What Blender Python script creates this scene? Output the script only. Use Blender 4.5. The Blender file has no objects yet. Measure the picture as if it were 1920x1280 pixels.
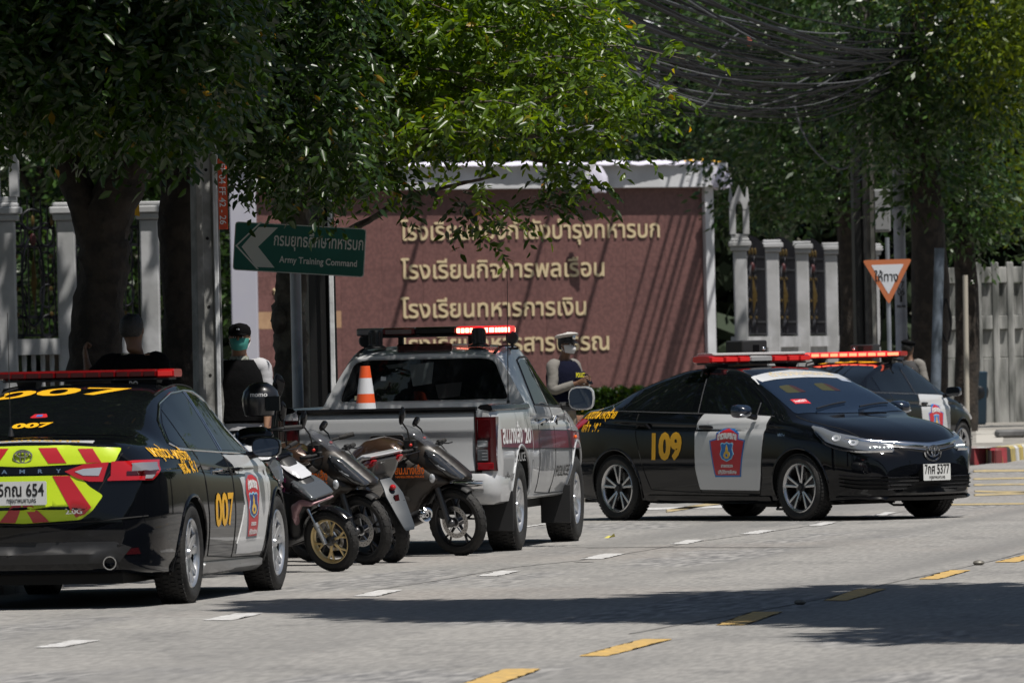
import bpy, bmesh, math, random
import numpy as np
from mathutils import Vector, Matrix
from mathutils.bvhtree import BVHTree
random.seed(7)
rng = np.random.default_rng(11)
S = bpy.context.scene
C = S.collection
PI = math.pi
R_ = math.radians

# ------------------------------------------------------------------ camera
F = 15500.0          # focal length in photo pixels (1920 wide)
H = 1.55             # camera height
HY = 680.0           # horizon row at the picture centre
ROLL = R_(1.2)
cam = bpy.data.cameras.new('camera')
camo = bpy.data.objects.new('camera', cam)
C.objects.link(camo)
cam.sensor_width = 36.0
cam.lens = F * 36.0 / 1920.0
cam.shift_y = (HY - 640.0) / 1920.0
cam.clip_start = 1.0
cam.clip_end = 3000.0
camo.matrix_world = Matrix.Translation((0, 0, H)) @ Matrix.Rotation(R_(90), 4, 'X') @ Matrix.Rotation(-ROLL, 4, 'Z')
cam.dof.use_dof = True
cam.dof.focus_distance = 66.0
cam.dof.aperture_fstop = 11.0
S.camera = camo
# ------------------------------------------------------------------ light
SUN_EL, SUN_AZ = R_(66), R_(42)        # azimuth: to the right of straight behind the camera
to_sun = Vector((math.cos(SUN_EL) * math.sin(SUN_AZ), -math.cos(SUN_EL) * math.cos(SUN_AZ), math.sin(SUN_EL)))
w = bpy.data.worlds.new('World')
S.world = w
w.use_nodes = True
nt = w.node_tree
sky = nt.nodes.new('ShaderNodeTexSky')
sky.sky_type = 'NISHITA'
sky.sun_disc = False
sky.sun_elevation = SUN_EL
sky.sun_rotation = math.atan2(to_sun.x, to_sun.y)
sky.air_density = 1.2
sky.dust_density = 1.5
bg = nt.nodes['Background']
nt.links.new(sky.outputs[0], bg.inputs[0])
bg.inputs[1].default_value = 0.05
sun = bpy.data.lights.new('sun', 'SUN')
sun.energy = 5.0
sun.angle = R_(0.55)
sun.color = (1.0, 0.955, 0.89)
suno = bpy.data.objects.new('sun', sun)
C.objects.link(suno)
suno.rotation_euler = to_sun.to_track_quat('Z', 'Y').to_euler()
S.view_settings.view_transform = 'Standard'
S.view_settings.look = 'None'
S.view_settings.exposure = 0.05
S.view_settings.gamma = 1.0
S.view_settings.use_curve_mapping = False
S.cycles.use_denoising = True
S.cycles.max_bounces = 6
S.cycles.diffuse_bounces = 3
S.cycles.glossy_bounces = 3
S.cycles.transmission_bounces = 4
S.cycles.transparent_max_bounces = 6
S.cycles.caustics_reflective = False
S.cycles.caustics_refractive = False

# ------------------------------------------------------------------ places
cr, sr = math.cos(ROLL), math.sin(ROLL)
def ray(px, py):
    dx, dy = px - 960.0, HY - py
    return (dx * cr - dy * -sr, -dx * sr + dy * cr)
def P(px, py, D):
    ux, uy = ray(px, py)
    return Vector((ux * D / F, D, H + uy * D / F))
def G(px, py, z=0.0):
    ux, uy = ray(px, py)
    D = (H - z) * F / max(1e-3, -uy)
    return Vector((ux * D / F, D, z))
def PX(px, D, z):
    """point at height z and distance D that shows in column px"""
    py = HY
    for _ in range(5):
        p = P(px, py, D)
        py -= (z - p.z) * F / D
    return P(px, py, D)
TH = math.atan2(2740.0, F)               # heading of the road, right of straight ahead
RD = Vector((math.sin(TH), math.cos(TH), 0))
RN = Vector((math.cos(TH), -math.sin(TH), 0))

# ------------------------------------------------------------------ materials
MATS = {}
def mat(name, col, rough=0.5, metal=0.0, coat=0.0, noise=None, bump=None, emit=None, spec=None, trans=None, alpha=None, cior=None):
    """noise=(scale, amount, col2) mixes a second colour; bump=(scale, strength)"""
    if name in MATS: return MATS[name]
    m = bpy.data.materials.new(name); MATS[name] = m
    m.use_nodes = True
    n = m.node_tree; b = n.nodes['Principled BSDF']
    b.inputs['Base Color'].default_value = (*col, 1)
    b.inputs['Roughness'].default_value = rough
    b.inputs['Metallic'].default_value = metal
    b.inputs['Coat Weight'].default_value = coat
    b.inputs['Coat Roughness'].default_value = 0.04
    if spec is not None: b.inputs['Specular IOR Level'].default_value = spec
    if trans is not None: b.inputs['Transmission Weight'].default_value = trans
    if cior: b.inputs['Coat IOR'].default_value = cior
    if alpha is not None: b.inputs['Alpha'].default_value = alpha
    if emit:
        b.inputs['Emission Color'].default_value = (*emit[0], 1)
        b.inputs['Emission Strength'].default_value = emit[1]
    tc = n.nodes.new('ShaderNodeTexCoord')
    if noise:
        t = n.nodes.new('ShaderNodeTexNoise'); t.inputs['Scale'].default_value = noise[0]
        t.inputs['Detail'].default_value = 6
        n.links.new(tc.outputs['Object'], t.inputs['Vector'])
        rp = n.nodes.new('ShaderNodeValToRGB')
        rp.color_ramp.elements[0].position = 0.5 - 0.5 * (1 - noise[1]) - 0.02 + 0.2
        rp.color_ramp.elements[1].position = min(0.98, 0.5 + 0.5 * (1 - noise[1]) - 0.2 + 0.04)
        rp.color_ramp.elements[0].color = (*noise[2], 1)
        rp.color_ramp.elements[1].color = (*col, 1)
        n.links.new(t.outputs['Fac'], rp.inputs[0])
        n.links.new(rp.outputs[0], b.inputs['Base Color'])
    if bump:
        t2 = n.nodes.new('ShaderNodeTexNoise'); t2.inputs['Scale'].default_value = bump[0]
        t2.inputs['Detail'].default_value = 5
        n.links.new(tc.outputs['Object'], t2.inputs['Vector'])
        bp = n.nodes.new('ShaderNodeBump'); bp.inputs['Strength'].default_value = bump[1]
        bp.inputs['Distance'].default_value = 0.02
        n.links.new(t2.outputs['Fac'], bp.inputs['Height'])
        n.links.new(bp.outputs[0], b.inputs['Normal'])
    return m

# ------------------------------------------------------------------ objects
def tag(o, label=None, cat=None, group=None, kind=None):
    if label: o['label'] = label
    if cat: o['category'] = cat
    if group: o['group'] = group
    if kind: o['kind'] = kind
    return o
def empty(name, loc=(0, 0, 0), rz=0.0, label=None, cat=None, group=None, rot=None):
    o = bpy.data.objects.new(name, None)
    C.objects.link(o)
    o.location = loc
    o.rotation_euler = rot if rot else (0, 0, rz)
    o.empty_display_size = 0.2
    return tag(o, label, cat, group)
def copy_tree(o, parent=None):
    c = o.copy(); C.objects.link(c); c.parent = parent
    for ch in [x for x in bpy.data.objects if x.parent == o and x != c]:
        copy_tree(ch, c)
    return c

class MB:
    def __init__(s): s.v = []; s.f = []; s.m = []; s.M = Matrix.Identity(4); s.mi = 0
    def add(s, vs, fs):
        b = len(s.v)
        M = s.M
        s.v += [tuple(M @ Vector(p)) for p in vs]
        s.f += [tuple(i + b for i in f) for f in fs]
        s.m += [s.mi] * len(fs)
        return s
    def box(s, lo, hi, tf=None):
        x0, y0, z0 = lo; x1, y1, z1 = hi
        vs = [(x0, y0, z0), (x1, y0, z0), (x1, y1, z0), (x0, y1, z0), (x0, y0, z1), (x1, y0, z1), (x1, y1, z1), (x0, y1, z1)]
        if tf: vs = [tf(Vector(p)) for p in vs]
        return s.add(vs, [(0, 3, 2, 1), (4, 5, 6, 7), (0, 1, 5, 4), (1, 2, 6, 5), (2, 3, 7, 6), (3, 0, 4, 7)])
    def bbox(s, lo, hi, b=0.01):
        """box with chamfered vertical and top edges"""
        x0, y0, z0 = lo; x1, y1, z1 = hi
        def ring(i, z):
            return [(x0 + i + b, y0 + i, z), (x1 - i - b, y0 + i, z), (x1 - i, y0 + i + b, z), (x1 - i, y1 - i - b, z), (x1 - i - b, y1 - i, z), (x0 + i + b, y1 - i, z), (x0 + i, y1 - i - b, z), (x0 + i, y0 + i + b, z)]
        rs = [ring(b, z0), ring(0, z0 + b), ring(0, z1 - b), ring(b, z1)]
        return s.loft(rs, cap=True)
    def loft(s, rings, cap=True, closed=True):
        n = len(rings[0]); vs = [p for r in rings for p in r]; fs = []
        for i in range(len(rings) - 1):
            for j in range(n if closed else n - 1):
                a = i * n + j; b_ = i * n + (j + 1) % n
                fs.append((a, b_, b_ + n, a + n))
        if cap and closed:
            fs.append(tuple(range(n))[::-1]); fs.append(tuple(range((len(rings) - 1) * n, len(rings) * n)))
        return s.add(vs, fs)
    def tube(s, pts, r, n=8, cap=True):
        pts = [Vector(p) for p in pts]; rs = r if isinstance(r, (list, tuple)) else [r] * len(pts)
        rings = []; up = None
        for i, p in enumerate(pts):
            d = (pts[min(i + 1, len(pts) - 1)] - pts[max(i - 1, 0)])
            if d.length < 1e-9: d = Vector((0, 0, 1))
            d.normalize()
            if up is None:
                up = Vector((0, 0, 1)) if abs(d.z) < 0.9 else Vector((1, 0, 0))
            a = d.cross(up)
            if a.length < 1e-6: a = d.cross(Vector((0, 1, 0)))
            a.normalize(); b_ = a.cross(d).normalized(); up = b_
            rings.append([p + (a * math.cos(t) + b_ * math.sin(t)) * rs[i] for t in [2 * PI * k / n for k in range(n)]])
        return s.loft(rings, cap)
    def lathe(s, prof, n=32, axis='Y', c=(0, 0, 0), a0=0.0, a1=2 * PI):
        """prof: (radius, along-axis) pairs"""
        full = abs(a1 - a0 - 2 * PI) < 1e-6; k = n if full else n + 1; vs = []; fs = []
        for (r, h) in prof:
            for i in range(k):
                t = a0 + (a1 - a0) * i / n
                x, y = r * math.cos(t), r * math.sin(t)
                vs.append({'Y': (c[0] + x, c[1] + h, c[2] + y), 'Z': (c[0] + x, c[1] + y, c[2] + h), 'X': (c[0] + h, c[1] + x, c[2] + y)}[axis])
        for i in range(len(prof) - 1):
            for j in range(n if full else n):
                a = i * k + j; b_ = i * k + (j + 1) % k
                fs.append((a, b_, b_ + k, a + k))
        return s.add(vs, fs)
    def disc(s, c, r, axis='Y', n=24):
        vs = []
        for i in range(n):
            t = 2 * PI * i / n; x, y = r * math.cos(t), r * math.sin(t)
            vs.append({'Y': (c[0] + x, c[1], c[2] + y), 'Z': (c[0] + x, c[1] + y, c[2]), 'X': (c[0], c[1] + x, c[2] + y)}[axis])
        return s.add(vs, [tuple(range(n))])
    def ball(s, c, r, n=12, m=8):
        rx, ry, rz = r if isinstance(r, (tuple, list)) else (r, r, r)
        vs = []; fs = []
        for i in range(m + 1):
            ph = PI * i / m
            for j in range(n):
                t = 2 * PI * j / n
                vs.append((c[0] + rx * math.sin(ph) * math.cos(t), c[1] + ry * math.sin(ph) * math.sin(t), c[2] + rz * math.cos(ph)))
        for i in range(m):
            for j in range(n):
                a = i * n + j; b_ = i * n + (j + 1) % n
                fs.append((a, a + n, b_ + n, b_))
        return s.add(vs, fs)
    def prism(s, poly, h0, h1, axis='Y'):
        """poly (u,v) extruded along an axis: Y -> (u, h, v), X -> (h, u, v), Z -> (u, v, h)"""
        f = {'Y': lambda u, v, h: (u, h, v), 'X': lambda u, v, h: (h, u, v), 'Z': lambda u, v, h: (u, v, h)}[axis]
        n = len(poly)
        vs = [f(u, v, h0) for u, v in poly] + [f(u, v, h1) for u, v in poly]
        return s.add(vs, [tuple(range(n)), tuple(range(2 * n - 1, n - 1, -1))] + [(i, i + n, (i + 1) % n + n, (i + 1) % n) for i in range(n)])
    def build(s, name, m, parent=None, smooth=True, bevel=0.0, sub=0, autos=40, mirror=False, weld=True):
        me = bpy.data.meshes.new(name)
        me.from_pydata(s.v, [], s.f)
        ms = m if isinstance(m, (list, tuple)) else [m]
        for x in ms: me.materials.append(x)
        if len(ms) > 1: me.polygons.foreach_set('material_index', s.m)
        o = bpy.data.objects.new(name, me); C.objects.link(o)
        bm = bmesh.new(); bm.from_mesh(me)
        if weld: bmesh.ops.remove_doubles(bm, verts=bm.verts, dist=1e-5)
        bmesh.ops.recalc_face_normals(bm, faces=bm.faces)
        if bevel > 0:
            es = [e for e in bm.edges if e.is_manifold and e.calc_face_angle(0) > R_(35)]
            bmesh.ops.bevel(bm, geom=es, offset=bevel, segments=2, affect='EDGES', profile=0.6, clamp_overlap=True)
        if smooth:
            for f in bm.faces: f.smooth = True
            for e in bm.edges:
                if not e.is_manifold or e.calc_face_angle(0) > R_(autos): e.smooth = False
        bm.to_mesh(me); bm.free()
        if mirror:
            mo = o.modifiers.new('m', 'MIRROR'); mo.use_axis = (False, True, False)
        if sub:
            mo = o.modifiers.new('s', 'SUBSURF'); mo.levels = sub; mo.render_levels = sub
        if parent: o.parent = parent
        return o

def mesh_np(name, V, Fc, m, parent=None, rnd=None, smooth=False):
    """fast mesh from arrays: V (n,3), Fc (m,k) all faces with k corners"""
    me = bpy.data.meshes.new(name)
    V = np.asarray(V, dtype=np.float32); Fc = np.asarray(Fc, dtype=np.int32); k = Fc.shape[1]
    me.vertices.add(len(V)); me.vertices.foreach_set('co', V.ravel())
    me.loops.add(Fc.size); me.loops.foreach_set('vertex_index', Fc.ravel())
    me.polygons.add(len(Fc)); me.polygons.foreach_set('loop_start', np.arange(0, Fc.size, k, dtype=np.int32))
    try: me.polygons.foreach_set('loop_total', np.full(len(Fc), k, dtype=np.int32))
    except Exception: pass
    if rnd is not None:
        a = me.attributes.new('rnd', 'FLOAT', 'FACE'); a.data.foreach_set('value', np.asarray(rnd, dtype=np.float32))
    me.materials.append(m)
    me.update(); me.validate()
    if smooth: me.polygons.foreach_set('use_smooth', np.ones(len(Fc), dtype=bool))
    o = bpy.data.objects.new(name, me); C.objects.link(o)
    if parent: o.parent = parent
    return o

# smooth 1-D tables
def pchip(tab):
    xs = np.array([p[0] for p in tab], float); ys = np.array([p[1] for p in tab], float)
    h = np.diff(xs); d = np.diff(ys) / h; m = np.zeros_like(ys)
    for i in range(1, len(xs) - 1):
        if d[i - 1] * d[i] > 0:
            w1, w2 = 2 * h[i] + h[i - 1], h[i] + 2 * h[i - 1]
            m[i] = (w1 + w2) / (w1 / d[i - 1] + w2 / d[i])
    m[0] = d[0]; m[-1] = d[-1]
    def f(x):
        x = np.clip(x, xs[0], xs[-1]); i = np.clip(np.searchsorted(xs, x) - 1, 0, len(h) - 1)
        t = (x - xs[i]) / h[i]
        return (2*t**3-3*t**2+1)*ys[i] + (t**3-2*t**2+t)*h[i]*m[i] + (-2*t**3+3*t**2)*ys[i+1] + (t**3-t**2)*h[i]*m[i+1]
    return f
def catmull(pts, n=8, closed=False):
    pts = [Vector(p) for p in pts]; out = []; L = len(pts)
    rngs = range(L) if closed else range(L - 1)
    for i in rngs:
        p0 = pts[(i - 1) % L] if (closed or i > 0) else pts[0] * 2 - pts[1]
        p1, p2 = pts[i], pts[(i + 1) % L]
        p3 = pts[(i + 2) % L] if (closed or i + 2 < L) else pts[-1] * 2 - pts[-2]
        for k in range(n):
            t = k / n
            out.append(0.5 * ((2 * p1) + (p2 - p0) * t + (2 * p0 - 5 * p1 + 4 * p2 - p3) * t * t + (3 * p1 - p0 - 3 * p2 + p3) * t ** 3))
    if not closed: out.append(pts[-1])
    return out
def smooth_poly(pts, n=5):
    return [(p.x, p.y) for p in catmull([(a, b, 0) for a, b in pts], n, closed=True)]
def round_poly(pts, r=0.02, n=3):
    out = []; L = len(pts)
    for i in range(L):
        a, b, c = Vector(pts[i - 1]), Vector(pts[i]), Vector(pts[(i + 1) % L])
        d1 = a - b; d2 = c - b; q = min(r, d1.length * .45, d2.length * .45)
        s_, e_ = b + d1.normalized() * q, b + d2.normalized() * q
        for k in range(n + 1):
            t = k / n
            v = s_ * (1 - t) ** 2 + b * 2 * t * (1 - t) + e_ * t * t
            out.append((v.x, v.y))
    return out
def grid_fill(poly, step):
    """2-D polygon -> (verts2d, faces) cut by a grid so it can follow a curved surface"""
    bm = bmesh.new()
    vs = [bm.verts.new((p[0], p[1], 0)) for p in poly]
    bm.faces.new(vs)
    bmesh.ops.triangulate(bm, faces=bm.faces[:], ngon_method='EAR_CLIP')
    return grid_cut(bm, step)
def grid_cut(bm, step):
    xs = [v.co.x for v in bm.verts]; ys = [v.co.y for v in bm.verts]
    for ax, lo, hi in ((0, min(xs), max(xs)), (1, min(ys), max(ys))):
        k = math.ceil(lo / step) * step
        while k < hi:
            co = (k, 0, 0) if ax == 0 else (0, k, 0); no = (1, 0, 0) if ax == 0 else (0, 1, 0)
            bmesh.ops.bisect_plane(bm, geom=bm.verts[:] + bm.edges[:] + bm.faces[:], dist=1e-6, plane_co=co, plane_no=no)
            k += step
    bm.verts.ensure_lookup_table(); bm.verts.index_update()
    V = [(v.co.x, v.co.y) for v in bm.verts]; Fs = [tuple(v.index for v in f.verts) for f in bm.faces]
    B = [(e.verts[0].index, e.verts[1].index) for e in bm.edges if len(e.link_faces) == 1]
    bm.free()
    return V, Fs, B

class Surf:
    """projects 2-D outlines on a body. views: L,R (u=x v=z), F,B (u=y v=z), T (u=x v=y)"""
    def __init__(s, verts, faces):
        s.b = BVHTree.FromPolygons([tuple(v) for v in verts], faces)
    def hit(s, view, u, v):
        o, d = {'L': (Vector((u, 4, v)), Vector((0, -1, 0))), 'R': (Vector((u, -4, v)), Vector((0, 1, 0))),
                'F': (Vector((9, u, v)), Vector((-1, 0, 0))), 'B': (Vector((-9, u, v)), Vector((1, 0, 0))),
                'T': (Vector((u, v, 5)), Vector((0, 0, -1)))}[view]
        p, n, i, dist = s.b.ray_cast(o, d)
        if p is None:
            if view in 'LR': q = Vector((u, 0.8 if view == 'L' else -0.8, v))
            elif view == 'F': q = Vector((3.5, u, v))
            elif view == 'B': q = Vector((-0.9, u, v))
            else: q = Vector((u, v, 1))
            p, n, i, dist = s.b.find_nearest(q)
        if n.dot(d) > 0: n = -n
        return p, n
    def patch(s, view, poly, name, m, parent, off=0.003, step=0.08, skirt=0.004):
        V, Fs, B = grid_fill(poly, step)
        return s.emit(view, V, Fs, B, name, m, parent, off, skirt)
    def emit(s, view, V, Fs, B, name, m, parent, off, skirt):
        mb = MB(); top = []; low = []
        for (u, v) in V:
            p, n = s.hit(view, u, v)
            top.append(p + n * off); low.append(p + n * (off - skirt))
        k = len(V)
        mb.add(top + low, Fs + [(a, b, b + k, a + k) for a, b in B])
        return mb.build(name, m, parent, autos=50)
    def line(s, view, pts, name, m, parent, r=0.004, off=0.0, step=0.05, closed=False, n=6):
        q = []; pts = list(pts) + ([pts[0]] if closed else [])
        for a, b in zip(pts, pts[1:]):
            L = math.hypot(b[0] - a[0], b[1] - a[1]); k = max(1, int(L / step))
            for i in range(k): q.append((a[0] + (b[0] - a[0]) * i / k, a[1] + (b[1] - a[1]) * i / k))
        q.append(pts[-1]); out = []
        for (u, v) in q:
            p, nn = s.hit(view, u, v); out.append(p + nn * off)
        if name is None: return out
        mb = MB(); mb.tube(out, r, n)
        return mb.build(name, m, parent)
    def text(s, view, body, size, at, name, m, parent, off=0.006, sx=1.0, bold=0.0, shear=0.0, align='CENTER', step=0.12, width=None, arc=0.0, warp=None):
        V, Fs = text2d(body, size, sx, bold, shear, align, width)
        fl = -1 if view in ('R', 'B') and False else 1
        out = []
        for (a, b) in V:
            if arc: b = b - arc * a * a
            u, v = a, b
            if view == 'L': u = -a          # seen from the left side x runs to the left
            if view == 'F': u = a           # from the front +y is on the right
            if view == 'B': u = -a
            if warp: u, v = warp(u, v)
            out.append((at[0] + u, at[1] + v))
        mb = MB(); top = []
        for (u, v) in out:
            p, n = s.hit(view, u, v); top.append(p + n * off)
        mb.add(top, Fs)
        return mb.build(name, m, parent, smooth=False)

_TC = {}
def text2d(body, size=1.0, sx=1.0, bold=0.0, shear=0.0, align='CENTER', width=None, extr=0.0, spacing=1.0):
    """outline of lettering as flat triangles; overlapping strokes are filled apart so they do not cancel"""
    cu = bpy.data.curves.new('lettering', 'FONT'); cu.body = body; cu.size = size; cu.align_x = 'LEFT'
    cu.shear = shear; cu.resolution_u = 3; cu.space_character = spacing
    ob = bpy.data.objects.new('lettering', cu); C.objects.link(ob)
    bpy.context.view_layer.update()
    dg = bpy.context.evaluated_depsgraph_get()
    cv = ob.evaluated_get(dg).to_curve(dg)
    loops = []
    for sp in cv.splines:
        pts = []
        if sp.type == 'BEZIER':
            bp = sp.bezier_points; n = len(bp)
            for i in range(n):
                a, b = bp[i], bp[(i + 1) % n]
                straight = a.handle_right_type == 'VECTOR' and b.handle_left_type == 'VECTOR'
                k = 1 if straight else 3
                for j in range(k):
                    t = j / k
                    q = a.co * (1-t)**3 + a.handle_right * 3*t*(1-t)**2 + b.handle_left * 3*t*t*(1-t) + b.co * t**3
                    pts.append((q.x, q.y))
        else:
            pts = [(p.co.x, p.co.y) for p in sp.points]
        cl = []
        for p in pts:
            if not cl or math.hypot(p[0]-cl[-1][0], p[1]-cl[-1][1]) > size * 1e-4: cl.append(p)
        if len(cl) > 2 and math.hypot(cl[0][0]-cl[-1][0], cl[0][1]-cl[-1][1]) < size * 1e-4: cl.pop()
        if len(cl) >= 3: loops.append(cl)
    bpy.data.objects.remove(ob); bpy.data.curves.remove(cu)
    def area(l): return 0.5 * sum(l[i-1][0] * l[i][1] - l[i][0] * l[i-1][1] for i in range(len(l)))
    def inside(p, l):
        c = False
        for i in range(len(l)):
            a, b = l[i-1], l[i]
            if (a[1] > p[1]) != (b[1] > p[1]) and p[0] < (b[0]-a[0]) * (p[1]-a[1]) / (b[1]-a[1]) + a[0]: c = not c
        return c
    if not loops: return [], []
    ar = [area(l) for l in loops]
    bb = [(min(p[0] for p in l), min(p[1] for p in l), max(p[0] for p in l), max(p[1] for p in l)) for l in loops]
    outs = []; hol = {}
    for i in range(len(loops)):
        c = [o for o in range(len(loops)) if o != i and abs(ar[o]) > abs(ar[i]) and bb[o][0] <= bb[i][0] and bb[o][2] >= bb[i][2] and bb[o][1] <= bb[i][1] and bb[o][3] >= bb[i][3]
             and all(inside(p, loops[o]) for p in loops[i][::2])]
        par = min(c, key=lambda o: abs(ar[o])) if c else None
        if par is not None and ar[par] * ar[i] < 0: hol.setdefault(par, []).append(i)
        else: outs.append(i)
    for o in outs: hol.setdefault(o, [])
    def grow(l, b):
        """moves an outline outward (b>0) along its corner normals"""
        n = len(l); sgn = 1 if area(l) > 0 else -1; out = []
        for i in range(n):
            a, p, c = l[i-1], l[i], l[(i+1) % n]
            d1 = (p[0]-a[0], p[1]-a[1]); d2 = (c[0]-p[0], c[1]-p[1])
            l1 = math.hypot(*d1) or 1; l2 = math.hypot(*d2) or 1
            nx = sgn * (d1[1]/l1 + d2[1]/l2); ny = -sgn * (d1[0]/l1 + d2[0]/l2); L = math.hypot(nx, ny) or 1
            out.append((p[0] + nx / L * b, p[1] + ny / L * b))
        return out
    V = []; Fs = []
    for o in outs:
        grp = [grow(loops[o], bold) if bold else loops[o]] + [grow(loops[h], -bold) if bold else loops[h] for h in hol[o]]
        c2 = bpy.data.curves.new('t', 'CURVE'); c2.dimensions = '2D'; c2.fill_mode = 'BOTH'
        for l in grp:
            sp = c2.splines.new('POLY'); sp.points.add(len(l) - 1)
            for k, p in enumerate(l): sp.points[k].co = (p[0], p[1], 0, 1)
            sp.use_cyclic_u = True
        o2 = bpy.data.objects.new('t', c2)
        me = o2.to_mesh(); b = len(V)
        V += [(v.co.x, v.co.y) for v in me.vertices]; Fs += [tuple(i + b for i in f.vertices) for f in me.polygons]
        o2.to_mesh_clear(); bpy.data.objects.remove(o2); bpy.data.curves.remove(c2)
    x0 = min(v[0] for v in V); x1 = max(v[0] for v in V); kx = sx
    if width: kx = width / (x1 - x0)
    off = {'CENTER': (x0 + x1) / 2, 'LEFT': x0, 'RIGHT': x1}[align]
    return [((v[0] - off) * kx, v[1]) for v in V], Fs
def flat_text(body, size, M, name, m, parent=None, thick=0.0, **kw):
    """lettering on a flat panel, M maps (x right, y up, z out) to the place"""
    V, Fs = text2d(body, size, **kw)
    # shells of touching strokes get hair-fine steps so no two faces share a plane
    comp = {}
    par = list(range(len(V)))
    def find(a):
        while par[a] != a: par[a] = par[par[a]]; a = par[a]
        return a
    for f in Fs:
        for q in f[1:]: par[find(q)] = find(f[0])
    ids = {}
    z = []
    for i in range(len(V)):
        r = find(i); ids.setdefault(r, len(ids)); z.append((ids[r] % 5) * 0.0004)
    mb = MB(); mb.M = M; n = len(V)
    top = [(V[i][0], V[i][1], thick + z[i]) for i in range(n)]
    if thick > 0:
        ec = {}
        for f in Fs:
            for i in range(len(f)):
                k = tuple(sorted((f[i], f[(i+1) % len(f)]))); ec[k] = ec.get(k, 0) + 1
        low = [(V[i][0], V[i][1], 0) for i in range(n)]
        mb.add(top + low, Fs + [(a, b, b + n, a + n) for (a, b), c in ec.items() if c == 1])
    else: mb.add(top, Fs)
    return mb.build(name, m, parent, smooth=False)
def frame(o, x, y):
    x = Vector(x).normalized(); z = x.cross(Vector(y)).normalized(); y = z.cross(x)
    return Matrix(((x.x, y.x, z.x, o[0]), (x.y, y.y, z.y, o[1]), (x.z, y.z, z.z, o[2]), (0, 0, 0, 1)))
def inflate(mb, poly, w, r=0.08, y0=0.0, e=0.004, step=0.03, side=0):
    """puffed plate: side outline (x,z), half width w reached r inside the edge; side=+1/-1 makes one cheek"""
    V, Fs, B = grid_fill(poly, step)
    n = len(poly)
    A = np.array(poly); Bn = np.roll(A, -1, axis=0); D = Bn - A; L2 = (D ** 2).sum(1) + 1e-12
    Q = np.array(V)[:, None, :]
    t = np.clip(((Q - A) * D).sum(2) / L2, 0, 1)
    dd = np.sqrt((((A + t[..., None] * D) - Q) ** 2).sum(2)).min(1)
    k = np.clip(dd / r, 0, 1); y = e + (w - e) * np.sqrt(np.clip(1 - (1 - k) ** 2, 0, 1))
    nv = len(V)
    if side == 0:
        vs = [(V[i][0], y0 + y[i], V[i][1]) for i in range(nv)] + [(V[i][0], y0 - y[i], V[i][1]) for i in range(nv)]
        mb.add(vs, Fs + [tuple(i + nv for i in f[::-1]) for f in Fs] + [(a, b, b + nv, a + nv) for a, b in B])
    else:
        vs = [(V[i][0], y0 + side * y[i], V[i][1]) for i in range(nv)] + [(V[i][0], y0, V[i][1]) for i in range(nv)]
        mb.add(vs, Fs + [tuple(i + nv for i in f[::-1]) for f in Fs] + [(a, b, b + nv, a + nv) for a, b in B])
    return mb
# ================================================================== vehicle materials
black_paint = mat('black car paint', (0.003, 0.0035, 0.005), 0.3, 0.0, 1.0, spec=0.0, cior=1.44)
silver_paint = mat('silver car paint', (0.52, 0.53, 0.54), 0.36, 0.15, 0.8)
white_film = mat('white film', (0.56, 0.57, 0.58), 0.25, 0, 0.6)
glass_dark = mat('dark tinted glass', (0.004, 0.005, 0.006), 0.03, 0.0, 0.0, spec=0.6)
glass_screen = mat('windscreen glass', (0.008, 0.015, 0.030), 0.03, 0.0, 0.0, spec=1.0)
chrome = mat('chrome', (0.75, 0.76, 0.78), 0.12, 1.0)
alloy = mat('silver alloy', (0.62, 0.63, 0.65), 0.28, 0.85)
alloy_dark = mat('dark alloy', (0.03, 0.03, 0.033), 0.35, 0.6)
alloy_cut = mat('machined alloy', (0.55, 0.55, 0.56), 0.25, 0.9)
gold_rim = mat('gold rim paint', (0.72, 0.55, 0.27), 0.35, 0.5)
rubber = mat('tyre rubber', (0.012, 0.012, 0.0125), 0.75, noise=(9, .5, (0.020, 0.019, 0.018)), bump=(60, 0.3))
black_plastic = mat('black plastic', (0.014, 0.014, 0.015), 0.5)
gloss_plastic = mat('gloss black plastic', (0.005, 0.005, 0.006), 0.15, 0, 0, spec=0.35)
underside = mat('dark underside', (0.006, 0.006, 0.006), 0.9)
seam_black = mat('seam black', (0.003, 0.003, 0.003), 0.8)
red_lens = mat('red lens', (0.42, 0.008, 0.012), 0.08, 0, 1.0)
red_lens_dark = mat('dark red lens', (0.045, 0.002, 0.003), 0.08, 0, 1.0)
clear_lens = mat('clear lens', (0.50, 0.52, 0.55), 0.10, 0.35, 1.0)
smoke_lens = mat('smoked lens', (0.10, 0.11, 0.12), 0.06, 0.3, 1.0)
led_red = mat('lit red lamp', (0.8, 0.05, 0.03), 0.2, emit=((1.0, 0.09, 0.05), 5.0))
led_hot = mat('lit red diode', (1.0, 0.3, 0.2), 0.2, emit=((1.0, 0.32, 0.2), 6.0))
led_white = mat('lit daytime lamp', (0.9, 0.9, 0.9), 0.2, emit=((0.9, 1.0, 0.95), 1.5))
bar_red = mat('red beacon dome', (0.30, 0.006, 0.008), 0.10, 0, 1.0, emit=((1.0, 0.02, 0.02), 0.06))
yellow_num = mat('yellow lettering film', (0.80, 0.42, 0.012), 0.45)
yellow_hi = mat('fluorescent yellow film', (0.50, 0.66, 0.015), 0.4, noise=None)
red_stripe = mat('red reflective film', (0.42, 0.012, 0.02), 0.35, 0, 0.4)
maroon_film = mat('maroon film', (0.16, 0.010, 0.025), 0.3, 0, 0.6)
em_red = mat('emblem red', (0.50, 0.02, 0.03), 0.4)
em_blue = mat('emblem blue', (0.02, 0.16, 0.48), 0.4)
em_navy = mat('emblem dark blue', (0.01, 0.03, 0.18), 0.4)
em_gold = mat('emblem gold', (0.70, 0.45, 0.05), 0.4)
em_white = mat('emblem lettering', (0.75, 0.75, 0.75), 0.5)
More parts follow.
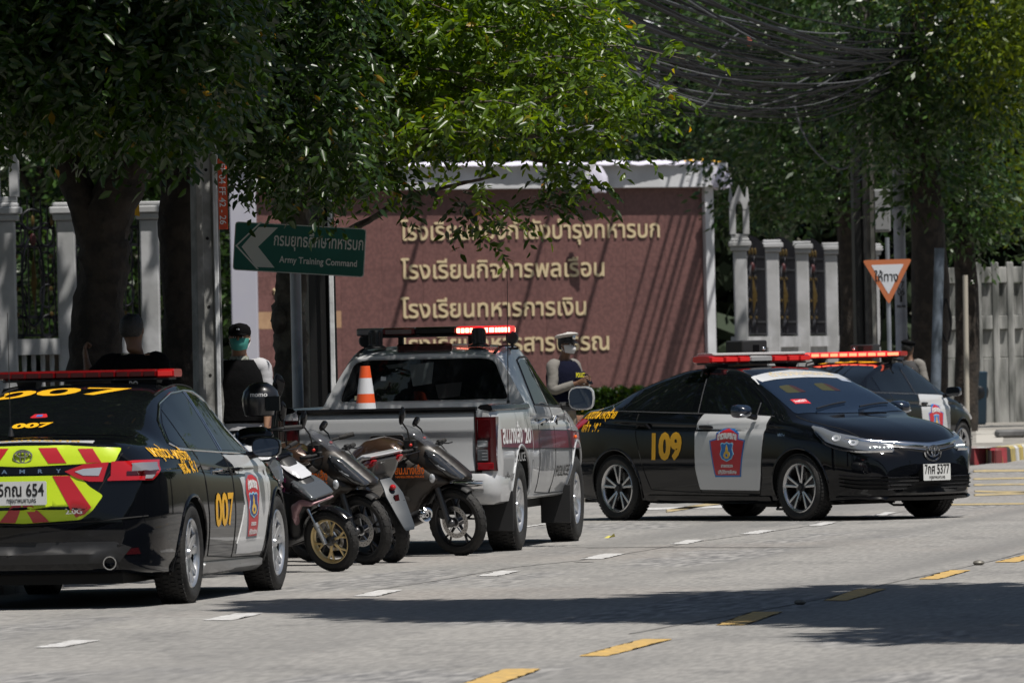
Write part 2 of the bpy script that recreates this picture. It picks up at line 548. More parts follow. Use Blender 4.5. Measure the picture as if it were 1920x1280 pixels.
plate_white = mat('number plate white', (0.62, 0.63, 0.62), 0.45)
ink = mat('black lettering', (0.01, 0.01, 0.01), 0.5)
orange_film = mat('orange lettering film', (0.85, 0.16, 0.01), 0.45)

# ================================================================== car body
def car_body(T, xs):
    """T: tables; returns verts, faces of the whole skin and the section function"""
    zb, zc, tp = pchip(T['zb']), pchip(T['zc']), pchip(T['tp'])
    wb = pchip(T['wbelt']); zbt = pchip(T['zbelt']); wr = pchip(T['wr']); zr = pchip(T['zr']); zsh = pchip(T['zsh'])
    ws, wm, wsh = T['ws'], T['wm'], T['wsh']; bow = T.get('bow', (0, 0))
    rings = []
    for x in xs:
        b, c, t = float(zb(x)), float(zc(x)), float(tp(x)); h = c - b
        cl = lambda z, f: min(z, b + f * h)
        belt_w = min(float(wb(x)), wsh - .01) * t
        r_w = min(float(wr(x)) * t, belt_w - .01)
        pts = [(0, b), (ws * .8 * t, b), (ws * t - .02, b + .015 * min(1, h * 3)), (ws * t, cl(b + .06, .12)), ((ws + .55 * (wm - ws)) * t, cl(b + .16, .26)), (wm * t, cl(T['zm'], .45)),
               (wsh * t, cl(float(zsh(x)), .72)), (wsh * t - .03, cl(float(zsh(x)) + .05, .80)), (belt_w, cl(float(zbt(x)), .9)), (r_w, cl(float(zr(x)), .965)),
               (r_w * .80, c - (c - cl(float(zr(x)), .965)) * .35), (r_w * .45, c - .008 * min(1, h)), (0, c)]
        g = catmull([(p[0], p[1], 0) for p in pts], 6)
        f_in = 0.0
        rear, front = xs[0], xs[-1]
        row = []
        for p in g:
            k = (p.x / max(wm, .1))
            xx = x
            if x < rear + 1.0: xx = x + bow[0] * k * k * (1 - (x - rear) / 1.0)
            if x > front - 1.2: xx = x - bow[1] * k * k * (1 - (front - x) / 1.2)
            row.append((xx, p.x, p.y))
        full = row + [(a, -b_, c_) for a, b_, c_ in row[-2:0:-1]]
        rings.append(full)
    n = len(rings[0]); V = [p for r in rings for p in r]; Fs = []
    for i in range(len(rings) - 1):
        for j in range(n):
            a = i * n + j; b_ = i * n + (j + 1) % n
            Fs.append((a, b_, b_ + n, a + n))
    Fs.append(tuple(range(n))[::-1]); Fs.append(tuple(range((len(rings) - 1) * n, len(rings) * n)))
    return V, Fs

def cut_arches(V, Fs, wheels, side_min, name, m, parent):
    """removes the wheel openings, snaps their rims to a clean circle; returns the body object"""
    me = bpy.data.meshes.new(name); me.from_pydata(V, [], Fs)
    bm = bmesh.new(); bm.from_mesh(me)
    for (wx, wz, R) in wheels:
        kill = []
        for f in bm.faces:
            c = f.calc_center_median()
            if len(f.verts) > 6: continue
            if abs(c.y) > side_min and math.hypot(c.x - wx, c.z - wz) < R: kill.append(f)
            elif abs(c.y) > side_min - .12 and abs(c.y) <= side_min and c.z < wz + .1 and abs(c.x - wx) < R: kill.append(f)
        bmesh.ops.delete(bm, geom=kill, context='FACES')
        for v in bm.verts:
            if not v.link_faces: continue
            if abs(v.co.y) > side_min and any(len(e.link_faces) == 1 for e in v.link_edges):
                d = Vector((v.co.x - wx, v.co.z - wz)); L = d.length
                if .6 * R < L < 1.45 * R:
                    v.co.x = wx + d.x / L * R; v.co.z = wz + d.y / L * R
    bmesh.ops.remove_doubles(bm, verts=bm.verts, dist=1e-5)
    bmesh.ops.recalc_face_normals(bm, faces=bm.faces)
    for f in bm.faces: f.smooth = True
    for e in bm.edges:
        if e.is_manifold and e.calc_face_angle(0) > R_(48): e.smooth = False
    bm.to_mesh(me); bm.free(); me.materials.append(m)
    o = bpy.data.objects.new(name, me); C.objects.link(o); o.parent = parent
    return o
def arch_liner(S_, wx, wz, R, yin, parent, lip_m, zlow, lip=0.012):
    """lip round the opening and the dark well behind it, both sides"""
    for sgn, view in ((1, 'L'), (-1, 'R')):
        lipp = []; A0 = math.asin(max(-1, min(1, (zlow - wz) / R)))
        N = 30
        for i in range(N + 1):
            t = A0 + (PI - 2 * A0) * i / N
            u, v = wx + R * math.cos(t), wz + R * math.sin(t)
            p, n = S_.hit(view, wx + (R + .012) * math.cos(t), wz + (R + .012) * math.sin(t))
            lipp.append(Vector((u, p.y, v)))
        mb = MB(); mb.tube(lipp, lip, 8); mb.build('arch_lip', lip_m, parent)
        mb = MB(); vs = []; Fs = []
        for p in lipp: vs += [tuple(p - Vector((0, sgn * .003, 0))), (p.x, sgn * yin, p.z)]
        for i in range(N): Fs.append((2*i, 2*i+1, 2*i+3, 2*i+2))
        k = len(vs)
        vs.append((wx, sgn * yin, wz))
        for i in range(N): Fs.append((2*i+1, k, 2*i+3))
        mb.add(vs, Fs); mb.build('wheel_well', underside, parent)

def make_wheel(parent, name, x, y, z, R, wdt, style, side, rimR, steer=0.0, rim_m=None, cm=None):
    """side=-1: outer face looks to -y"""
    h = wdt / 2
    mb = MB()
    prof = [(rimR, -h * .88), (rimR + .02, -h * .98), ((R + rimR) / 2, -h * 1.06), (R - .03, -h * 1.0), (R - .010, -h * .86), (R, -h * .6), (R, h * .6), (R - .010, h * .86), (R - .03, h), ((R + rimR) / 2, h * 1.06), (rimR + .02, h * .98), (rimR, h * .88)]
    mb.lathe(prof, 48)
    for k in (-.33, 0, .33): pass
    # tread blocks standing proud between the grooves
    nb = 56
    for row in (-.62, -.2, .2, .62):
        for i in range(nb):
            a = 2 * PI * (i + (.5 if row in (-.2, .62) else 0)) / nb; da = 2 * PI / nb * .36
            q = []
            for rr in (R - .004, R + .006):
                for aa in (a - da, a + da):
                    for yy in (row * h * 1.15 - .016, row * h * 1.15 + .016): q.append((rr * math.cos(aa), yy, rr * math.sin(aa)))
            mb.add(q, [(0, 1, 3, 2), (4, 6, 7, 5), (0, 4, 5, 1), (2, 3, 7, 6), (0, 2, 6, 4), (1, 5, 7, 3)])
    wheel = mb.build(name, rubber, parent, autos=35)
    wheel.location = (x, y, z); wheel.rotation_euler = (0, 0, steer)
    s = side
    mb = MB(); o = h * .86
    if style in ('camry', 'altis', 'truck'):
        mb.lathe([(rimR + .004, s * o), (rimR - .008, s * (o + .008)), (rimR - .022, s * (o - .004)), (rimR - .03, s * (o - .03)), (rimR - .035, -s * h * .85)], 40)
        rim = mb.build('rim', alloy if style != 'altis' else alloy_cut, wheel)
        mb = MB(); mb.lathe([(rimR - .033, s * (o - .03)), (rimR - .036, -s * h * .8)], 40); mb.disc((0, -s * .03, 0), rimR - .03, 'Y', 32)
        mb.build('inner_barrel', underside, wheel)
        mb = MB(); mb.lathe([(.03, s * (o - .09)), (.15, s * (o - .09)), (.15, s * (o - .10)), (.03, s * (o - .10))], 32)
        mb.build('brake_disc', mat('brake steel', (.28, .27, .26), .35, .9), wheel)
        mb = MB()
        nsp = {'camry': 5, 'altis': 5, 'truck': 6}[style]
        for i in range(nsp):
            a = 2 * PI * i / nsp + PI / 2
            for off_, ww in ({'camry': ((-.17, .020), (.17, .020)), 'altis': ((-.13, .011), (.13, .011)), 'truck': ((0, .042),)}[style]):
                r0, r1 = .04, rimR - .02
                a0, a1 = a + off_ * .9, a + off_ * (1.7 if style == 'altis' else 1.35)
                def pt(r, a_, t, dd): return (r * math.cos(a_) - t * math.sin(a_), s * (o - dd), r * math.sin(a_) + t * math.cos(a_))
                q = [pt(r0, a0, -ww * .9, .022), pt(r0, a0, ww * .9, .022), pt(r1, a1, ww * 1.15, .006), pt(r1, a1, -ww * 1.15, .006)]
                q2 = [(p[0], p[1] - s * .035, p[2]) for p in q]
                mb.add(q + q2, [(0, 1, 2, 3), (7, 6, 5, 4), (0, 4, 5, 1), (1, 5, 6, 2), (2, 6, 7, 3), (3, 7, 4, 0)])
        mb.build('spokes', alloy_cut if style == 'altis' else alloy, wheel, bevel=.003)
        if style == 'altis':
            mb = MB()
            for i in range(5):
                a = 2 * PI * i / 5 + PI / 2
                q = []
                for rr, tt in ((.05, .02), (rimR - .02, .045)):
                    for t in (-tt, tt): q.append((rr * math.cos(a) - t * math.sin(a), s * (o - .03), rr * math.sin(a) + t * math.cos(a)))
                q2 = [(p[0], p[1] - s * .03, p[2]) for p in q]
                mb.add(q + q2, [(0, 1, 3, 2), (4, 6, 7, 5), (0, 4, 5, 1), (1, 5, 7, 3), (3, 7, 6, 2), (2, 6, 4, 0)])
            mb.build('spoke_web', alloy_dark, wheel)
        mb = MB(); mb.lathe([(.0, s * (o - .004)), (.028, s * (o - .005)), (.034, s * (o - .02)), (.05, s * (o - .024)), (.06, s * (o - .06))], 20)
        for i in range(5):
            a = 2 * PI * i / 5 + .6; mb.ball((.045 * math.cos(a), s * (o - .022), .045 * math.sin(a)), .008, 6, 4)
        mb.build('hub_cap', alloy if style != 'altis' else alloy_dark, wheel)
    return wheel

def shield_emblem(Sf, view, at, sc, parent, style):
    """police door shield. sc = half height"""
    XU = 1.55 if style == 'altis' else 2.35
    def tr(pts, k=1.0, xu=None): return [(at[0] + p[0] * sc * k * (xu or XU), at[1] + p[1] * sc * k) for p in pts]
    if style == 'altis':
        out = [(-.45, .78), (-.2, .94), (0, 1.0), (.2, .94), (.45, .78), (.45, .55), (.72, .48), (.52, -1), (-.52, -1), (-.72, .48), (-.45, .55)]
    else:
        out = [(-.42, .62), (-.36, .85), (-.15, .98), (0, 1.0), (.15, .98), (.36, .85), (.42, .62), (.44, .4), (.36, .1), (.30, -1), (-.30, -1), (-.36, .1), (-.44, .4)]
    e = Sf.patch(view, tr(out), 'police_shield', em_blue if style == 'altis' else mat('emblem grey edge', (.12, .14, .17), .4), parent, 0.0085, .12)
    Sf.patch(view, tr(out, .925), 'shield_field', em_red, e, 0.01, .12, .0035)
    sh = [(-.26, .34), (-.2, .40), (-.1, .36), (0, .42), (.1, .36), (.2, .40), (.26, .34), (.22, .15), (.28, -.08), (.2, -.27), (0, -.38), (-.2, -.27), (-.28, -.08), (-.22, .15)]
    Sf.patch(view, tr(sh, 1.0), 'crest', mat('crest rim', (.25, .55, .70), .4), e, 0.0115, .12, .002)
    Sf.patch(view, tr(sh, .88), 'crest_field', em_blue if style == 'altis' else em_navy, e, 0.0125, .12, .002)
    fl = [(0, .32), (.05, .14), (.04, .05), (.12, -.02), (.14, -.14), (.07, -.25), (-.05, -.26), (-.13, -.16), (-.10, -.02), (-.04, .05), (-.05, .14)]
    Sf.patch(view, tr(fl), 'crest_flame', em_gold, e, 0.0135, .12, .002)
    Sf.patch(view, tr(smooth_poly([(0, -.06), (.05, -.12), (0, -.19), (-.05, -.12)], 3)), 'crest_eye', em_blue if style == 'altis' else em_navy, e, 0.0145, .2, .001)
    wd = 1.2 if style == 'altis' else 1.35
    Sf.text(view, 'ตำรวจนครบาล', .36 * sc, (at[0], at[1] + .56 * sc), 'shield_lettering', em_white, e, 0.012, width=wd * sc, arc=.35 / sc * .5, bold=.006)
    Sf.text(view, 'สายตรวจ', .17 * sc, (at[0], at[1] - .60 * sc), 'shield_lettering', em_white, e, 0.012, width=.75 * sc, bold=.002)
    Sf.text(view, 'ปฏิบัติการพิเศษ', .2 * sc, (at[0], at[1] - .86 * sc), 'shield_lettering', em_white, e, 0.012, width=1.15 * sc, bold=.002)
    return e

def light_bar(parent_loc, rz, Lb, lit, label, group, tilt=0.0, cells=9, D=.30):
    t = empty('light_bar', parent_loc, rz, label, 'light bar', group)
    h = Lb / 2; d = D / 2
    # local: x across the car, y fore-aft, z up
    mb = MB()
    mb.bbox((-h + .02, -d + .02, -.005), (h - .02, d - .02, .02), .01); mb.build('base', black_plastic, t)
    def dome(x0, x1, z0, z1, m, nm, endr=False):
        mb = MB(); rings = []
        for x, k in ((x0, .86), (x0 + .02, .98), (x1 - .02, .98), (x1, .86)):
            r = []
            for (yy, zz) in ((-1, 0), (-1.0, .45), (-.9, .8), (-.6, 1), (.6, 1), (.9, .8), (1.0, .45), (1, 0)):
                r.append((x, yy * d * k, z0 + (z1 - z0) * zz * (k if zz > .5 else 1)))
            rings.append(r)
        mb.loft(rings); return mb.build(nm, m, t)
    return t, dome
# ================================================================== black patrol sedan, rear three-quarter view
def text_line_on_top(Sf, body, size, at, m, parent, rot, width=None, bold=.01, off=.006, name='roof_number', sx=1.0):
    V, Fs = text2d(body, size, sx, bold, width=width)
    top = []
    for (a, b) in V:
        # readable from behind: right = -y, up = +x
        u, v = at[0] + (b if rot == 'rear' else -b), at[1] + (-a if rot == 'rear' else a)
        p, n = Sf.hit('T', u, v); top.append(p + n * off)
    mb = MB(); mb.add(top, Fs); return mb.build(name, m, parent, smooth=False)

def side_both(fn):
    for view in ('L', 'R'): fn(view, 1 if view == 'L' else -1)

def make_mirror(parent, x, y, z, sgn, m, face_m, arm_m, w_=.20, h_=.13, facing=-1):
    mb = MB(); rings = []
    for k, (dx, sc) in enumerate(((-.02, .96), (.02, 1.0), (.07, .86), (.11, .5), (.125, .15))):
        r = []
        for i in range(14):
            a = 2 * PI * i / 14; c_, s_ = math.cos(a), math.sin(a)
            sq = lambda q: math.copysign(abs(q) ** .62, q)
            r.append((x + dx, y + sgn * (w_ / 2) * (1 + sq(c_) * sc), z + sq(s_) * h_ / 2 * sc))
        rings.append(r)
    mb.loft(rings); o = mb.build('wing_mirror', m, parent)
    mb = MB(); r = []
    for i in range(14):
        a = 2 * PI * i / 14; c_, s_ = math.cos(a), math.sin(a)
        sq = lambda q: math.copysign(abs(q) ** .62, q)
        r.append((x - .023, y + sgn * (w_ / 2) * (1 + sq(c_) * .88), z + sq(s_) * h_ / 2 * .86))
    mb.loft([r, [(p[0] - .004, p[1], p[2]) for p in r]]); mb.build('mirror_glass', face_m, o)
    mb = MB(); mb.tube([(x + .03, y - sgn * .06, z - .06), (x + .04, y + sgn * .05, z - .045)], [.03, .022], 8); mb.build('mirror_arm', arm_m, o)
    return o

def make_camry():
    t = empty('patrol_car')
    T = dict(ws=.86, wm=.918, wsh=.905, zm=.56,
        zb=[(-1.10, .36), (-1.06, .26), (-.9, .22), (-.3, .19), (2.9, .17), (3.5, .2), (3.72, .24), (3.79, .3)],
        zc=[(-1.10, .66), (-1.075, .80), (-1.04, 1.00), (-1.00, 1.085), (-.93, 1.105), (-.62, 1.12), (-.35, 1.17), (.05, 1.30), (.45, 1.40), (.85, 1.452), (1.2, 1.47), (1.6, 1.46), (1.85, 1.40), (2.25, 1.20), (2.62, 1.02), (3.2, .93), (3.5, .83), (3.7, .70), (3.79, .52)],
        tp=[(-1.10, .72), (-1.05, .84), (-.95, .91), (-.75, .955), (-.3, .985), (.3, 1), (2.2, 1), (2.9, .985), (3.3, .94), (3.55, .85), (3.7, .72), (3.79, .55)],
        wbelt=[(-1.1, .70), (-.8, .76), (-.3, .82), (.3, .855), (2.2, .86), (2.7, .85), (3.2, .80), (3.79, .7)],
        zbelt=[(-1.1, 1.02), (-.8, 1.03), (-.2, 1.005), (.4, .965), (1.5, .925), (2.5, .90), (3.0, .87), (3.5, .76), (3.79, .6)],
        wr=[(-1.1, .62), (-.7, .66), (-.3, .66), (.1, .625), (.6, .60), (1.5, .60), (1.85, .60), (2.3, .66), (2.62, .72), (3.3, .68), (3.79, .5)],
        zr=[(-1.1, 1.08), (-.7, 1.09), (-.3, 1.12), (.1, 1.245), (.5, 1.335), (.9, 1.385), (1.2, 1.40), (1.6, 1.38), (1.85, 1.32), (2.25, 1.13), (2.62, .975), (3.3, .86), (3.79, .6)],
        zsh=[(-1.1, .86), (-.4, .86), (.6, .82), (2.2, .78), (3.2, .72), (3.79, .6)], bow=(.16, .22))
    xs = list(np.concatenate([[-1.10, -1.095, -1.085, -1.07, -1.05, -1.03, -1.01, -.99, -.97], np.linspace(-.94, 3.62, 116), [3.66, 3.70, 3.73, 3.76, 3.78, 3.79]]))
    V, Fs = car_body(T, xs)
    Sf = Surf(V, Fs); Rw = .335
    body = cut_arches(V, Fs, [(0, .33, .385), (2.825, .33, .385)], .62, 'body', black_paint, t)
    for wx in (0, 2.825): arch_liner(Sf, wx, .33, .385, .56, t, black_paint, .22)
    for wx in (0, 2.825):
        for s_ in (-1, 1): make_wheel(t, 'wheel', wx, s_ * .795, Rw - .003, Rw, .215, 'camry', s_, .232)
    mb = MB(); mb.box((-.9, -.62, .16), (3.5, .62, .30)); mb.build('underbody', underside, t)
    # rear window, boot lid
    rw = [(-.60, 1.135), (-.50, 1.35), (-.36, 1.385), (.36, 1.385), (.50, 1.35), (.60, 1.135), (.55, 1.115), (.3, 1.108), (0, 1.105), (-.3, 1.108), (-.55, 1.115)]
    def glass_top(pts, name, m, off=.004):
        return Sf.patch('T', round_poly(pts, .05), name, m, t, off, .07, .006)
    g = glass_top([(-.47, -.62), (-.50, 0), (-.47, .62), (.42, .56), (.50, 0), (.42, -.56)], 'rear_window', glass_dark)
    g2 = glass_top([(2.54, -.66), (2.58, 0), (2.54, .66), (1.88, .55), (1.82, 0), (1.88, -.55)], 'windscreen', glass_dark)
    # side glass
    win = [(-.12, 1.08), (.16, 1.255), (.55, 1.345), (1.05, 1.395), (1.3, 1.395), (1.7, 1.37), (2.0, 1.30), (2.45, 1.09), (2.62, 1.0), (2.55, .985), (1.4, 1.005), (.35, 1.03), (.0, 1.045)]
    def sides(view, s_):
        f = [(.18, 1.055), (.30, 1.055), (.34, 1.25), (.28, 1.27), (.10, 1.19), (-.06, 1.09), (0, 1.062)]
        Sf.patch(view, [(.02, 1.045), (.26, 1.030), (.30, 1.270), (.12, 1.19), (-.04, 1.08)], 'quarter_glass', glass_dark, t, .003, .08)
        Sf.patch(view, [(.30, 1.028), (1.20, 1.000), (1.13, 1.390), (.80, 1.375), (.52, 1.335), (.345, 1.288)], 'rear_door_glass', glass_dark, t, .003, .08)
        Sf.patch(view, [(1.31, .998), (2.18, .98), (2.16, 1.075), (1.86, 1.25), (1.66, 1.335), (1.45, 1.378), (1.24, 1.392)], 'front_door_glass', glass_dark, t, .003, .08)
        frame_line = [(-.10, 1.065), (.10, 1.215), (.40, 1.325), (.80, 1.392), (1.20, 1.409), (1.45, 1.400), (1.70, 1.345), (1.90, 1.26), (2.23, 1.06), (2.30, .962), (2.0, .968), (1.2, .988), (.3, 1.015), (0, 1.028)]
        Sf.line(view, frame_line, 'window_trim', chrome, t, .008, .002, closed=True)
        Sf.line(view, [(1.28, .995), (1.19, 1.40)], 'pillar_trim', chrome, t, .006, .003)
        Sf.line(view, [(1.22, .995), (1.15, 1.40)], 'pillar_trim', chrome, t, .005, .003)
        # door seams
        Sf.line(view, [(.36, 1.01), (.40, .80), (.46, .55), (.52, .30), (1.32, .27), (1.30, .6), (1.27, .98)], 'door_seam', seam_black, t, .005)
        Sf.line(view, [(1.32, .27), (2.32, .255), (2.40, .5), (2.42, .8), (2.50, .955)], 'door_seam', seam_black, t, .005)
        # the white sweep over the front door
        wv = [(1.30, .985), (2.50, .955), (2.48, .80), (2.42, .55), (2.36, .28), (1.46, .30), (1.36, .45), (1.50, .62), (1.52, .80), (1.40, .90)]
        wv = [(1.24, .965), (1.8, .957), (2.46, .94), (2.56, .86), (2.50, .70), (2.36, .52), (2.30, .29), (1.9, .285), (1.44, .29), (1.42, .36), (1.52, .50), (1.60, .62), (1.56, .75), (1.42, .90)]
        Sf.patch(view, wv, 'white_door_panel', white_film, t, .004, .04, .004)
        shield_emblem(Sf, view, (1.86, .61), .225, t, 'camry')
        Sf.text(view, '007', .30, (.94, .50), 'car_number', yellow_num, t, .005, width=.60, bold=.010)
        # handles
        for hx in (.86, 1.50):
            mb = MB(); p, n = Sf.hit(view, hx, .865)
            mb.tube([p + Vector((-.09, 0, 0)) - n * .005, p + Vector((-.06, 0, .002)) + n * .03, p + Vector((.05, 0, 0)) + n * .03, p + Vector((.09, 0, -.004)) - n * .004], [.009, .014, .014, .009], 8)
            mb.build('door_handle', chrome if hx < 1 else gloss_plastic, t)
        Sf.patch(view, round_poly([(.42, .17), (2.36, .16), (2.34, .245), (.46, .26)], .02), 'sill', mat('grey sill', (.16, .165, .17), .35, .3, .5), t, .02, .1, .05)
        Sf.patch(view, [(-.02 , .99), (-.10, .985)] + [(-.12, .98), (-.03, .975)], 'fuel_mark', seam_black, t, .001, .1, .002)
        u0 = .02 if view == 'R' else .02
        Sf.text(view, 'เหตุด่วน-เหตุร้าย', .10, (-.26, .965), 'side_lettering', yellow_num, t, .006, width=.74, bold=.003, warp=(lambda u, v: (u, v - .05 * u)))
        Sf.text(view, 'แจ้ง 191', .11, (-.02, .865), 'side_lettering', yellow_num, t, .006, width=.42, bold=.003)
    side_both(sides)
    for s_ in (-1, 1): make_mirror(t, 2.10, s_ * .87, 1.005, s_, gloss_plastic, mat('mirror face', (.02, .03, .05), .03, 0, 0, spec=.8), gloss_plastic, .21, .14)
    # rear face: fluorescent panel with red chevrons
    panel = [(-.66, 1.035), (-.3, 1.06), (0, 1.065), (.3, 1.06), (.66, 1.035), (.62, .975), (.44, .93), (.40, .78), (.47, .66), (.30, .60), (-.30, .60), (-.47, .66), (-.40, .78), (-.44, .93), (-.62, .975)]
    pz = lambda a: [(p[0], p[1]) for p in a]
    up = [(-.63, 1.045), (-.3, 1.068), (0, 1.072), (.3, 1.068), (.63, 1.045), (.60, .965), (0, .935), (-.60, .955)]
    Sf.patch('B', round_poly(up, .02), 'boot_film', yellow_hi, t, .006, .04, .006)
    lo = [(-.37, .875), (.37, .875), (.44, .80), (.53, .74), (.46, .64), (.38, .585), (0, .565), (-.38, .585), (-.46, .64), (-.53, .74), (-.44, .80)]
    Sf.patch('B', round_poly(lo, .02), 'boot_film', yellow_hi, t, .006, .04, .006)
    def clipx(u0, u1, z0, z1, s_, sh):
        return [(s_ * u0, z1), (s_ * u1, z1), (s_ * (u1 + sh), z0), (s_ * (u0 + sh), z0)]
    for s_ in (-1, 1):
        for (u0, u1, sh) in ((.10, .22, .07), (.36, .455, .06)):
            Sf.patch('B', clipx(u0, u1, .955, 1.055 if u1 < .4 else 1.045, s_, sh), 'chevron_stripe', red_stripe, t, .009, .04, .003)
        Sf.patch('B', [(s_ * .20, .873), (s_ * .31, .873), (s_ * .455, .665), (s_ * .41, .62), (s_ * .35, .60)], 'chevron_stripe', red_stripe, t, .009, .04, .003)
        Sf.patch('B', [(s_ * .0, .69), (s_ * .06, .69), (s_ * .17, .575), (s_ * .06, .57)], 'chevron_stripe', red_stripe, t, .009, .04, .003)
    # garnish strip with spaced letters, badge, plate
    Sf.patch('B', [(-.46, .93), (.46, .93), (.40, .885), (-.40, .885)], 'boot_garnish', gloss_plastic, t, .010, .06, .008)
    for i, ch in enumerate('CAMRY'):
        Sf.text('B', ch, .035, ((.24 - i * .12), .893), 'boot_lettering', chrome, t, .014, bold=.001, sx=1.5)
    p0, n0 = Sf.hit('B', 0, 1.0)
    badge = MB()
    M = Matrix.Translation(p0 + n0 * .012)
    for (ry, rz, dz) in ((.062, .042, 0), (.040, .017, .014), (.017, .036, 0)):
        ring = [p0 + n0 * .012 + Vector((0, ry * math.cos(a), dz + rz * math.sin(a))) for a in [2 * PI * i / 24 for i in range(25)]]
        badge.tube(ring, .006, 6, cap=False)
    badge.build('badge', chrome, t)
    def plate(view, at, Mx, line1, line2, wdt=.34, hh=.155):
        mb = MB(); mb.M = Mx
        mb.prism(round_poly([(-wdt/2, -hh/2), (wdt/2, -hh/2), (wdt/2, hh/2), (-wdt/2, hh/2)], .012), 0, .006, 'Z')
        o = mb.build('number_plate', plate_white, t)
        flat_text(line1, .115, Mx @ Matrix.Translation((0, -.018, .007)), 'plate_lettering', ink, o, width=wdt * .9, bold=.003)
        flat_text(line2, .045, Mx @ Matrix.Translation((0, -.062, .007)), 'plate_lettering', ink, o, width=wdt * .58, bold=.001)
        return o
    pp, pn = Sf.hit('B', 0, .78)
    plate('B', 0, frame((pp.x - .028, 0, .765), (0, -1, 0), (.0, 0, 1)), '5กณ 654', 'กรุงเทพมหานคร')
    # lamps
    for s_ in (-1, 1):
        outl = [(.32, .935), (.50, .955), (.72, .965), (.86, .96), (.905, .93), (.84, .855), (.72, .815), (.55, .82), (.42, .85)]
        tl = Sf.patch('B', [(s_ * a, b) for a, b in outl if a < .80] + [(s_ * .80, .94), (s_ * .80, .84)][:0], 'tail_lamp', red_lens, t, .012, .05, .02) if False else None
        inner = [(.28, .900), (.40, .945), (.56, .955), (.525, .83), (.44, .832), (.36, .855)]
        Sf.patch('B', [(s_ * a, b) for a, b in inner], 'tail_lamp', red_lens, t, .012, .05, .018)
        Sf.patch('B', [(s_ * a, b) for a, b in [(.345, .898), (.40, .915), (.52, .922), (.50, .868), (.40, .872)]], 'lamp_insert', clear_lens, t, .015, .05, .005)
        view = 'L' if s_ > 0 else 'R'
        # the lamp runs round the corner: mesh swept over the corner by blending both views
        rows = []
        for (zz) in (.958, .942, .918, .893, .868, .845, .834):
            row = []
            for k in range(15):
                q = k / 14
                y_in = .575; y_out = .80
                if q < .5:
                    p, n = Sf.hit('B', s_ * (y_in + (y_out - y_in) * q / .5 - .02 * (zz < .86)), zz)
                else:
                    xr = -.60 - (.958 - zz) * 2.1
                    x0 = -.93
                    p, n = Sf.hit(view, x0 + (xr - x0) * (q - .5) / .5, zz)
                row.append(p + n * .012)
            rows.append(row)
        for nm, m_, r0, r1, c0, c1, of in (('tail_lamp', red_lens, 0, 6, 0, 14, 0), ('lamp_insert', mat('mid clear lens', (.24, .24, .26), .1, .3, 1), 1, 3, 4, 13, .005), ('lamp_insert', red_lens_dark, 3, 4, 3, 12, .005), ('lamp_insert', clear_lens, 4, 5, 8, 12, .005)):
            vs = []; fs = []
            sub = [r[c0:c1 + 1] for r in rows[r0:r1 + 1]]
            nn = len(sub[0])
            cen = Vector((0.5, 0, .8))
            for r in sub:
                for p in r: vs.append(p + (p - cen).normalized() * of)
            for i in range(len(sub) - 1):
                for j in range(nn - 1):
                    a = i * nn + j; fs.append((a, a + 1, a + nn + 1, a + nn))
            mb = MB(); mb.add(vs, fs); mb.build(nm, m_, t)
        Sf.patch('B', [(s_ * .60, .385), (s_ * .74, .395), (s_ * .75, .355), (s_ * .60, .35)], 'reflector', red_lens_dark, t, .004, .05, .006)
        mb = MB(); mb.lathe([(.038, -.10), (.045, -.10), (.045, .1), (.038, .1)], 20, 'X', (-1.0, s_ * .58, .30)); mb.build('exhaust_tip', chrome, t)
    Sf.patch('B', [(-.62, .30), (.62, .30), (.70, .40), (.60, .44), (-.60, .44), (-.70, .40)], 'bumper_insert', black_plastic, t, .006, .06, .01)
    Sf.line('B', [(-.80, .60), (-.5, .575), (0, .555), (.5, .575), (.80, .60)], 'bumper_seam', seam_black, t, .006)
    Sf.line('B', [(-.66, 1.05), (-.46, .70), (-.36, .585)], 'boot_seam', seam_black, t, .005)
    Sf.line('B', [(.66, 1.05), (.46, .70), (.36, .585)], 'boot_seam', seam_black, t, .005)
    Sf.text('B', '2.0G', .045, (-.34, .625), 'boot_lettering', chrome, t, .014, bold=.0015, sx=1.3)
    # white strip along the boot edge
    Sf.patch('T', [(-.955, -.45), (-.975, 0), (-.955, .45), (-.90, .45), (-.915, 0), (-.90, -.45)], 'boot_banner', white_film, t, .004, .06, .004)
    text_line_on_top(Sf, 'ตำรวจนครบาล', .05, (-.955, 0), mat('gold lettering', (.6, .38, .08), .5), t, 'rear', width=.72, off=.007, name='banner_lettering', bold=.001)
    text_line_on_top(Sf, '007', .42, (.42, 0.12), yellow_num, t, 'rear', width=.93, bold=.01)
    text_line_on_top(Sf, '007', .13, (-.30, .12), yellow_num, t, 'rear', width=.27, off=.009, name='window_number', bold=.006)
    st = Sf.patch('T', [(-.10, .05), (-.11, .07), (-.11, .15), (-.10, .17), (-.04, .15), (-.04, .07)], 'window_sticker', em_red, t, .007, .1, .002)
    Sf.patch('T', [(-.095, .09), (-.095, .13), (-.06, .13), (-.06, .09)], 'window_sticker', em_blue, t, .009, .1, .002)
    mb = MB(); mb.tube([(-.53, .20, 1.135), (-.53, .20, 1.20)], [.022, .006], 10); mb.tube([(-.53, .20, 1.20), (-.54, .20, 1.26), (-.56, .20, 1.95)], [.004, .0035, .002], 6)
    mb.build('aerial', black_plastic, t)
    # roof seam lines
    for s_ in (-1, 1): Sf.line('T', [(.50, s_ * .545), (1.95, s_ * .545)], 'roof_moulding', seam_black, t, .007)
    return t, Sf
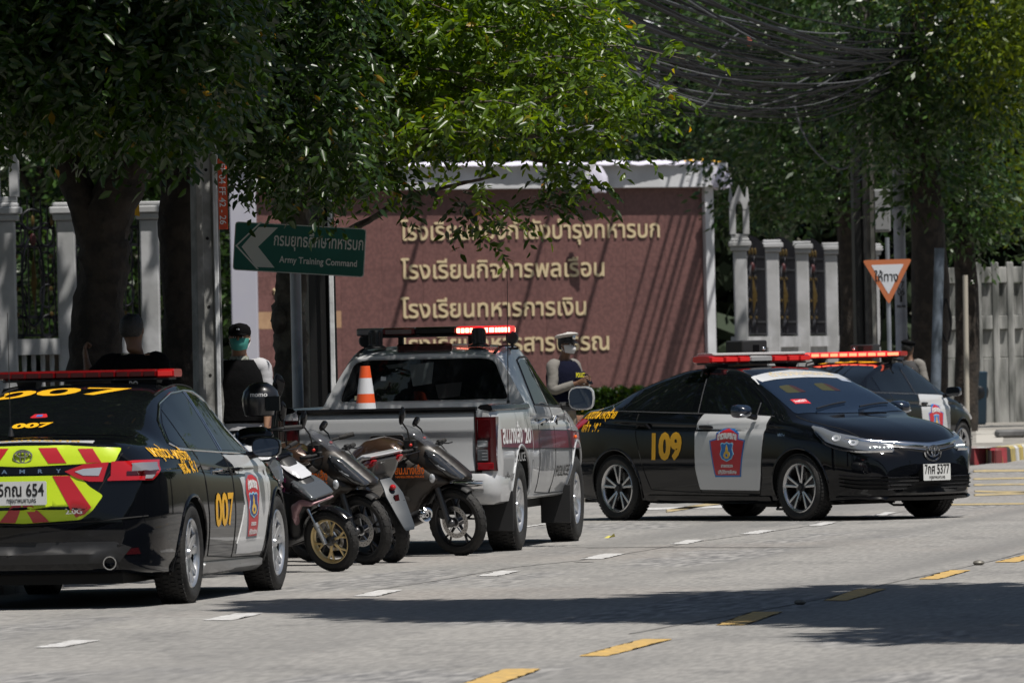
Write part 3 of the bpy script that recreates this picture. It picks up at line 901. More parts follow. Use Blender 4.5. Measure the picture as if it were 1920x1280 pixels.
# ================================================================== black patrol sedan, front three-quarter view
def make_altis():
    t = empty('patrol_sedan')
    T = dict(ws=.83, wm=.885, wsh=.872, zm=.55,
        zb=[(-.98, .36), (-.93, .26), (-.8, .22), (-.3, .18), (2.9, .17), (3.35, .18), (3.58, .2), (3.66, .25)],
        zc=[(-.98, .66), (-.955, .80), (-.92, .98), (-.88, 1.06), (-.80, 1.085), (-.60, 1.105), (-.35, 1.165), (.05, 1.30), (.4, 1.39), (.7, 1.45), (1.05, 1.475), (1.4, 1.462), (1.65, 1.415), (2.1, 1.24), (2.58, 1.01), (2.95, .945), (3.3, .86), (3.52, .755), (3.62, .66), (3.66, .52)],
        tp=[(-.98, .72), (-.93, .84), (-.83, .91), (-.6, .955), (-.3, .985), (.3, 1), (2.2, 1), (2.8, .99), (3.15, .95), (3.4, .87), (3.56, .74), (3.66, .58)],
        wbelt=[(-.98, .68), (-.7, .74), (-.3, .80), (.3, .825), (2.2, .83), (2.6, .82), (3.1, .78), (3.66, .68)],
        zbelt=[(-.98, 1.0), (-.7, 1.02), (-.2, 1.02), (.4, 1.0), (1.5, .965), (2.4, .93), (2.8, .90), (3.2, .82), (3.45, .73), (3.66, .58)],
        wr=[(-.98, .60), (-.6, .64), (-.3, .64), (.1, .61), (.6, .59), (1.5, .59), (1.65, .60), (2.15, .66), (2.52, .72), (3.15, .70), (3.66, .5)],
        zr=[(-.98, 1.04), (-.6, 1.07), (-.3, 1.12), (.1, 1.25), (.5, 1.34), (.8, 1.39), (1.05, 1.405), (1.4, 1.39), (1.65, 1.335), (2.1, 1.17), (2.58, .96), (3.15, .86), (3.45, .75), (3.66, .58)],
        zsh=[(-.98, .86), (-.4, .88), (.6, .85), (2.2, .82), (3.2, .74), (3.66, .6)], bow=(.15, .26))
    xs = list(np.concatenate([[-.98, -.975, -.965, -.95, -.93, -.91, -.89, -.87], np.linspace(-.84, 3.50, 112), [3.53, 3.56, 3.59, 3.615, 3.635, 3.65, 3.658, 3.66]]))
    V, Fs = car_body(T, xs); Sf = Surf(V, Fs)
    WB = 2.70
    cut_arches(V, Fs, [(0, .32, .37), (WB, .32, .37)], .60, 'body', black_paint, t)
    for wx in (0, WB): arch_liner(Sf, wx, .32, .37, .54, t, black_paint, .22)
    for wx in (0, WB):
        for s_ in (-1, 1): make_wheel(t, 'wheel', wx, s_ * .765, .315, .318, .205, 'altis', s_, .236)
    mb = MB(); mb.box((-.8, -.6, .17), (3.3, .6, .30)); mb.box((-.2 + WB - .55, -.75, .13), (WB - .45, .75, .2)); mb.build('underbody', underside, t)
    def glass_top(pts, name, m, off=.004):
        return Sf.patch('T', round_poly(pts, .05), name, m, t, off, .06, .006)
    glass_top([(-.42, -.60), (-.45, 0), (-.42, .60), (.38, .55), (.46, 0), (.38, -.55)], 'rear_window', glass_dark)
    ws_ = glass_top([(2.48, -.685), (2.56, -.35), (2.59, 0), (2.56, .35), (2.48, .685), (1.68, .565), (1.60, 0), (1.68, -.565)], 'windscreen', glass_screen)
    # white sun strip with lettering, papers and a red permit behind the screen
    Sf.patch('T', [(1.85, -.60), (1.80, 0), (1.85, .60), (1.70, .565), (1.625, 0), (1.70, -.565)], 'sun_strip', white_film, t, .007, .06, .002)
    Vt, Ft = text2d('ตำรวจนครบาล', .10, width=.78)
    def scr(name, body, size, cx, cy, m, width, off=.009, bold=.001):
        Vt, Ft = text2d(body, size, bold=bold, width=width); q = []
        for a, b in Vt:
            p, n = Sf.hit('T', cx - b * 1.15, cy + a); q.append(p + n * off)   # front view: right = +y, up = -x
        mb = MB(); mb.add(q, Ft); mb.build(name, m, t, smooth=False)
    scr('strip_lettering', 'ตำรวจนครบาล', .13, 1.79, 0.02, mat('faded gold lettering', (.62, .50, .30), .5), .78)
    Sf.patch('T', [(2.33, -.56), (2.35, -.38), (2.27, -.38), (2.25, -.56)], 'red_permit', em_red, t, .007, .06, .002)
    scr('permit_lettering', '7กศ5377', .045, 2.315, -.47, em_white, .15)
    Sf.patch('T', [(1.91, .40), (1.92, .52), (1.85, .50), (1.84, .39)], 'tax_sticker', mat('pale sticker', (.3, .34, .42), .4), t, .006, .06, .001)
    for (cx, cy, cols) in ((2.08, -.36, 0), (2.08, .08, 1)):
        Sf.patch('T', round_poly([(cx + .06, cy - .13), (cx + .07, cy + .04), (cx - .10, cy + .02), (cx - .09, cy - .12)], .03), 'hi_vis_vest', mat('vest behind glass', (.035, .034, .008), .5), t, .0052, .06, .001)
        Sf.patch('T', round_poly([(cx + .07, cy + .02), (cx + .07, cy + .10), (cx - .07, cy + .06), (cx - .10, cy + .01)], .02), 'hi_vis_vest', mat('vest red behind glass', (.028, .005, .007), .5), t, .0058, .06, .001)
    for s0, s1 in ((-.42, .02), (.12, .56)):
        mb = MB(); q = []
        for k in range(8):
            y = s0 + (s1 - s0) * k / 7; p, n = Sf.hit('T', 2.47 - .16 * (1 - k / 7) * 0 - .0 + (-.10) * math.sin(k / 7 * 1.2), y); q.append(p + n * .02)
        mb.tube(q, .008, 6); mb.build('wiper', black_plastic, t)
    def sides(view, s_):
        Sf.patch(view, [(-.22, 1.10), (.02, 1.085), (.10, 1.26), (.0, 1.225)], 'quarter_glass', glass_dark, t, .003, .08)
        Sf.patch(view, [(.07, 1.075), (1.08, 1.045), (1.02, 1.395), (.72, 1.382), (.42, 1.335), (.16, 1.265)], 'rear_door_glass', glass_dark, t, .003, .08)
        Sf.patch(view, [(1.20, 1.042), (2.02, 1.02), (1.99, 1.13), (1.76, 1.25), (1.50, 1.348), (1.32, 1.383), (1.13, 1.398)], 'front_door_glass', glass_dark, t, .003, .08)
        Sf.patch(view, [(2.06, 1.018), (2.26, 1.0), (2.03, 1.12)], 'quarter_glass', glass_dark, t, .003, .08)
        Sf.line(view, [(-.26, 1.11), (-.1, 1.06), (.1, 1.055), (1.1, 1.03), (2.0, 1.005), (2.28, .99)], 'belt_trim', mat('grey trim', (.25, .25, .26), .25, .8), t, .006, .002)
        Sf.line(view, [(2.04, 1.005), (2.01, 1.12)], 'pillar_trim', mat('grey trim', (0, 0, 0)), t, .005, .003)
        Sf.line(view, [(1.185, 1.03), (1.11, 1.36)], 'pillar_trim', mat('grey trim', (0, 0, 0)), t, .005, .003)
        Sf.line(view, [(.30, 1.03), (.33, .80), (.42, .55), (.52, .30), (1.26, .27), (1.25, .6), (1.22, 1.0)], 'door_seam', seam_black, t, .005)
        Sf.line(view, [(1.26, .27), (2.12, .255), (2.18, .4), (2.21, .7), (2.26, .97)], 'door_seam', seam_black, t, .005)
        wp = [(1.235, 1.015), (2.30, .985), (2.335, .955), (2.27, .70), (2.235, .42), (2.17, .275), (1.275, .29), (1.24, .33), (1.225, .92), (1.17, .93)]
        wp = [(1.28, 1.022), (2.24, .995), (2.215, .80), (2.18, .45), (2.13, .29), (1.26, .30), (1.225, .5), (1.215, .90), (1.235, .955)]
        Sf.patch(view, round_poly(wp, .02), 'white_door_panel', white_film, t, .006, .04, .006)
        shield_emblem(Sf, view, (1.70, .655), .235, t, 'altis')
        Sf.text(view, '109', .34, (.80, .60), 'car_number', yellow_num, t, .005, width=.45, bold=.018)
        Sf.text(view, 'เหตุด่วน-เหตุร้าย', .11, (-.34, .99), 'side_lettering', yellow_num, t, .006, width=.60, bold=.003)
        Sf.text(view, 'แจ้ง 191', .115, (-.40, .865), 'side_lettering', yellow_num, t, .006, width=.30, bold=.003)
        for hx in (.42, 1.36):
            mb = MB(); p, n = Sf.hit(view, hx, .895)
            mb.tube([p + Vector((-.10, 0, 0)) - n * .005, p + Vector((-.07, 0, .002)) + n * .03, p + Vector((.06, 0, 0)) + n * .03, p + Vector((.10, 0, -.004)) - n * .004], [.010, .017, .017, .010], 8)
            mb.build('door_handle', gloss_plastic, t)
        Sf.patch(view, round_poly([(.40, .165), (2.28, .16), (2.26, .235), (.44, .25)], .02), 'sill', gloss_plastic, t, .015, .1, .04)
        Sf.text(view, 'VVT-i', .04, (2.47, .80), 'side_badge', chrome, t, .004, bold=.001)
        # tail lamp wraps the rear corner
        Sf.patch(view, [(-.80, 1.0), (-.50, .97), (-.62, .88), (-.82, .84)], 'tail_lamp', red_lens, t, .008, .05, .012)
    side_both(sides)
    for s_ in (-1, 1):
        o = make_mirror(t, 2.04, s_ * .90, 1.045, s_, mat('blue black paint', (.008, .014, .028), .2, 0, 1), glass_dark, gloss_plastic, .21, .13)
        mb = MB(); mb.ball((2.13, s_ * 1.02, 1.01), (.02, .07, .018), 10, 6); mb.build('mirror_lamp', clear_lens, o)
    # ---- nose: drawn on the front surface (u = y, v = z)
    def sweep(rows, nm, m_, of=.01):
        vs = []; fs = []; nn = len(rows[0])
        for r in rows:
            for (vw, u, v) in r:
                p, n = Sf.hit(vw, u, v); vs.append(p + n * of)
        for i in range(len(rows) - 1):
            for j in range(nn - 1): a = i * nn + j; fs.append((a, a + 1, a + nn + 1, a + nn))
        mb = MB(); mb.add(vs, fs); return mb.build(nm, m_, t, autos=70)
    def radial(y, z):
        """point on the nose found by shooting from outside toward the nose centre, works round the corner"""
        a = y
        c0 = Vector((2.75, 0, z)); d = Vector((math.cos(a), math.sin(a), 0))
        o = c0 + d * 4
        p, n, i, ds = Sf.b.ray_cast(o, -d)
        if p is None: p, n, i, ds = Sf.b.find_nearest(c0 + d * .9)
        if n.dot(d) < 0: n = -n
        return p, n
    def band(pairs, nm, m_, of=.008, n_=4, par=None, sk=.02):
        """pairs: (angle, z_low, z_high) round the nose"""
        vs = []; fs = []
        A = [p[0] for p in pairs]; lo = pchip([(p[0], p[1]) for p in pairs]); hi = pchip([(p[0], p[2]) for p in pairs])
        K = max(6, int((A[-1] - A[0]) / .04))
        for i in range(K + 1):
            a = A[0] + (A[-1] - A[0]) * i / K; l, h = float(lo(a)), float(hi(a))
            for j in range(n_ + 1):
                p, n = radial(a, l + (h - l) * j / n_)
                vs.append(p + n * (of - (sk if j in (0, n_) else 0)))
        m = n_ + 1
        for i in range(K):
            for j in range(n_): a = i * m + j; fs.append((a, a + m, a + m + 1, a + 1))
        mb = MB(); mb.add(vs, fs); return mb.build(nm, m_, par or t, autos=60)
    # full-width grille opening and chrome wing
    band([(-.62, .700, .715), (-.45, .655, .715), (-.2, .625, .700), (0, .600, .690), (.2, .625, .700), (.45, .655, .715), (.62, .700, .715)], 'grille', black_plastic, .006)
    band([(-1.0, .755, .777), (-.6, .708, .752), (-.3, .685, .735), (0, .668, .718), (.3, .685, .735), (.6, .708, .752), (1.0, .755, .777)], 'chrome_wing', chrome, .022, 3)
    band([(-.55, .683, .690), (-.3, .660, .672), (-.09, .640, .655)], 'grille_bar', chrome, .016, 3)
    band([(.09, .640, .655), (.3, .660, .672), (.55, .683, .690)], 'grille_bar', chrome, .016, 3)
    # badge
    p0, n0 = radial(0, .635); n0 = Vector((1, 0, .15)).normalized()
    mb = MB()
    for (ry, rz, dz) in ((.075, .052, 0), (.048, .020, .018), (.020, .045, 0)):
        mb.tube([p0 + n0 * .03 + Vector((0, ry * math.cos(a), dz + rz * math.sin(a))) for a in [2 * PI * i / 24 for i in range(25)]], .0075, 6, cap=False)
    mb.build('badge', chrome, t)
    mb = MB(); mb.tube([p0 + n0 * .022 + Vector((0, .10 * math.cos(a), -.008 + .085 * math.sin(a))) for a in [PI + PI * i / 16 for i in range(17)]], .010, 6); mb.build('badge_surround', chrome, t)
    for s_ in (-1, 1):
        def sg(pr): return sorted([(s_ * a, l, h) for a, l, h in pr])
        lampo = band(sg([(.46, .640, .715), (.70, .640, .765), (.95, .665, .820), (1.20, .725, .862), (1.36, .805, .890), (1.48, .872, .897)]), 'headlamp', mat('headlamp glass', (.20, .215, .235), .06, .45, 1), .012)
        band(sg([(.48, .636, .648), (.75, .634, .648), (1.0, .656, .672), (1.22, .715, .730), (1.42, .83, .845)]), 'lamp_trim', chrome, .020, 2)
        for k, (a, z, r) in enumerate(((.90, .730, .044), (1.10, .772, .040))):
            p, n = radial(s_ * a, z)
            M = Matrix.Translation(p + n * .004) @ n.to_track_quat('Z', 'Y').to_matrix().to_4x4()
            mb = MB(); mb.M = M; mb.lathe([(0, .004), (r * .6, .010), (r * .85, .010), (r, .014), (r * 1.1, .008)], 20, 'Z'); mb.build('projector_lens', clear_lens, lampo)
        for k in range(5):
            p, n = radial(s_ * (.52 + .05 * k), .672 + .001 * k); mb = MB(); mb.ball(p + n * .016, .008, 8, 5); mb.build('daytime_diode', led_white, lampo)
        # lower side intakes
        for k in range(4):
            band(sg([(.55, .40 - .038 * k, .414 - .038 * k), (.8, .405 - .038 * k, .419 - .038 * k), (1.05, .425 - .034 * k, .437 - .034 * k)]), 'intake_slat', gloss_plastic, .022, 2)
    band([(-1.0, .27, .41), (-.6, .255, .43), (0, .25, .43), (.6, .255, .43), (1.0, .27, .41)], 'lower_intake', mat('intake black', (.004, .004, .004), .7), .004)
    for k in range(4):
        z = .285 + .036 * k
        band([(-.62, z, z + .010), (0, z - .004, z + .006), (.62, z, z + .010)], 'intake_slat', mat('slat grey edge', (.05, .05, .055), .2, .3, 1), .018, 2)
    band([(-1.1, .215, .235), (-.5, .20, .222), (0, .195, .218), (.5, .20, .222), (1.1, .215, .235)], 'front_lip', gloss_plastic, .03, 3)
    # number plate
    Mx = Matrix.Translation((3.66 + .035, 0, .44)) @ Matrix(((0, 0, 1, 0), (1, 0, 0, 0), (0, 1, 0, 0), (0, 0, 0, 1))) @ Matrix.Rotation(R_(0), 4, 'X')
    mb = MB(); mb.M = Mx
    mb.prism(round_poly([(-.17, -.0775), (.17, -.0775), (.17, .0775), (-.17, .0775)], .01), 0, .006, 'Z')
    o = mb.build('number_plate', plate_white, t)
    flat_text('7กศ 5377', .125, Mx @ Matrix.Translation((0, -.015, .0065)), 'plate_lettering', ink, o, width=.31, bold=.004)
    flat_text('กรุงเทพมหานคร', .045, Mx @ Matrix.Translation((0, -.062, .0065)), 'plate_lettering', ink, o, width=.2, bold=.001)
    mb = MB(); mb.box((3.50, -.15, .375), (3.69, .15, .505)); mb.build('plate_holder', black_plastic, t)
    # tow hook bracket under the sill behind the front wheel
    # bonnet edge seam
    for s_ in (-1, 1):
        Sf.line('T', [(2.5, s_ * .70), (2.95, s_ * .68), (3.34, s_ * .58), (3.50, s_ * .40)], 'bonnet_seam', seam_black, t, .005)
        Sf.line('T', [(.46, s_ * .53), (1.66, s_ * .535)], 'roof_moulding', seam_black, t, .007)
        mb = MB(); mb.tube([(2.2, s_ * .66, .16), (2.24, s_ * .74, .11), (2.42, s_ * .74, .11), (2.46, s_ * .66, .16)], .012, 6); mb.build('jack_bracket', black_plastic, t)
    p, n = Sf.hit('T', 3.02, .18)
    # rear of the car, seen on the second one
    Sf.patch('B', round_poly([(-.5, 1.0), (.5, 1.0), (.55, .93), (-.55, .93)], .02), 'boot_film', yellow_hi, t, .004, .08, .004)
    for s_ in (-1, 1): Sf.patch('B', [(s_ * .40, .98), (s_ * .74, .985), (s_ * .72, .86), (s_ * .45, .87)], 'tail_lamp', red_lens, t, .008, .06, .012)
    text_line_on_top(Sf, '109', .36, (.75, 0), yellow_num, t, 'rear', width=.8, bold=.012)
    return t, Sf
# ================================================================== silver police pickup, seen from behind
def make_truck():
    t = empty('police_pickup')
    WB = 3.10
    # ---- cab and bonnet
    T = dict(ws=.86, wm=.925, wsh=.915, zm=.72,
        zb=[(.62, .42), (1.0, .40), (2.4, .40), (3.4, .42), (3.85, .46), (4.02, .52)],
        zc=[(.62, 1.64), (.66, 1.665), (.80, 1.695), (1.2, 1.72), (1.7, 1.725), (2.0, 1.69), (2.2, 1.62), (2.6, 1.36), (2.85, 1.22), (3.2, 1.17), (3.7, 1.10), (3.9, 1.0), (4.0, .84), (4.02, .72)],
        tp=[(.62, .995), (1, 1), (2.4, 1), (3.2, .985), (3.7, .94), (3.9, .86), (4.0, .76), (4.02, .70)],
        wbelt=[(.62, .885), (2.4, .885), (3.0, .87), (3.6, .84), (4.02, .8)],
        zbelt=[(.62, 1.165), (1.5, 1.155), (2.5, 1.135), (3.1, 1.08), (3.7, 1.0), (4.02, .8)],
        wr=[(.62, .655), (.9, .665), (1.5, .665), (2.0, .655), (2.5, .72), (2.85, .78), (3.4, .76), (4.02, .7)],
        zr=[(.62, 1.56), (.8, 1.60), (1.2, 1.635), (1.7, 1.635), (2.0, 1.59), (2.2, 1.51), (2.6, 1.28), (2.85, 1.17), (3.4, 1.08), (4.02, .74)],
        zsh=[(.62, 1.02), (2.4, 1.0), (3.3, .96), (4.02, .8)], bow=(.0, .24))
    xs = list(np.concatenate([[.62, .625, .635, .655, .68], np.linspace(.72, 3.85, 90), [3.89, 3.93, 3.96, 3.985, 4.0, 4.01, 4.02]]))
    V, Fs = car_body(T, xs)
    # cab back leans forward toward the roof
    V = [(x + (max(0, z - 1.15) * .20 if x < 1.3 else 0) * max(0, (1.3 - x) / .68), y, z) for x, y, z in V]
    Sf = Surf(V, Fs)
    cab = cut_arches(V, Fs, [(WB, .41, .46)], .62, 'cab', silver_paint, t)
    arch_liner(Sf, WB, .41, .46, .56, t, silver_paint, .42)
    # ---- load bed: one outer skin with the wheel opening, inner walls and floor
    bx0, bx1 = -1.16, .60
    pr = [(.0, .60), (.78, .60), (.875, .44), (.905, .50), (.918, .62), (.925, .74), (.920, .90), (.915, 1.00), (.905, 1.08), (.89, 1.16), (.87, 1.185), (.82, 1.19), (.80, 1.18), (.79, 1.12), (.785, .70), (.78, .66), (0, .66)]
    rings = []
    for x in [bx0, bx0 + .01, bx0 + .03, bx0 + .06, bx0 + .10, bx0 + .16] + list(np.linspace(bx0 + .22, bx1, 40)):
        k = max(0, 1 - (x - bx0) / .20); k = 1 - .055 * k * k
        half = [(p[0] * (k if p[0] > .8 else 1), p[1] if not (p[1] < .52 and x < bx0 + .03) else p[1] + .02) for p in pr]
        rings.append([(x, y, z) for y, z in half] + [(x, -y, z) for y, z in half[-2:0:-1]])
    n = len(rings[0]); Vb = [p for r in rings for p in r]; Fb = []
    for i in range(len(rings) - 1):
        for j in range(n): a = i * n + j; b_ = i * n + (j + 1) % n; Fb.append((a, b_, b_ + n, a + n))
    # close the rear ends of both side walls only
    for sgn in (1, -1):
        idx = list(range(1, len(pr) - 2 + 1))
        loop = idx if sgn == 1 else [(n - i) % n for i in idx]
        Fb.append(tuple(loop if sgn == 1 else loop[::-1]))
    Sb = Surf(Vb, [f for f in Fb])
    cut_arches(Vb, Fb, [(0, .41, .46)], .79, 'load_bed', silver_paint, t)
    arch_liner(Sb, 0, .41, .46, .60, t, silver_paint, .44)
    mb = MB(); mb.box((-.9, -.66, .32), (3.8, .66, .52)); mb.build('chassis', underside, t)
    # bed rail caps
    for s_ in (-1, 1):
        mb = MB(); rr = []
        for x in (bx0 - .005, bx0 + .02, bx0 + .1, 0, bx1): 
            k = .97 if x < bx0 + .05 else 1
            rr.append([(x, s_ * y * k, z) for y, z in ((.885, 1.160), (.905, 1.175), (.895, 1.205), (.86, 1.218), (.80, 1.213), (.775, 1.19), (.80, 1.175))])
        mb.loft(rr); mb.build('bed_rail', gloss_plastic, t)
    # ---- tailgate
    def gate_x(z): return -1.175 + .018 * math.cos((z - .9) * 5)
    V2 = []; F2 = []; ys = np.linspace(-.725, .725, 33); zs = [.655, .662, .68, .72, .80, .90, .975, .99, 1.02, 1.08, 1.135, 1.15, 1.165, 1.17]
    for i, z in enumerate(zs):
        for y in ys:
            x = -1.168
            if z < .67 or z > 1.16: x += .03
            elif z > 1.145: x += .008
            # recessed lower field below the spoiler crease
            if .70 < z < .985: x += .012 * min(1, (z - .70) / .06) * min(1, (.985 - z) / .012 if z > .97 else 1)
            V2.append((x, y, z))
    m_ = len(ys)
    for i in range(len(zs) - 1):
        for j in range(m_ - 1): a = i * m_ + j; F2.append((a, a + 1, a + m_ + 1, a + m_))
    mb = MB(); back = [(p[0] + .06, p[1], p[2]) for p in V2]; k = len(V2)
    per = [i for i in range(m_)] + [m_ * r + m_ - 1 for r in range(1, len(zs))] + [k - 1 - j for j in range(1, m_)] + [m_ * r for r in range(len(zs) - 2, 0, -1)]
    mb.add(V2 + back, F2 + [tuple(i + k for i in f[::-1]) for f in F2] + [(per[i], per[(i+1) % len(per)], per[(i+1) % len(per)] + k, per[i] + k) for i in range(len(per))])
    gate = mb.build('tailgate', silver_paint, t, autos=35)
    Sg = Surf(V2, F2)
    mb = MB(); mb.loft([[(x, y, z) for x, z in ((-1.18, 1.160), (-1.185, 1.182), (-1.17, 1.20), (-1.10, 1.20), (-1.095, 1.172))] for y in np.linspace(-.74, .74, 10)]); mb.build('tailgate_cap', gloss_plastic, gate)
    Sg.patch('B', round_poly([(-.14, .98), (.14, .98), (.145, .90), (.11, .885), (-.11, .885), (-.145, .90)], .03), 'handle_recess', seam_black, gate, .003, .08, .004)
    hp = round_poly([(-.14, .98), (.14, .98), (.145, .90), (.11, .885), (-.11, .885), (-.145, .90)], .03)
    mb = MB(); mb.tube([(-1.172, -u, v) for u, v in hp] + [(-1.172, -hp[0][0], hp[0][1])], .006, 6, cap=False); mb.build('handle_surround', chrome, gate)
    mb = MB(); mb.bbox((-1.185, -.125, .935), (-1.16, .125, .972), .006); mb.build('tailgate_handle', gloss_plastic, gate)
    # ---- rear lamps
    for s_ in (-1, 1):
        def col(z0, z1, y0, y1, nm, m, out=.0, par=None):
            vs = []; fs = []
            A = 8
            for iz in range(5):
                z = z0 + (z1 - z0) * iz / 4
                for k in range(A + 1):
                    q = k / A; 
                    # sweeps from the back face round to the side
                    y = y0 + (y1 - y0) * min(1, q * 1.6)
                    x = bx0 - .012 - out + (0 if q < .6 else (q - .6) / .4 * .15)
                    if q > .6: y = y1 + .002 + out
                    if q == 1: y -= .0
                    vs.append((x, s_ * y, z))
            for i in range(4):
                for j in range(A): a = i * (A + 1) + j; fs.append((a, a + 1, a + A + 2, a + A + 1))
            b0 = [(v[0] + (.04 if i % (A+1) < 6 else 0), v[1] * (1 if i % (A+1) < 6 else .95), v[2]) for i, v in enumerate(vs)]
            k0 = len(vs); mbx = MB()
            per = list(range(A + 1)) + [(A + 1) * r + A for r in range(1, 5)] + [4 * (A + 1) + A - j for j in range(1, A + 1)] + [(A + 1) * r for r in range(3, 0, -1)]
            mbx.add(vs + b0, fs + [(per[i], per[(i+1) % len(per)], per[(i+1) % len(per)] + k0, per[i] + k0) for i in range(len(per))])
            return mbx.build(nm, m, par or t, autos=60)
        lamp = col(.675, 1.115, .735, .900, 'tail_lamp', red_lens_dark)
        for (z0, z1, y0, y1, m) in ((.865, .925, .745, .835, smoke_lens), (.755, .85, .745, .835, smoke_lens), (.682, .745, .745, .880, mat('deep red lens', (.20, .006, .010), .08, 0, 1)), (.94, 1.10, .750, .860, red_lens_dark)):
            mb = MB(); mb.bbox((bx0 - .022, min(s_ * y0, s_ * y1), z0), (bx0 - .005, max(s_ * y0, s_ * y1), z1), .006); lens = mb.build('lamp_insert', m, lamp)
        for zz in (.765, .79, .815):
            mb = MB(); mb.box((bx0 - .025, min(s_ * .785, s_ * .83), zz), (bx0 - .018, max(s_ * .785, s_ * .83), zz + .006)); mb.build('lamp_rib', clear_lens, lamp)
        mb = MB(); mb.box((bx0 - .012, min(s_ * .726, s_ * .734), .62), (bx0 + .05, max(s_ * .726, s_ * .734), 1.17)); mb.build('tailgate_gap', seam_black, t)
    # ---- bumper: painted corners, chrome step
    for s_ in (-1, 1):
        mb = MB(); rr = []
        for z, k, xx in ((.40, .93, -1.10), (.42, .98, -1.16), (.50, 1.0, -1.20), (.60, 1.0, -1.20), (.655, .98, -1.175), (.66, .96, -1.15)):
            r = []
            for (x, y) in ((xx, .70), (xx, .80), (xx + .02, .86), (xx + .07, .905), (xx + .16, .925), (-.62, .925), (-.62, .86), (-1.0, .84), (-1.05, .70)):
                r.append((x, s_ * y * (k if y > .9 else 1), z))
            rr.append(r)
        mb.loft(rr); mb.build('bumper_corner', silver_paint, t, autos=50)
    mb = MB(); rr = []
    for y in np.linspace(-.80, .80, 17):
        dx = -.02 if abs(y) < .72 else 0
        rr.append([(x + dx, y, z) for x, z in ((-1.12, .60), (-1.24, .60), (-1.26, .59), (-1.265, .57), (-1.25, .54), (-1.21, .52), (-1.12, .52))])
    mb.loft(rr); mb.build('chrome_bumper', chrome, t, autos=50)
    mb = MB(); mb.box((-1.285, -.26, .602), (-1.14, .26, .612)); mb.box((-1.275, -.72, .600), (-1.14, -.34, .607)); mb.box((-1.275, .34, .600), (-1.14, .72, .607)); mb.build('bumper_step', black_plastic, t)
    mb = MB(); mb.box((-1.13, -.74, .60), (-1.05, .74, .66)); mb.build('bumper_gap', seam_black, t)
    # ---- cab rear window, high stop lamp
    rw = round_poly([(-.72, 1.245), (.72, 1.245), (.695, 1.33), (.60, 1.575), (.50, 1.60), (-.50, 1.60), (-.60, 1.575), (-.695, 1.33)], .05)
    g = Sf.patch('B', rw, 'rear_window', glass_dark, t, .004, .1, .005)
    Sf.line('B', rw, 'window_seal', mat('seal edge', (.35, .36, .37), .3, .6), t, .006, .003, closed=True)
    for i, (u0, u1, z0, z1, c_) in enumerate(((-.10, .06, 1.37, 1.57, (.05, .06, .062)), (-.30, -.16, 1.52, 1.57, (.02, .024, .024)), (.12, .30, 1.26, 1.40, (.0015, .0015, .0015)))):
        Sf.patch('B', [(-u0, z0), (-u1, z0 + .02), (-u1 - .02, z1), (-u0 + .03, z1 - .02)], 'cab_interior_shape', mat('interior %d' % i, c_, .5), t, .008 + i * .0006, .1, .001)
    Sf.patch('B', [(.44, 1.30), (.59, 1.30), (.59, 1.265), (.44, 1.265)], 'window_label', mat('label cream', (.28, .27, .17), .5), t, .011, .1, .002)
    Sf.text('B', 'KOOKMIN', .035, (.515, 1.272), 'label_lettering', ink, t, .008, width=.13) if False else None
    mb = MB(); mb.bbox((.70, -.235, 1.655), (.735, .235, 1.725), .012); mb.build('stop_lamp', mat('unlit stop lamp', (.02, .003, .004), .2, 0, .6), t)
    for s_ in (-1, 1):
        Sf.line('T', [(.78, s_ * .585), (1.2, s_ * .59), (1.95, s_ * .58)], 'roof_channel', seam_black, t, .014)
        Sf.line('B', [(s_ * .585, 1.63), (s_ * .585, 1.69)], 'roof_channel', seam_black, t, .014)
    Sf.patch('T', round_poly([(2.95, -.75), (2.95, .75), (2.15, .63), (2.15, -.63)], .06), 'windscreen', glass_screen, t, .004, .1, .006)
    def sides(view, s_):
        Sf.patch(view, [(1.03, 1.205), (1.72, 1.19), (1.68, 1.575), (1.42, 1.575), (1.22, 1.545), (1.12, 1.38)], 'rear_door_glass', glass_dark, t, .003, .08)
        Sf.patch(view, [(1.80, 1.188), (2.72, 1.172), (2.66, 1.24), (2.30, 1.44), (2.10, 1.535), (1.95, 1.57), (1.76, 1.578)], 'front_door_glass', glass_dark, t, .003, .08)
        for ln in ([(1.02, 1.195), (1.72, 1.18), (1.80, 1.178), (2.74, 1.16)],): Sf.line(view, ln, 'belt_trim', black_plastic, t, .007, .002)
        Sf.line(view, [(1.02, 1.20), (1.10, 1.40), (1.20, 1.57), (1.42, 1.595), (1.80, 1.60), (2.0, 1.58), (2.14, 1.535), (2.36, 1.43), (2.72, 1.21)], 'window_seal', black_plastic, t, .009, .001)
        Sf.line(view, [(.98, 1.19), (.93, .9), (.95, .62), (1.02, .46), (1.80, .44), (1.785, .8), (1.77, 1.2), (1.73, 1.59)], 'door_seam', seam_black, t, .0045)
        Sf.line(view, [(1.80, .44), (2.62, .44), (2.70, .6), (2.72, .9), (2.80, 1.16)], 'door_seam', seam_black, t, .0045)
        for q, nm in (([(.64, .905), (2.60, .885), (3.9, .87), (3.9, .72), (2.60, .725), (.64, .74)], 'a'),):
            Sf.patch(view, [(.66, .985), (2.72, .955), (3.90, .92), (3.90, .80), (2.72, .81), (.66, .835)], 'maroon_stripe', maroon_film, t, .003, .07, .003)
            Sf.line(view, [(.66, .83), (2.72, .805), (3.88, .795)], 'stripe_edge', ink, t, .006, .002)
            Sf.line(view, [(.66, .99), (2.72, .96), (3.88, .925)], 'stripe_edge', ink, t, .003, .002)
        Sb.patch(view, [(-.98, 1.01), (.595, .985), (.595, .835), (-.98, .865)], 'maroon_stripe', maroon_film, t, .003, .07, .003)
        Sb.line(view, [(-.98, .86), (.595, .83)], 'stripe_edge', ink, t, .006, .002)
        Sb.text(view, 'สน.นางเลิ้ง', .20, (-.45, .895), 'side_lettering', em_white, t, .006, width=1.0, bold=.006)
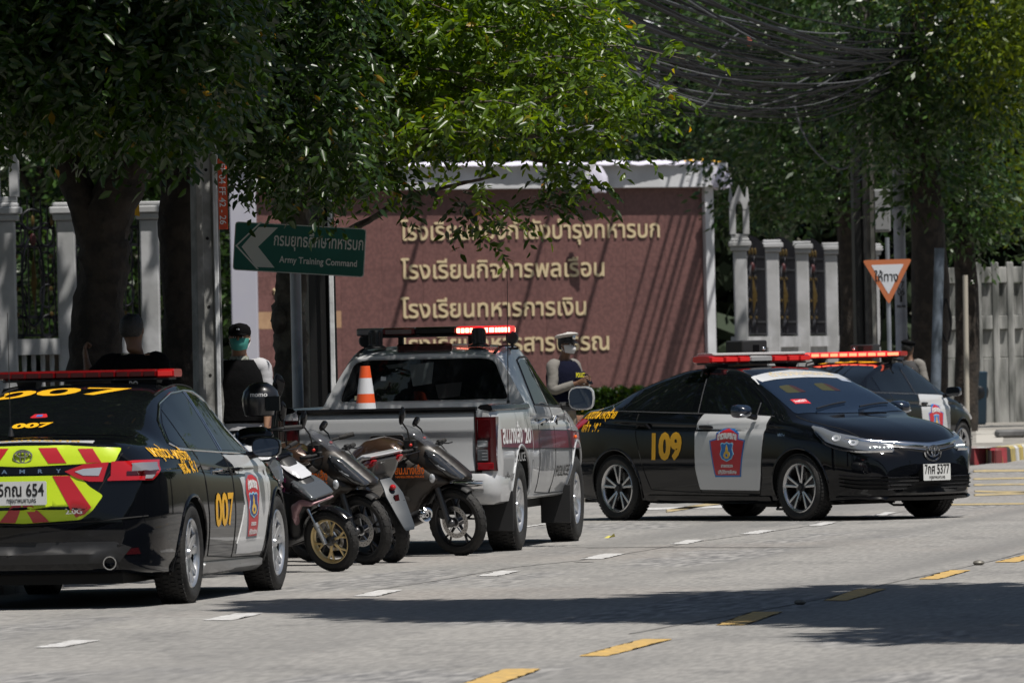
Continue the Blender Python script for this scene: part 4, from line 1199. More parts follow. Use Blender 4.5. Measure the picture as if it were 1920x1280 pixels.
        Sb.text(view, '20', .17, (.34, .885), 'side_number', em_white, t, .006, width=.32, bold=.006)
        Sb.text(view, 'แจ้ง 191', .10, (-.60, .575), 'side_lettering', ink, t, .006, width=.55, bold=.002)
        Sb.text(view, 'POLICE', .10, (-.1, .74), 'side_lettering', mat('grey lettering', (.15, .15, .15), .5), t, .006, width=.5, bold=.001)
        Sf.text(view, 'POLICE', .13, (2.22, .58), 'side_lettering', ink, t, .006, width=.72, bold=.002)
        p, n = Sf.hit(view, 2.95, .9)
        mb = MB(); mb.ball(p + n * .008, (.05, .012, .018), 10, 6); mb.build('side_marker', mat('orange marker', (.8, .12, .01), .3), t)
        for hx in (1.16, 1.98):
            mb = MB(); p, n = Sf.hit(view, hx, 1.045)
            mb.tube([p + Vector((-.09, 0, 0)) - n * .005, p + Vector((-.06, 0, .002)) + n * .035, p + Vector((.05, 0, 0)) + n * .035, p + Vector((.09, 0, -.004)) - n * .004], [.012, .018, .018, .012], 8)
            mb.build('door_handle', chrome, t)
            Sf.patch(view, smooth_poly([(hx - .07, 1.045), (hx, 1.07), (hx + .07, 1.045), (hx, 1.015)], 4), 'handle_recess', seam_black, t, .002, .08, .002)
    side_both(sides)
    for s_ in (-1, 1):
        make_mirror(t, 2.45, s_ * .94, 1.235, s_, silver_paint, mat('mirror face', (0, 0, 0)), black_plastic, .23, .205)
        mb = MB(); mb.tube([(2.50, s_ * .86, 1.17), (2.48, s_ * 1.0, 1.16)], [.035, .03], 8); mb.build('mirror_arm', black_plastic, t)
        for wx in (0, WB):
            make_wheel(t, 'wheel', wx, s_ * .785, .372, .375, .245, 'truck', s_, .225)
        for wx in (-.46, WB - .50):
            mb = MB(); mb.bbox((wx - .012, s_ * .79 - .13, .17), (wx + .012, s_ * .79 + .13, .50), .006); mb.build('mud_flap', black_plastic, t)
    # spot lamps and beacons posts on the roof are things of their own
    mb = MB(); mb.tube([(.60, -.72, 1.17), (.60, -.72, 1.24)], [.016, .012], 8); mb.tube([(.60, -.72, 1.24), (.61, -.725, 1.7), (.64, -.73, 2.45)], [.005, .004, .002], 6); mb.build('aerial', black_plastic, t)
    return t, Sf
# ================================================================== motorcycles (x forward, y left, origin under the rear axle)
bike_brown = mat('dark brown bike paint', (0.020, 0.014, 0.010), 0.42, 0.1, 0.2, noise=(5, .5, (.012, .009, .007)))
bike_brown_hi = mat('brown tank paint', (0.055, 0.032, 0.022), 0.2, 0.4, 1.0)
matte_black = mat('matt black bike panel', (0.013, 0.013, 0.014), 0.42)
fork_grey = mat('fork grey', (0.10, 0.10, 0.105), 0.35, 0.7)
fork_silver = mat('fork silver', (0.50, 0.51, 0.52), 0.3, 0.8)
pink_panel = mat('pale pink panel', (0.46, 0.27, 0.29), 0.35, 0.2, 0.5)
grey_panel = mat('satin grey panel', (0.12, 0.12, 0.115), 0.3, 0.4, 0.6)
dusk_panel = mat('charcoal panel', (.045, .046, .05), .35, .2, .5)
white_panel = mat('white bike panel', (0.62, 0.63, 0.66), 0.22, 0.1, 1.0)
seat_black = mat('seat vinyl', (0.016, 0.016, 0.016), 0.6, bump=(80, .2))
disc_steel = mat('brake disc steel', (0.42, 0.41, 0.40), 0.3, 0.9)
plate_grey = mat('slate mudguard', (0.038, 0.046, 0.056), 0.45)

def bike_wheel(parent, x, R, wdt, rimR, rim_m, disc=True, spokes=5, name='wheel', y=0.0, dside=-1, dR=.138):
    h = wdt / 2
    mb = MB()
    prof = [(rimR - .004, -h * .62), (rimR + .012, -h * .86), (rimR + .035, -h), (R - .045, -h * 1.0), (R - .022, -h * .84), (R - .006, -h * .5), (R, 0), (R - .006, h * .5), (R - .022, h * .84), (R - .045, h), (rimR + .035, h), (rimR + .012, h * .86), (rimR - .004, h * .62)]
    mb.lathe(prof, 56)
    # raised tread bars leave grooves between them
    nb = 30
    for i in range(nb):
        for sg in (-1, 1):
            a = 2 * PI * (i + (.5 if sg > 0 else 0)) / nb; q = []
            for (aa, kk) in ((-.060, .10), (.035, .10), (.075, .86), (-.02, .86)):
                rr = R - (.0 if kk < .5 else .020)
                for dr in (.0035, -.01): q.append(((rr + dr) * math.cos(a + aa), sg * h * kk, (rr + dr) * math.sin(a + aa)))
            mb.add(q, [(0, 2, 4, 6), (7, 5, 3, 1), (0, 1, 3, 2), (2, 3, 5, 4), (4, 5, 7, 6), (6, 7, 1, 0)])
    wh = mb.build(name, rubber, parent); wh.location = (x, y, R)
    mb = MB(); mb.lathe([(rimR + .004, -h * .66), (rimR - .004, -h * .70), (rimR - .012, -h * .60), (rimR - .020, -h * .30), (rimR - .022, h * .30), (rimR - .012, h * .60), (rimR - .004, h * .70), (rimR + .004, h * .66)], 48)
    mb.build('rim', rim_m, wh)
    mb = MB()
    for i in range(spokes):
        a = 2 * PI * i / spokes + .3
        def pt(r, t, yy, a_=a): return (r * math.cos(a_) - t * math.sin(a_), yy, r * math.sin(a_) + t * math.cos(a_))
        def bar(r0, t0, w0, r1, t1, w1, th):
            q = [pt(r0, t0 - w0, -th), pt(r0, t0 + w0, -th), pt(r1, t1 + w1, -th), pt(r1, t1 - w1, -th), pt(r0, t0 - w0, th), pt(r0, t0 + w0, th), pt(r1, t1 + w1, th), pt(r1, t1 - w1, th)]
            mb.add(q, [(3, 2, 1, 0), (4, 5, 6, 7), (0, 1, 5, 4), (1, 2, 6, 5), (2, 3, 7, 6), (3, 0, 4, 7)])
        bar(.03, 0, .012, rimR * .52, 0, .009, .009)
        bar(rimR * .50, 0, .008, rimR - .008, .034, .007, .008); bar(rimR * .50, 0, .008, rimR - .008, -.034, .007, .008)
    mb.build('spokes', rim_m, wh, bevel=.002)
    mb = MB(); mb.lathe([(.012, -h * .9), (.035, -h * .85), (.042, -.02), (.042, .02), (.035, h * .85), (.012, h * .9)], 20); mb.build('hub', fork_grey, wh)
    if disc:
        mb = MB(); yy = dside * (h * .72)
        N = 40
        mb.lathe([(dR, yy - .002), (dR * .70, yy - .002), (dR * .70, yy + .002), (dR, yy + .002), (dR, yy - .002)], N)
        dk = mb.build('brake_disc', disc_steel, wh)
        mb = MB()
        for i in range(5):
            a = 2 * PI * i / 5; mb.tube([(.035 * math.cos(a), yy, .035 * math.sin(a)), (dR * .74 * math.cos(a + .3), yy, dR * .74 * math.sin(a + .3))], .006, 6)
        mb.lathe([(.045, yy - .004), (.03, yy - .006), (.03, yy + .004)], 20)
        mb.build('disc_carrier', alloy, dk)
        mb = MB()
        for i in range(20):
            a = 2 * PI * i / 20
            for k_, rr in enumerate((dR * .80, dR * .90)): mb.disc((rr * math.cos(a + k_ * .12), yy + dside * .0035, rr * math.sin(a + k_ * .12)), .0045, 'Y', 8)
        mb.build('disc_holes', seam_black, dk)
    return wh

def mirror_stalk(parent, base, top, w_=.045, h_=.085, yaw=0.0):
    mb = MB(); b, tp_ = Vector(base), Vector(top)
    mid = (b + tp_) / 2 + Vector((.01, 0, 0)); mb.tube([b, mid, tp_ - Vector((0, 0, h_ * .8))], .007, 8)
    o = mb.build('mirror_stem', gloss_plastic, parent)
    mb = MB(); rr = []
    out = [(-.35, -1), (.2, -1.0), (.75, -.45), (1.0, .1), (.85, .55), (.3, 1), (0, 1.05), (-.3, .85), (-.75, .2), (-.8, -.4)]
    for dx, k in ((-.012, .9), (-.006, 1), (.01, .95), (.022, .6)):
        rr.append([(tp_.x + dx + p[1] * .01, tp_.y + p[0] * w_ * k, tp_.z + p[1] * h_ * k) for p in out])
    mb.loft(rr); m_ = mb.build('wing_mirror', gloss_plastic, parent)
    mb = MB(); r0 = [(tp_.x - .0135 + p[1] * .01, tp_.y + p[0] * w_ * .8, tp_.z + p[1] * h_ * .8) for p in out]
    mb.loft([r0, [(a - .002, b_, c_) for a, b_, c_ in r0]]); mb.build('mirror_glass', mat('mirror face', (0, 0, 0)), m_)
    return o

def poly_part(name, poly, w_, m, t, r=.08, e=.01, y0=0.0, side=0, rnd=.02, par=None, step=.03):
    mb = MB(); inflate(mb, round_poly(poly, rnd), w_, r, y0, e, step, side)
    return mb.build(name, m, par or t, autos=60)

def make_sport(steer=-.32):
    """fully faired sport motorcycle"""
    t = empty('sport_motorcycle'); WBk = 1.31
    bike_wheel(t, 0, .305, .13, .222, alloy_dark, True, 5, dR=.11)
    # front end turned on its own steering pivot: parts share one transform
    piv = Matrix.Translation((WBk, 0, 0)) @ Matrix.Rotation(steer, 4, 'Z') @ Matrix.Translation((-WBk, 0, 0))
    w = bike_wheel(t, WBk, .295, .10, .222, alloy_dark, True, 5, dR=.138)
    w.rotation_euler = (0, 0, steer)
    def fr(mb): mb.M = piv; return mb
    for s_ in (-1, 1):
        mb = fr(MB()); mb.tube([(WBk - .02, s_ * .085, .26), (WBk - .055, s_ * .085, .38), (WBk - .125, s_ * .085, .60)], [.026, .026, .026], 12); lg = mb.build('fork_leg', fork_grey, t)
        mb = fr(MB()); mb.tube([(WBk - .125, s_ * .085, .60), (WBk - .235, s_ * .085, .93)], .018, 10); mb.build('fork_tube', chrome, lg)
        mb = fr(MB()); mb.ball((WBk, s_ * .088, .295), (.035, .03, .035), 10, 6); mb.build('axle_clamp', fork_grey, lg)
    mb = fr(MB()); mb.bbox((WBk - .12, -.105, .33), (WBk - .05, -.06, .42), .01); mb.build('brake_caliper', black_plastic, t)
    mb = fr(MB()); mb.tube([(WBk - .06, -.09, .40), (WBk - .14, -.11, .50), (WBk - .13, -.06, .68)], .005, 6); mb.build('brake_hose', black_plastic, t)
    mb = fr(MB()); rr = []
    for i in range(15):
        a = R_(58 + 95 * i / 14); wdt = .054 + .010 * math.sin(i / 14 * PI)
        rr.append([(WBk + math.cos(a) * r_, y, .295 + math.sin(a) * r_) for r_, y in ((.308, -wdt), (.325, -wdt * .7), (.333, 0), (.325, wdt * .7), (.308, wdt), (.303, wdt * .9), (.320, 0), (.303, -wdt * .9))])
    mb.loft(rr); mb.build('front_mudguard', matte_black, t, autos=60)
    # nose fairing, side fairing, belly
    nose = [(.93, .97), (1.08, 1.0), (1.20, .93), (1.34, .81), (1.46, .70), (1.475, .665), (1.38, .655), (1.28, .66), (1.16, .62), (1.02, .64), (.90, .74), (.84, .86)]
    poly_part('nose_fairing', nose, .145, bike_brown, t, .20, .01)
    side_ = [(.62, .86), (.86, .90), (1.06, .84), (1.24, .72), (1.30, .64), (1.16, .60), (1.06, .52), (.96, .36), (.86, .22), (.66, .17), (.42, .20), (.36, .30), (.50, .42), (.60, .60)]
    poly_part('side_fairing', side_, .185, bike_brown, t, .16, .07)
    poly_part('fairing_vent', [(.62, .50), (.92, .58), (.98, .52), (.84, .40), (.70, .38)], .193, mat('fairing recess', (.02, .017, .015), .5), t, .05, .165)
    hl = [(1.10, .945), (1.20, .90), (1.33, .79), (1.44, .69), (1.40, .665), (1.30, .70), (1.20, .77), (1.12, .86)]
    poly_part('headlamp', hl, .150, mat('dark lamp glass', (.03, .032, .036), .08, 0, 1), t, .05, .11)
    poly_part('position_lamp', [(1.14, .88), (1.30, .77), (1.32, .74), (1.2, .80)], .157, clear_lens, t, .02, .13)
    for s_ in (-1, 1):
        mb = MB(); mb.ball((1.17, s_ * .165, .70), (.028, .02, .04), 10, 8); mb.build('turn_signal', clear_lens, t)
    # screen
    mb = MB(); rr = []
    for x, z, wv in ((1.17, .95, .07), (1.10, 1.02, .09), (1.02, 1.08, .09), (.95, 1.12, .07), (.93, 1.13, .04)):
        rr.append([(x - .05 * abs(k) ** 2, k * wv, z) for k in np.linspace(-1, 1, 9)] + [(x - .05 * abs(k) ** 2 - .006, k * wv, z - .006) for k in np.linspace(1, -1, 9)])
    mb.loft(rr); mb.build('windscreen', mat('smoke screen', (.10, .105, .12), .08, 0, 1, alpha=.32), t, autos=60)
    # cockpit clutter
    mb = MB(); mb.bbox((.90, -.09, .93), (1.02, .09, 1.03), .015); mb.build('instrument_panel', black_plastic, t)
    mb = fr(MB()); mb.bbox((WBk - .28, -.10, .905), (WBk - .21, .10, .94), .01); mb.build('yoke', fork_grey, t)
    for s_ in (-1, 1):
        b0 = (WBk - .25, s_ * .11, .94); b1 = (WBk - .33, s_ * .33, .93)
        mb = fr(MB()); mb.tube([(WBk - .23, s_ * .08, .94), b0, b1], .012, 8); hb = mb.build('handlebar', black_plastic, t)
        mb = fr(MB()); mb.tube([((b0[0] * .4 + b1[0] * .6), s_ * .24, .933), b1], .019, 10); mb.build('grip', rubber, hb)
        mb = fr(MB()); mb.tube([(WBk - .24, s_ * .17, .935), (WBk - .19, s_ * .20, .93), (WBk - .25, s_ * .33, .915)], .006, 6); mb.build('lever', alloy_dark, hb)
        mb = fr(MB()); mb.tube([(WBk - .24, s_ * .15, .93), (WBk - .16, s_ * .14, .86), (WBk - .18, s_ * .05, .75)], .006, 6); mb.build('cable', black_plastic, hb)
        mb = fr(MB()); mb.bbox((WBk - .28, min(s_ * .14, s_ * .19), .915), (WBk - .235, max(s_ * .14, s_ * .19), .965), .008); mb.build('switch_box', black_plastic, hb)
        if s_ < 0: mirror_stalk(t, (1.00, s_ * .17, 1.00), (.98, s_ * .27, 1.26), .045, .075)
        else: mirror_stalk(t, (1.00, s_ * .17, 1.00), (.90, s_ * .26, 1.12), .07, .04)
        mb = MB(); mb.ball((1.0, s_ * .17, .99), (.016, .016, .016), 8, 6); mb.build('mirror_mount', mat('red switch', (.5, .03, .02), .4), t)
    # tank, seat, tail
    tank = [(.36, .80), (.42, .92), (.54, 1.01), (.68, 1.035), (.82, 1.0), (.94, .92), (.95, .84), (.80, .80), (.55, .77)]
    poly_part('fuel_tank', tank, .16, bike_brown_hi, t, .13, .05)
    poly_part('seat', [(-.22, .90), (-.10, .935), (.02, .90), (.10, .83), (.30, .80), (.43, .82), (.42, .77), (.10, .76), (-.05, .82), (-.2, .86)], .12, seat_black, t, .05, .04)
    poly_part('tail_cowl', [(-.36, .90), (-.20, .925), (-.05, .88), (.12, .78), (.36, .76), (.30, .68), (.05, .70), (-.15, .78), (-.34, .86)], .115, bike_brown, t, .06, .03)
    mb = MB(); mb.bbox((-.375, -.06, .86), (-.34, .06, .895), .008); mb.build('tail_lamp', red_lens, t)
    # frame, swingarm, engine
    mb = MB(); 
    for s_ in (-1, 1): mb.tube([(0, s_ * .10, .305), (.30, s_ * .09, .36), (.46, s_ * .08, .40)], [.02, .026, .03], 8)
    mb.build('swingarm', matte_black, t)
    mb = MB(); mb.bbox((.38, -.12, .22), (.84, .12, .52), .04); mb.build('engine', alloy_dark, t)
    mb = MB(); mb.tube([(.42, .05, .40), (.30, .0, .62), (.22, 0, .72)], .03, 10); mb.build('shock_absorber', alloy_dark, t)
    mb = MB(); mb.tube([(.80, 0, .20), (.40, -.10, .18), (.18, -.15, .26)], .022, 10); mb.tube([(.20, -.15, .26), (.02, -.18, .33), (-.16, -.19, .39), (-.20, -.19, .40)], [.035, .048, .050, .042], 16); mb.build('exhaust', alloy_dark, t)
    mb = MB(); rr = []
    for x, z, wv in ((-.20, .84, .03), (-.28, .72, .04), (-.36, .56, .075), (-.40, .48, .075)): rr.append([(x, -wv, z), (x, wv, z), (x - .006, wv, z), (x - .006, -wv, z)])
    mb.loft(rr); mb.build('rear_mudguard', black_plastic, t)
    mb = MB(); mb.tube([(.45, .10, .25), (.42, .22, .02)], .012, 8); mb.bbox((.39, .20, .0), (.46, .25, .015), .004); mb.build('side_stand', black_plastic, t)
    # door to lettering on both cheeks
    for s_, view in ((-1, 'R'), (1, 'L')):
        fl = -1 if view == 'R' else 1
        Mx = frame((.98, s_ * .192, .745), (-s_ * 1, 0, 0), (0, 0, 1))
        flat_text('สน.นางเลิ้ง', .095, Mx, 'side_lettering', orange_film, t, width=.27, bold=.003)
        flat_text('NANGLOENG POLICE', .026, Mx @ Matrix.Translation((0, -.032, 0)), 'side_lettering', orange_film, t, width=.26, bold=.0008)
    return t

def make_scooter_maxi():
    """silver maxi scooter, tail to the road"""
    t = empty('maxi_scooter'); WBk = 1.31
    bike_wheel(t, 0, .270, .12, .185, alloy_dark, False, 5)
    bike_wheel(t, WBk, .275, .10, .185, alloy_dark, True, 5, dR=.11)
    body = [(-.16, .86), (-.06, .88), (.08, .84), (.25, .76), (.42, .68), (.55, .52), (.62, .42), (.40, .40), (.22, .52), (.04, .64), (-.08, .74)]
    poly_part('body_cowl', body, .165, grey_panel, t, .10, .09)
    poly_part('tail_panel', [(-.18, .90), (-.04, .915), (.12, .865), (.36, .765), (.34, .74), (.10, .81), (-.04, .865), (-.14, .875)], .172, white_panel, t, .03, .15)
    poly_part('seat', [(-.12, .89), (-.02, .90), (.14, .875), (.26, .80), (.55, .77), (.62, .72), (.40, .69), (.1, .80), (-.06, .88)], .14, seat_black, t, .06, .06)
    poly_part('floor_tunnel', [(.45, .60), (.62, .55), (.95, .52), (1.05, .30), (.95, .22), (.50, .22), (.42, .35)], .17, matte_black, t, .08, .12)
    poly_part('front_cowl', [(.92, .92), (1.06, .96), (1.20, .86), (1.33, .70), (1.34, .60), (1.24, .50), (1.12, .40), (1.02, .40), (.98, .60)], .16, grey_panel, t, .13, .06)
    poly_part('headlamp', [(1.16, .84), (1.28, .74), (1.36, .64), (1.26, .64), (1.16, .72)], .19, clear_lens, t, .06, .14)
    for s_ in (-1, 1):
        poly_part('tail_lamp', [(-.20, .865), (-.10, .875), (.06, .825), (-.02, .79), (-.12, .81)], .045, red_lens, t, .03, .01, y0=s_ * .125)
        mb = MB(); mb.tube([(1.00, 0, .96), (.95, s_ * .12, .98), (.88, s_ * .32, 1.0)], .012, 8); hb = mb.build('handlebar', black_plastic, t)
        mb = MB(); mb.tube([(.92, s_ * .22, .99), (.88, s_ * .34, 1.0)], .02, 10); mb.build('grip', rubber, hb)
        mb = MB(); mb.tube([(1.30, s_ * .07, .28), (1.2, s_ * .07, .50)], .02, 8); mb.build('fork_leg', fork_grey, t)
        mb = MB(); mb.tube([(-.04, s_ * .11, .27), (.0, s_ * .12, .55), (.03, s_ * .12, .64)], [.025, .025, .02], 8); mb.build('shock_absorber', mat('spring grey', (.25, .25, .26), .35, .8), t)
        Mx = frame((.06, s_ * .172, .62), (-s_, 0, 0), (-s_ * -.12 * s_, 0, 1))
        flat_text('PCX', .085, frame((.16, s_ * .176, .60), (-s_ * 1, 0, .12 if s_ < 0 else -.12), (0, 0, 1)), 'side_badge', ink, t, width=.20, shear=.3, bold=.002)
    poly_part('front_mudguard', [(1.10, .56), (1.28, .575), (1.46, .54), (1.57, .44), (1.52, .42), (1.40, .50), (1.26, .53), (1.12, .51)], .065, grey_panel, t, .03, .03)
    mb = MB(); rr = []
    for x, z, wv in ((-.06, .70, .05), (-.14, .62, .07), (-.18, .56, .085), (-.26, .42, .07), (-.33, .30, .055), (-.34, .27, .04)): rr.append([(x, -wv, z), (x, wv, z), (x - .012, wv * .96, z), (x - .012, -wv * .96, z)])
    mb.loft(rr); pl = mb.build('rear_mudguard', plate_grey, t, bevel=.003)
    mb = MB(); mb.box((-.222, -.02, .51), (-.205, .02, .56)); mb.build('reflector', red_lens_dark, pl)
    mb = MB()
    for y in (-.06, .06): mb.disc((-.225, y, .50), .008, 'X', 10); 
    mb.build('plate_bolts', seam_black, pl)
    mb = MB(); mb.ball((-.18, 0, .62), (.03, .028, .025), 10, 8); mb.build('plate_lamp', red_lens, t)
    mb = MB(); mb.tube([(.45, -.12, .22), (.15, -.17, .26)], .022, 10); mb.tube([(.18, -.17, .26), (-.05, -.19, .31), (-.28, -.20, .36)], [.045, .06, .056], 18); ex = mb.build('exhaust', matte_black, t)
    mb = MB(); mb.M = Matrix.Translation((-.28, -.20, .36)) @ Matrix.Rotation(-.2, 4, 'Y')
    mb.lathe([(.058, .02), (.062, -.02), (.050, -.035), (.040, -.03), (.032, -.01), (.020, -.01), (.018, -.035), (.012, -.035), (.010, .0)], 24, 'X'); mb.build('exhaust_tip', chrome, ex)
    mb = MB(); mb.bbox((-.05, -.10, .24), (.42, .10, .44), .04); mb.build('engine', alloy_dark, t)
    mb = MB(); mb.tube([(.4, .1, .22), (.36, .22, .01)], .012, 8); mb.build('side_stand', black_plastic, t)
    return t

def make_scooter_light(steer=.25):
    """small scooter with gold front rim and pale pink leg shield"""
    t = empty('scooter'); WBk = 1.24
    bike_wheel(t, 0, .262, .10, .19, gold_rim, False, 5)
    piv = Matrix.Translation((WBk, 0, 0)) @ Matrix.Rotation(steer, 4, 'Z') @ Matrix.Translation((-WBk, 0, 0))
    w = bike_wheel(t, WBk, .262, .095, .185, gold_rim, True, 6, dR=.0951, dside=1)
    w.rotation_euler = (0, 0, steer)
    for s_ in (-1, 1):
        mb = MB(); mb.M = piv; mb.tube([(WBk - .01, s_ * .072, .25), (WBk - .07, s_ * .072, .40)], .021, 12); mb.tube([(WBk - .062, s_ * .072, .39), (WBk - .078, s_ * .072, .425)], .026, 12)
        lg = mb.build('fork_leg', fork_silver, t)
        mb = MB(); mb.M = piv; mb.tube([(WBk - .07, s_ * .072, .40), (WBk - .13, s_ * .072, .55)], .013, 10); mb.build('fork_tube', chrome, lg)
    mb = MB(); mb.M = piv; rr = []
    for i in range(15):
        a = R_(40 + 115 * i / 14); wdt = .055
        rr.append([(WBk + math.cos(a) * r_, y, .262 + math.sin(a) * r_) for r_, y in ((.272, -wdt), (.288, -wdt * .7), (.296, 0), (.288, wdt * .7), (.272, wdt), (.268, wdt * .9), (.284, 0), (.268, -wdt * .9))])
    mb.loft(rr); mb.build('front_mudguard', gloss_plastic, t, autos=60)
    # leg shield and nose
    poly_part('leg_shield', [(.74, .98), (.90, .96), (1.02, .84), (1.20, .68), (1.24, .60), (1.12, .56), (1.02, .46), (.96, .30), (.88, .26), (.84, .40), (.86, .60), (.80, .80)], .135, matte_black, t, .14, .04)
    poly_part('pink_panel', [(.97, .60), (1.10, .645), (1.25, .605), (1.19, .575), (1.09, .58), (1.02, .50), (.985, .41), (.96, .47)], .140, pink_panel, t, .04, .115)
    poly_part('grey_blade', [(.84, .725), (1.0, .705), (1.19, .64), (1.16, .655), (1.0, .722)], .138, dusk_panel, t, .02, .12)
    poly_part('white_blade', [(.80, .965), (.84, .962), (1.02, .865), (1.10, .79), (1.03, .825), (.90, .90)], .105, white_panel, t, .03, .06)
    poly_part('headlamp', [(1.02, .80), (1.14, .74), (1.25, .64), (1.22, .62), (1.10, .68), (1.02, .75)], .15, smoke_lens, t, .04, .11)
    poly_part('handlebar_cowl', [(.68, 1.00), (.80, 1.03), (.90, .98), (.88, .90), (.76, .90)], .14, gloss_plastic, t, .07, .05)
    poly_part('floor_board', [(.28, .36), (.34, .30), (.86, .24), (.92, .30), (.86, .36)], .17, matte_black, t, .05, .14)
    poly_part('body_cowl', [(-.34, .74), (-.1, .74), (.30, .66), (.40, .42), (.30, .34), (.1, .44), (-.2, .58)], .15, matte_black, t, .09, .08)
    poly_part('seat', [(-.30, .78), (-.1, .82), (.1, .79), (.34, .76), (.36, .70), (0, .72), (-.28, .74)], .13, seat_black, t, .05, .06)
    mb = MB(); mb.bbox((-.38, -.07, .70), (-.33, .07, .75), .01); mb.build('tail_lamp', red_lens, t)
    mb = MB(); mb.bbox((-.1, -.09, .22), (.36, .09, .40), .04); mb.build('engine', alloy_dark, t)
    mb = MB(); mb.tube([(.2, -.14, .26), (-.2, -.16, .32)], [.04, .05], 14); mb.build('exhaust', matte_black, t)
    for s_ in (-1, 1):
        mb = MB(); mb.tube([(.82, 0, .98), (.78, s_ * .12, 1.0), (.70, s_ * .33, 1.0)], .011, 8); hb = mb.build('handlebar', black_plastic, t)
        mb = MB(); mb.tube([(.74, s_ * .22, 1.0), (.70, s_ * .35, 1.0)], .018, 10); mb.build('grip', rubber, hb)
        mb = MB(); mb.tube([(.80, s_ * .14, .99), (.84, s_ * .20, .985), (.77, s_ * .33, .985)], .006, 6); mb.build('lever', alloy_dark, hb)
        if s_ > 0: mirror_stalk(t, (.78, s_ * .15, 1.02), (.75, s_ * .20, 1.30), .05, .085)
        Mx = frame((.92, s_ * .142, .785), (-s_, 0, 0), (0, 0, 1))
        flat_text('LCM', .06, Mx, 'side_lettering', mat('magenta film', (.45, .05, .22), .4), t, width=.15, bold=.001, shear=.2)
        flat_text('125i', .05, Mx @ Matrix.Translation((-.03 * s_ * -1, -.075, .012)), 'side_lettering', mat('magenta film', (0, 0, 0)), t, width=.18, bold=.001, shear=.2)
    mb = MB(); mb.tube([(.3, .1, .24), (.28, .2, .01)], .011, 8); mb.build('side_stand', black_plastic, t)
    return t
# ================================================================== ground, road, kerbs, markings
def ground_mat():
    m = bpy.data.materials.new('road concrete'); m.use_nodes = True; n = m.node_tree; b = n.nodes['Principled BSDF']
    tc = n.nodes.new('ShaderNodeTexCoord')
    mp = n.nodes.new('ShaderNodeMapping'); mp.inputs['Rotation'].default_value = (0, 0, TH); n.links.new(tc.outputs['Object'], mp.inputs[0])
    def noise(sc, det=6, stretch=None):
        t = n.nodes.new('ShaderNodeTexNoise'); t.inputs['Scale'].default_value = sc; t.inputs['Detail'].default_value = det
        if stretch:
            m2 = n.nodes.new('ShaderNodeMapping'); m2.inputs['Scale'].default_value = stretch; n.links.new(mp.outputs[0], m2.inputs[0]); n.links.new(m2.outputs[0], t.inputs[0])
        else: n.links.new(mp.outputs[0], t.inputs[0])
        return t.outputs['Fac']
    def mix(a, b_, f, mode='MIX'):
        x = n.nodes.new('ShaderNodeMix'); x.data_type = 'RGBA'; x.blend_type = mode
        for i, v in ((0, f), (6, a), (7, b_)):
            if hasattr(v, 'type') or hasattr(v, 'links'): n.links.new(v, x.inputs[i])
            else: x.inputs[i].default_value = v if i == 0 else (*v, 1)
        return x.outputs[2]
    def ramp(v, a, b_):
        r = n.nodes.new('ShaderNodeMapRange'); r.inputs[1].default_value = a; r.inputs[2].default_value = b_; n.links.new(v, r.inputs[0]); return r.outputs[0]
    c = mix((.225, .218, .207), (.288, .276, .26), ramp(noise(.35, 4), .35, .65))
    c = mix(c, (.125, .122, .120), ramp(noise(1.6, 8, (1, .35, 1)), .55, .78))
    c = mix(c, (.33, .315, .29), ramp(noise(2.3, 9, (1, .25, 1)), .60, .80))
    c = mix(c, (.225, .195, .175), ramp(noise(.15, 3), .55, .8))
    # aggregate showing: fine light and dark grains
    g = noise(26, 3, (1, .14, 1)); c2 = mix((.13, .13, .13), (.37, .36, .345), ramp(g, .40, .62)); c = mix(c, c2, .30)
    patchm = ramp(noise(.9, 5, (.6, .18, 1)), .54, .62)
    g2 = noise(13, 3, (1, .16, 1)); c3 = mix((.08, .082, .09), (.40, .39, .38), ramp(g2, .40, .66)); 
    pm = n.nodes.new('ShaderNodeMath'); pm.operation = 'MULTIPLY'; pm.inputs[1].default_value = .6; n.links.new(patchm, pm.inputs[0])
    c = mix(c, c3, pm.outputs[0])
    # tyre-dark wheel tracks along the lane
    wv = n.nodes.new('ShaderNodeTexNoise'); wv.inputs['Scale'].default_value = 1.0
    m3 = n.nodes.new('ShaderNodeMapping'); m3.inputs['Scale'].default_value = (.9, .02, 1); n.links.new(mp.outputs[0], m3.inputs[0]); n.links.new(m3.outputs[0], wv.inputs[0])
    pm2 = n.nodes.new('ShaderNodeMath'); pm2.operation = 'MULTIPLY'; pm2.inputs[1].default_value = .65; n.links.new(ramp(wv.outputs['Fac'], .5, .7), pm2.inputs[0])
    c = mix(c, (.15, .148, .145), pm2.outputs[0])
    n.links.new(c, b.inputs['Base Color']); b.inputs['Roughness'].default_value = .85
    bp = n.nodes.new('ShaderNodeBump'); bp.inputs['Strength'].default_value = .6; bp.inputs['Distance'].default_value = .012
    n.links.new(noise(30, 4), bp.inputs['Height']); n.links.new(bp.outputs[0], b.inputs['Normal'])
    return m
road_m = ground_mat()
def sheet(name, pts, m, z, kind='structure', step=None, parent=None):
    mb = MB(); mb.add([(p[0], p[1], z) for p in pts], [tuple(range(len(pts)))])
    o = mb.build(name, m, parent, smooth=False)
    if kind: o['kind'] = kind
    return o
dirt = mat('far ground', (.12, .115, .10), .95, noise=(.5, .5, (.07, .068, .06)))
sheet('ground', [(-900, -400), (900, -400), (900, 1500), (-900, 1500)], dirt, -.02)
KL = Vector((-4.12, 54.96, 0))                         # left kerb line
def along(base, u, v=0): return Vector((base.x, base.y, 0)) + RD * u + RN * v
o_ = KL
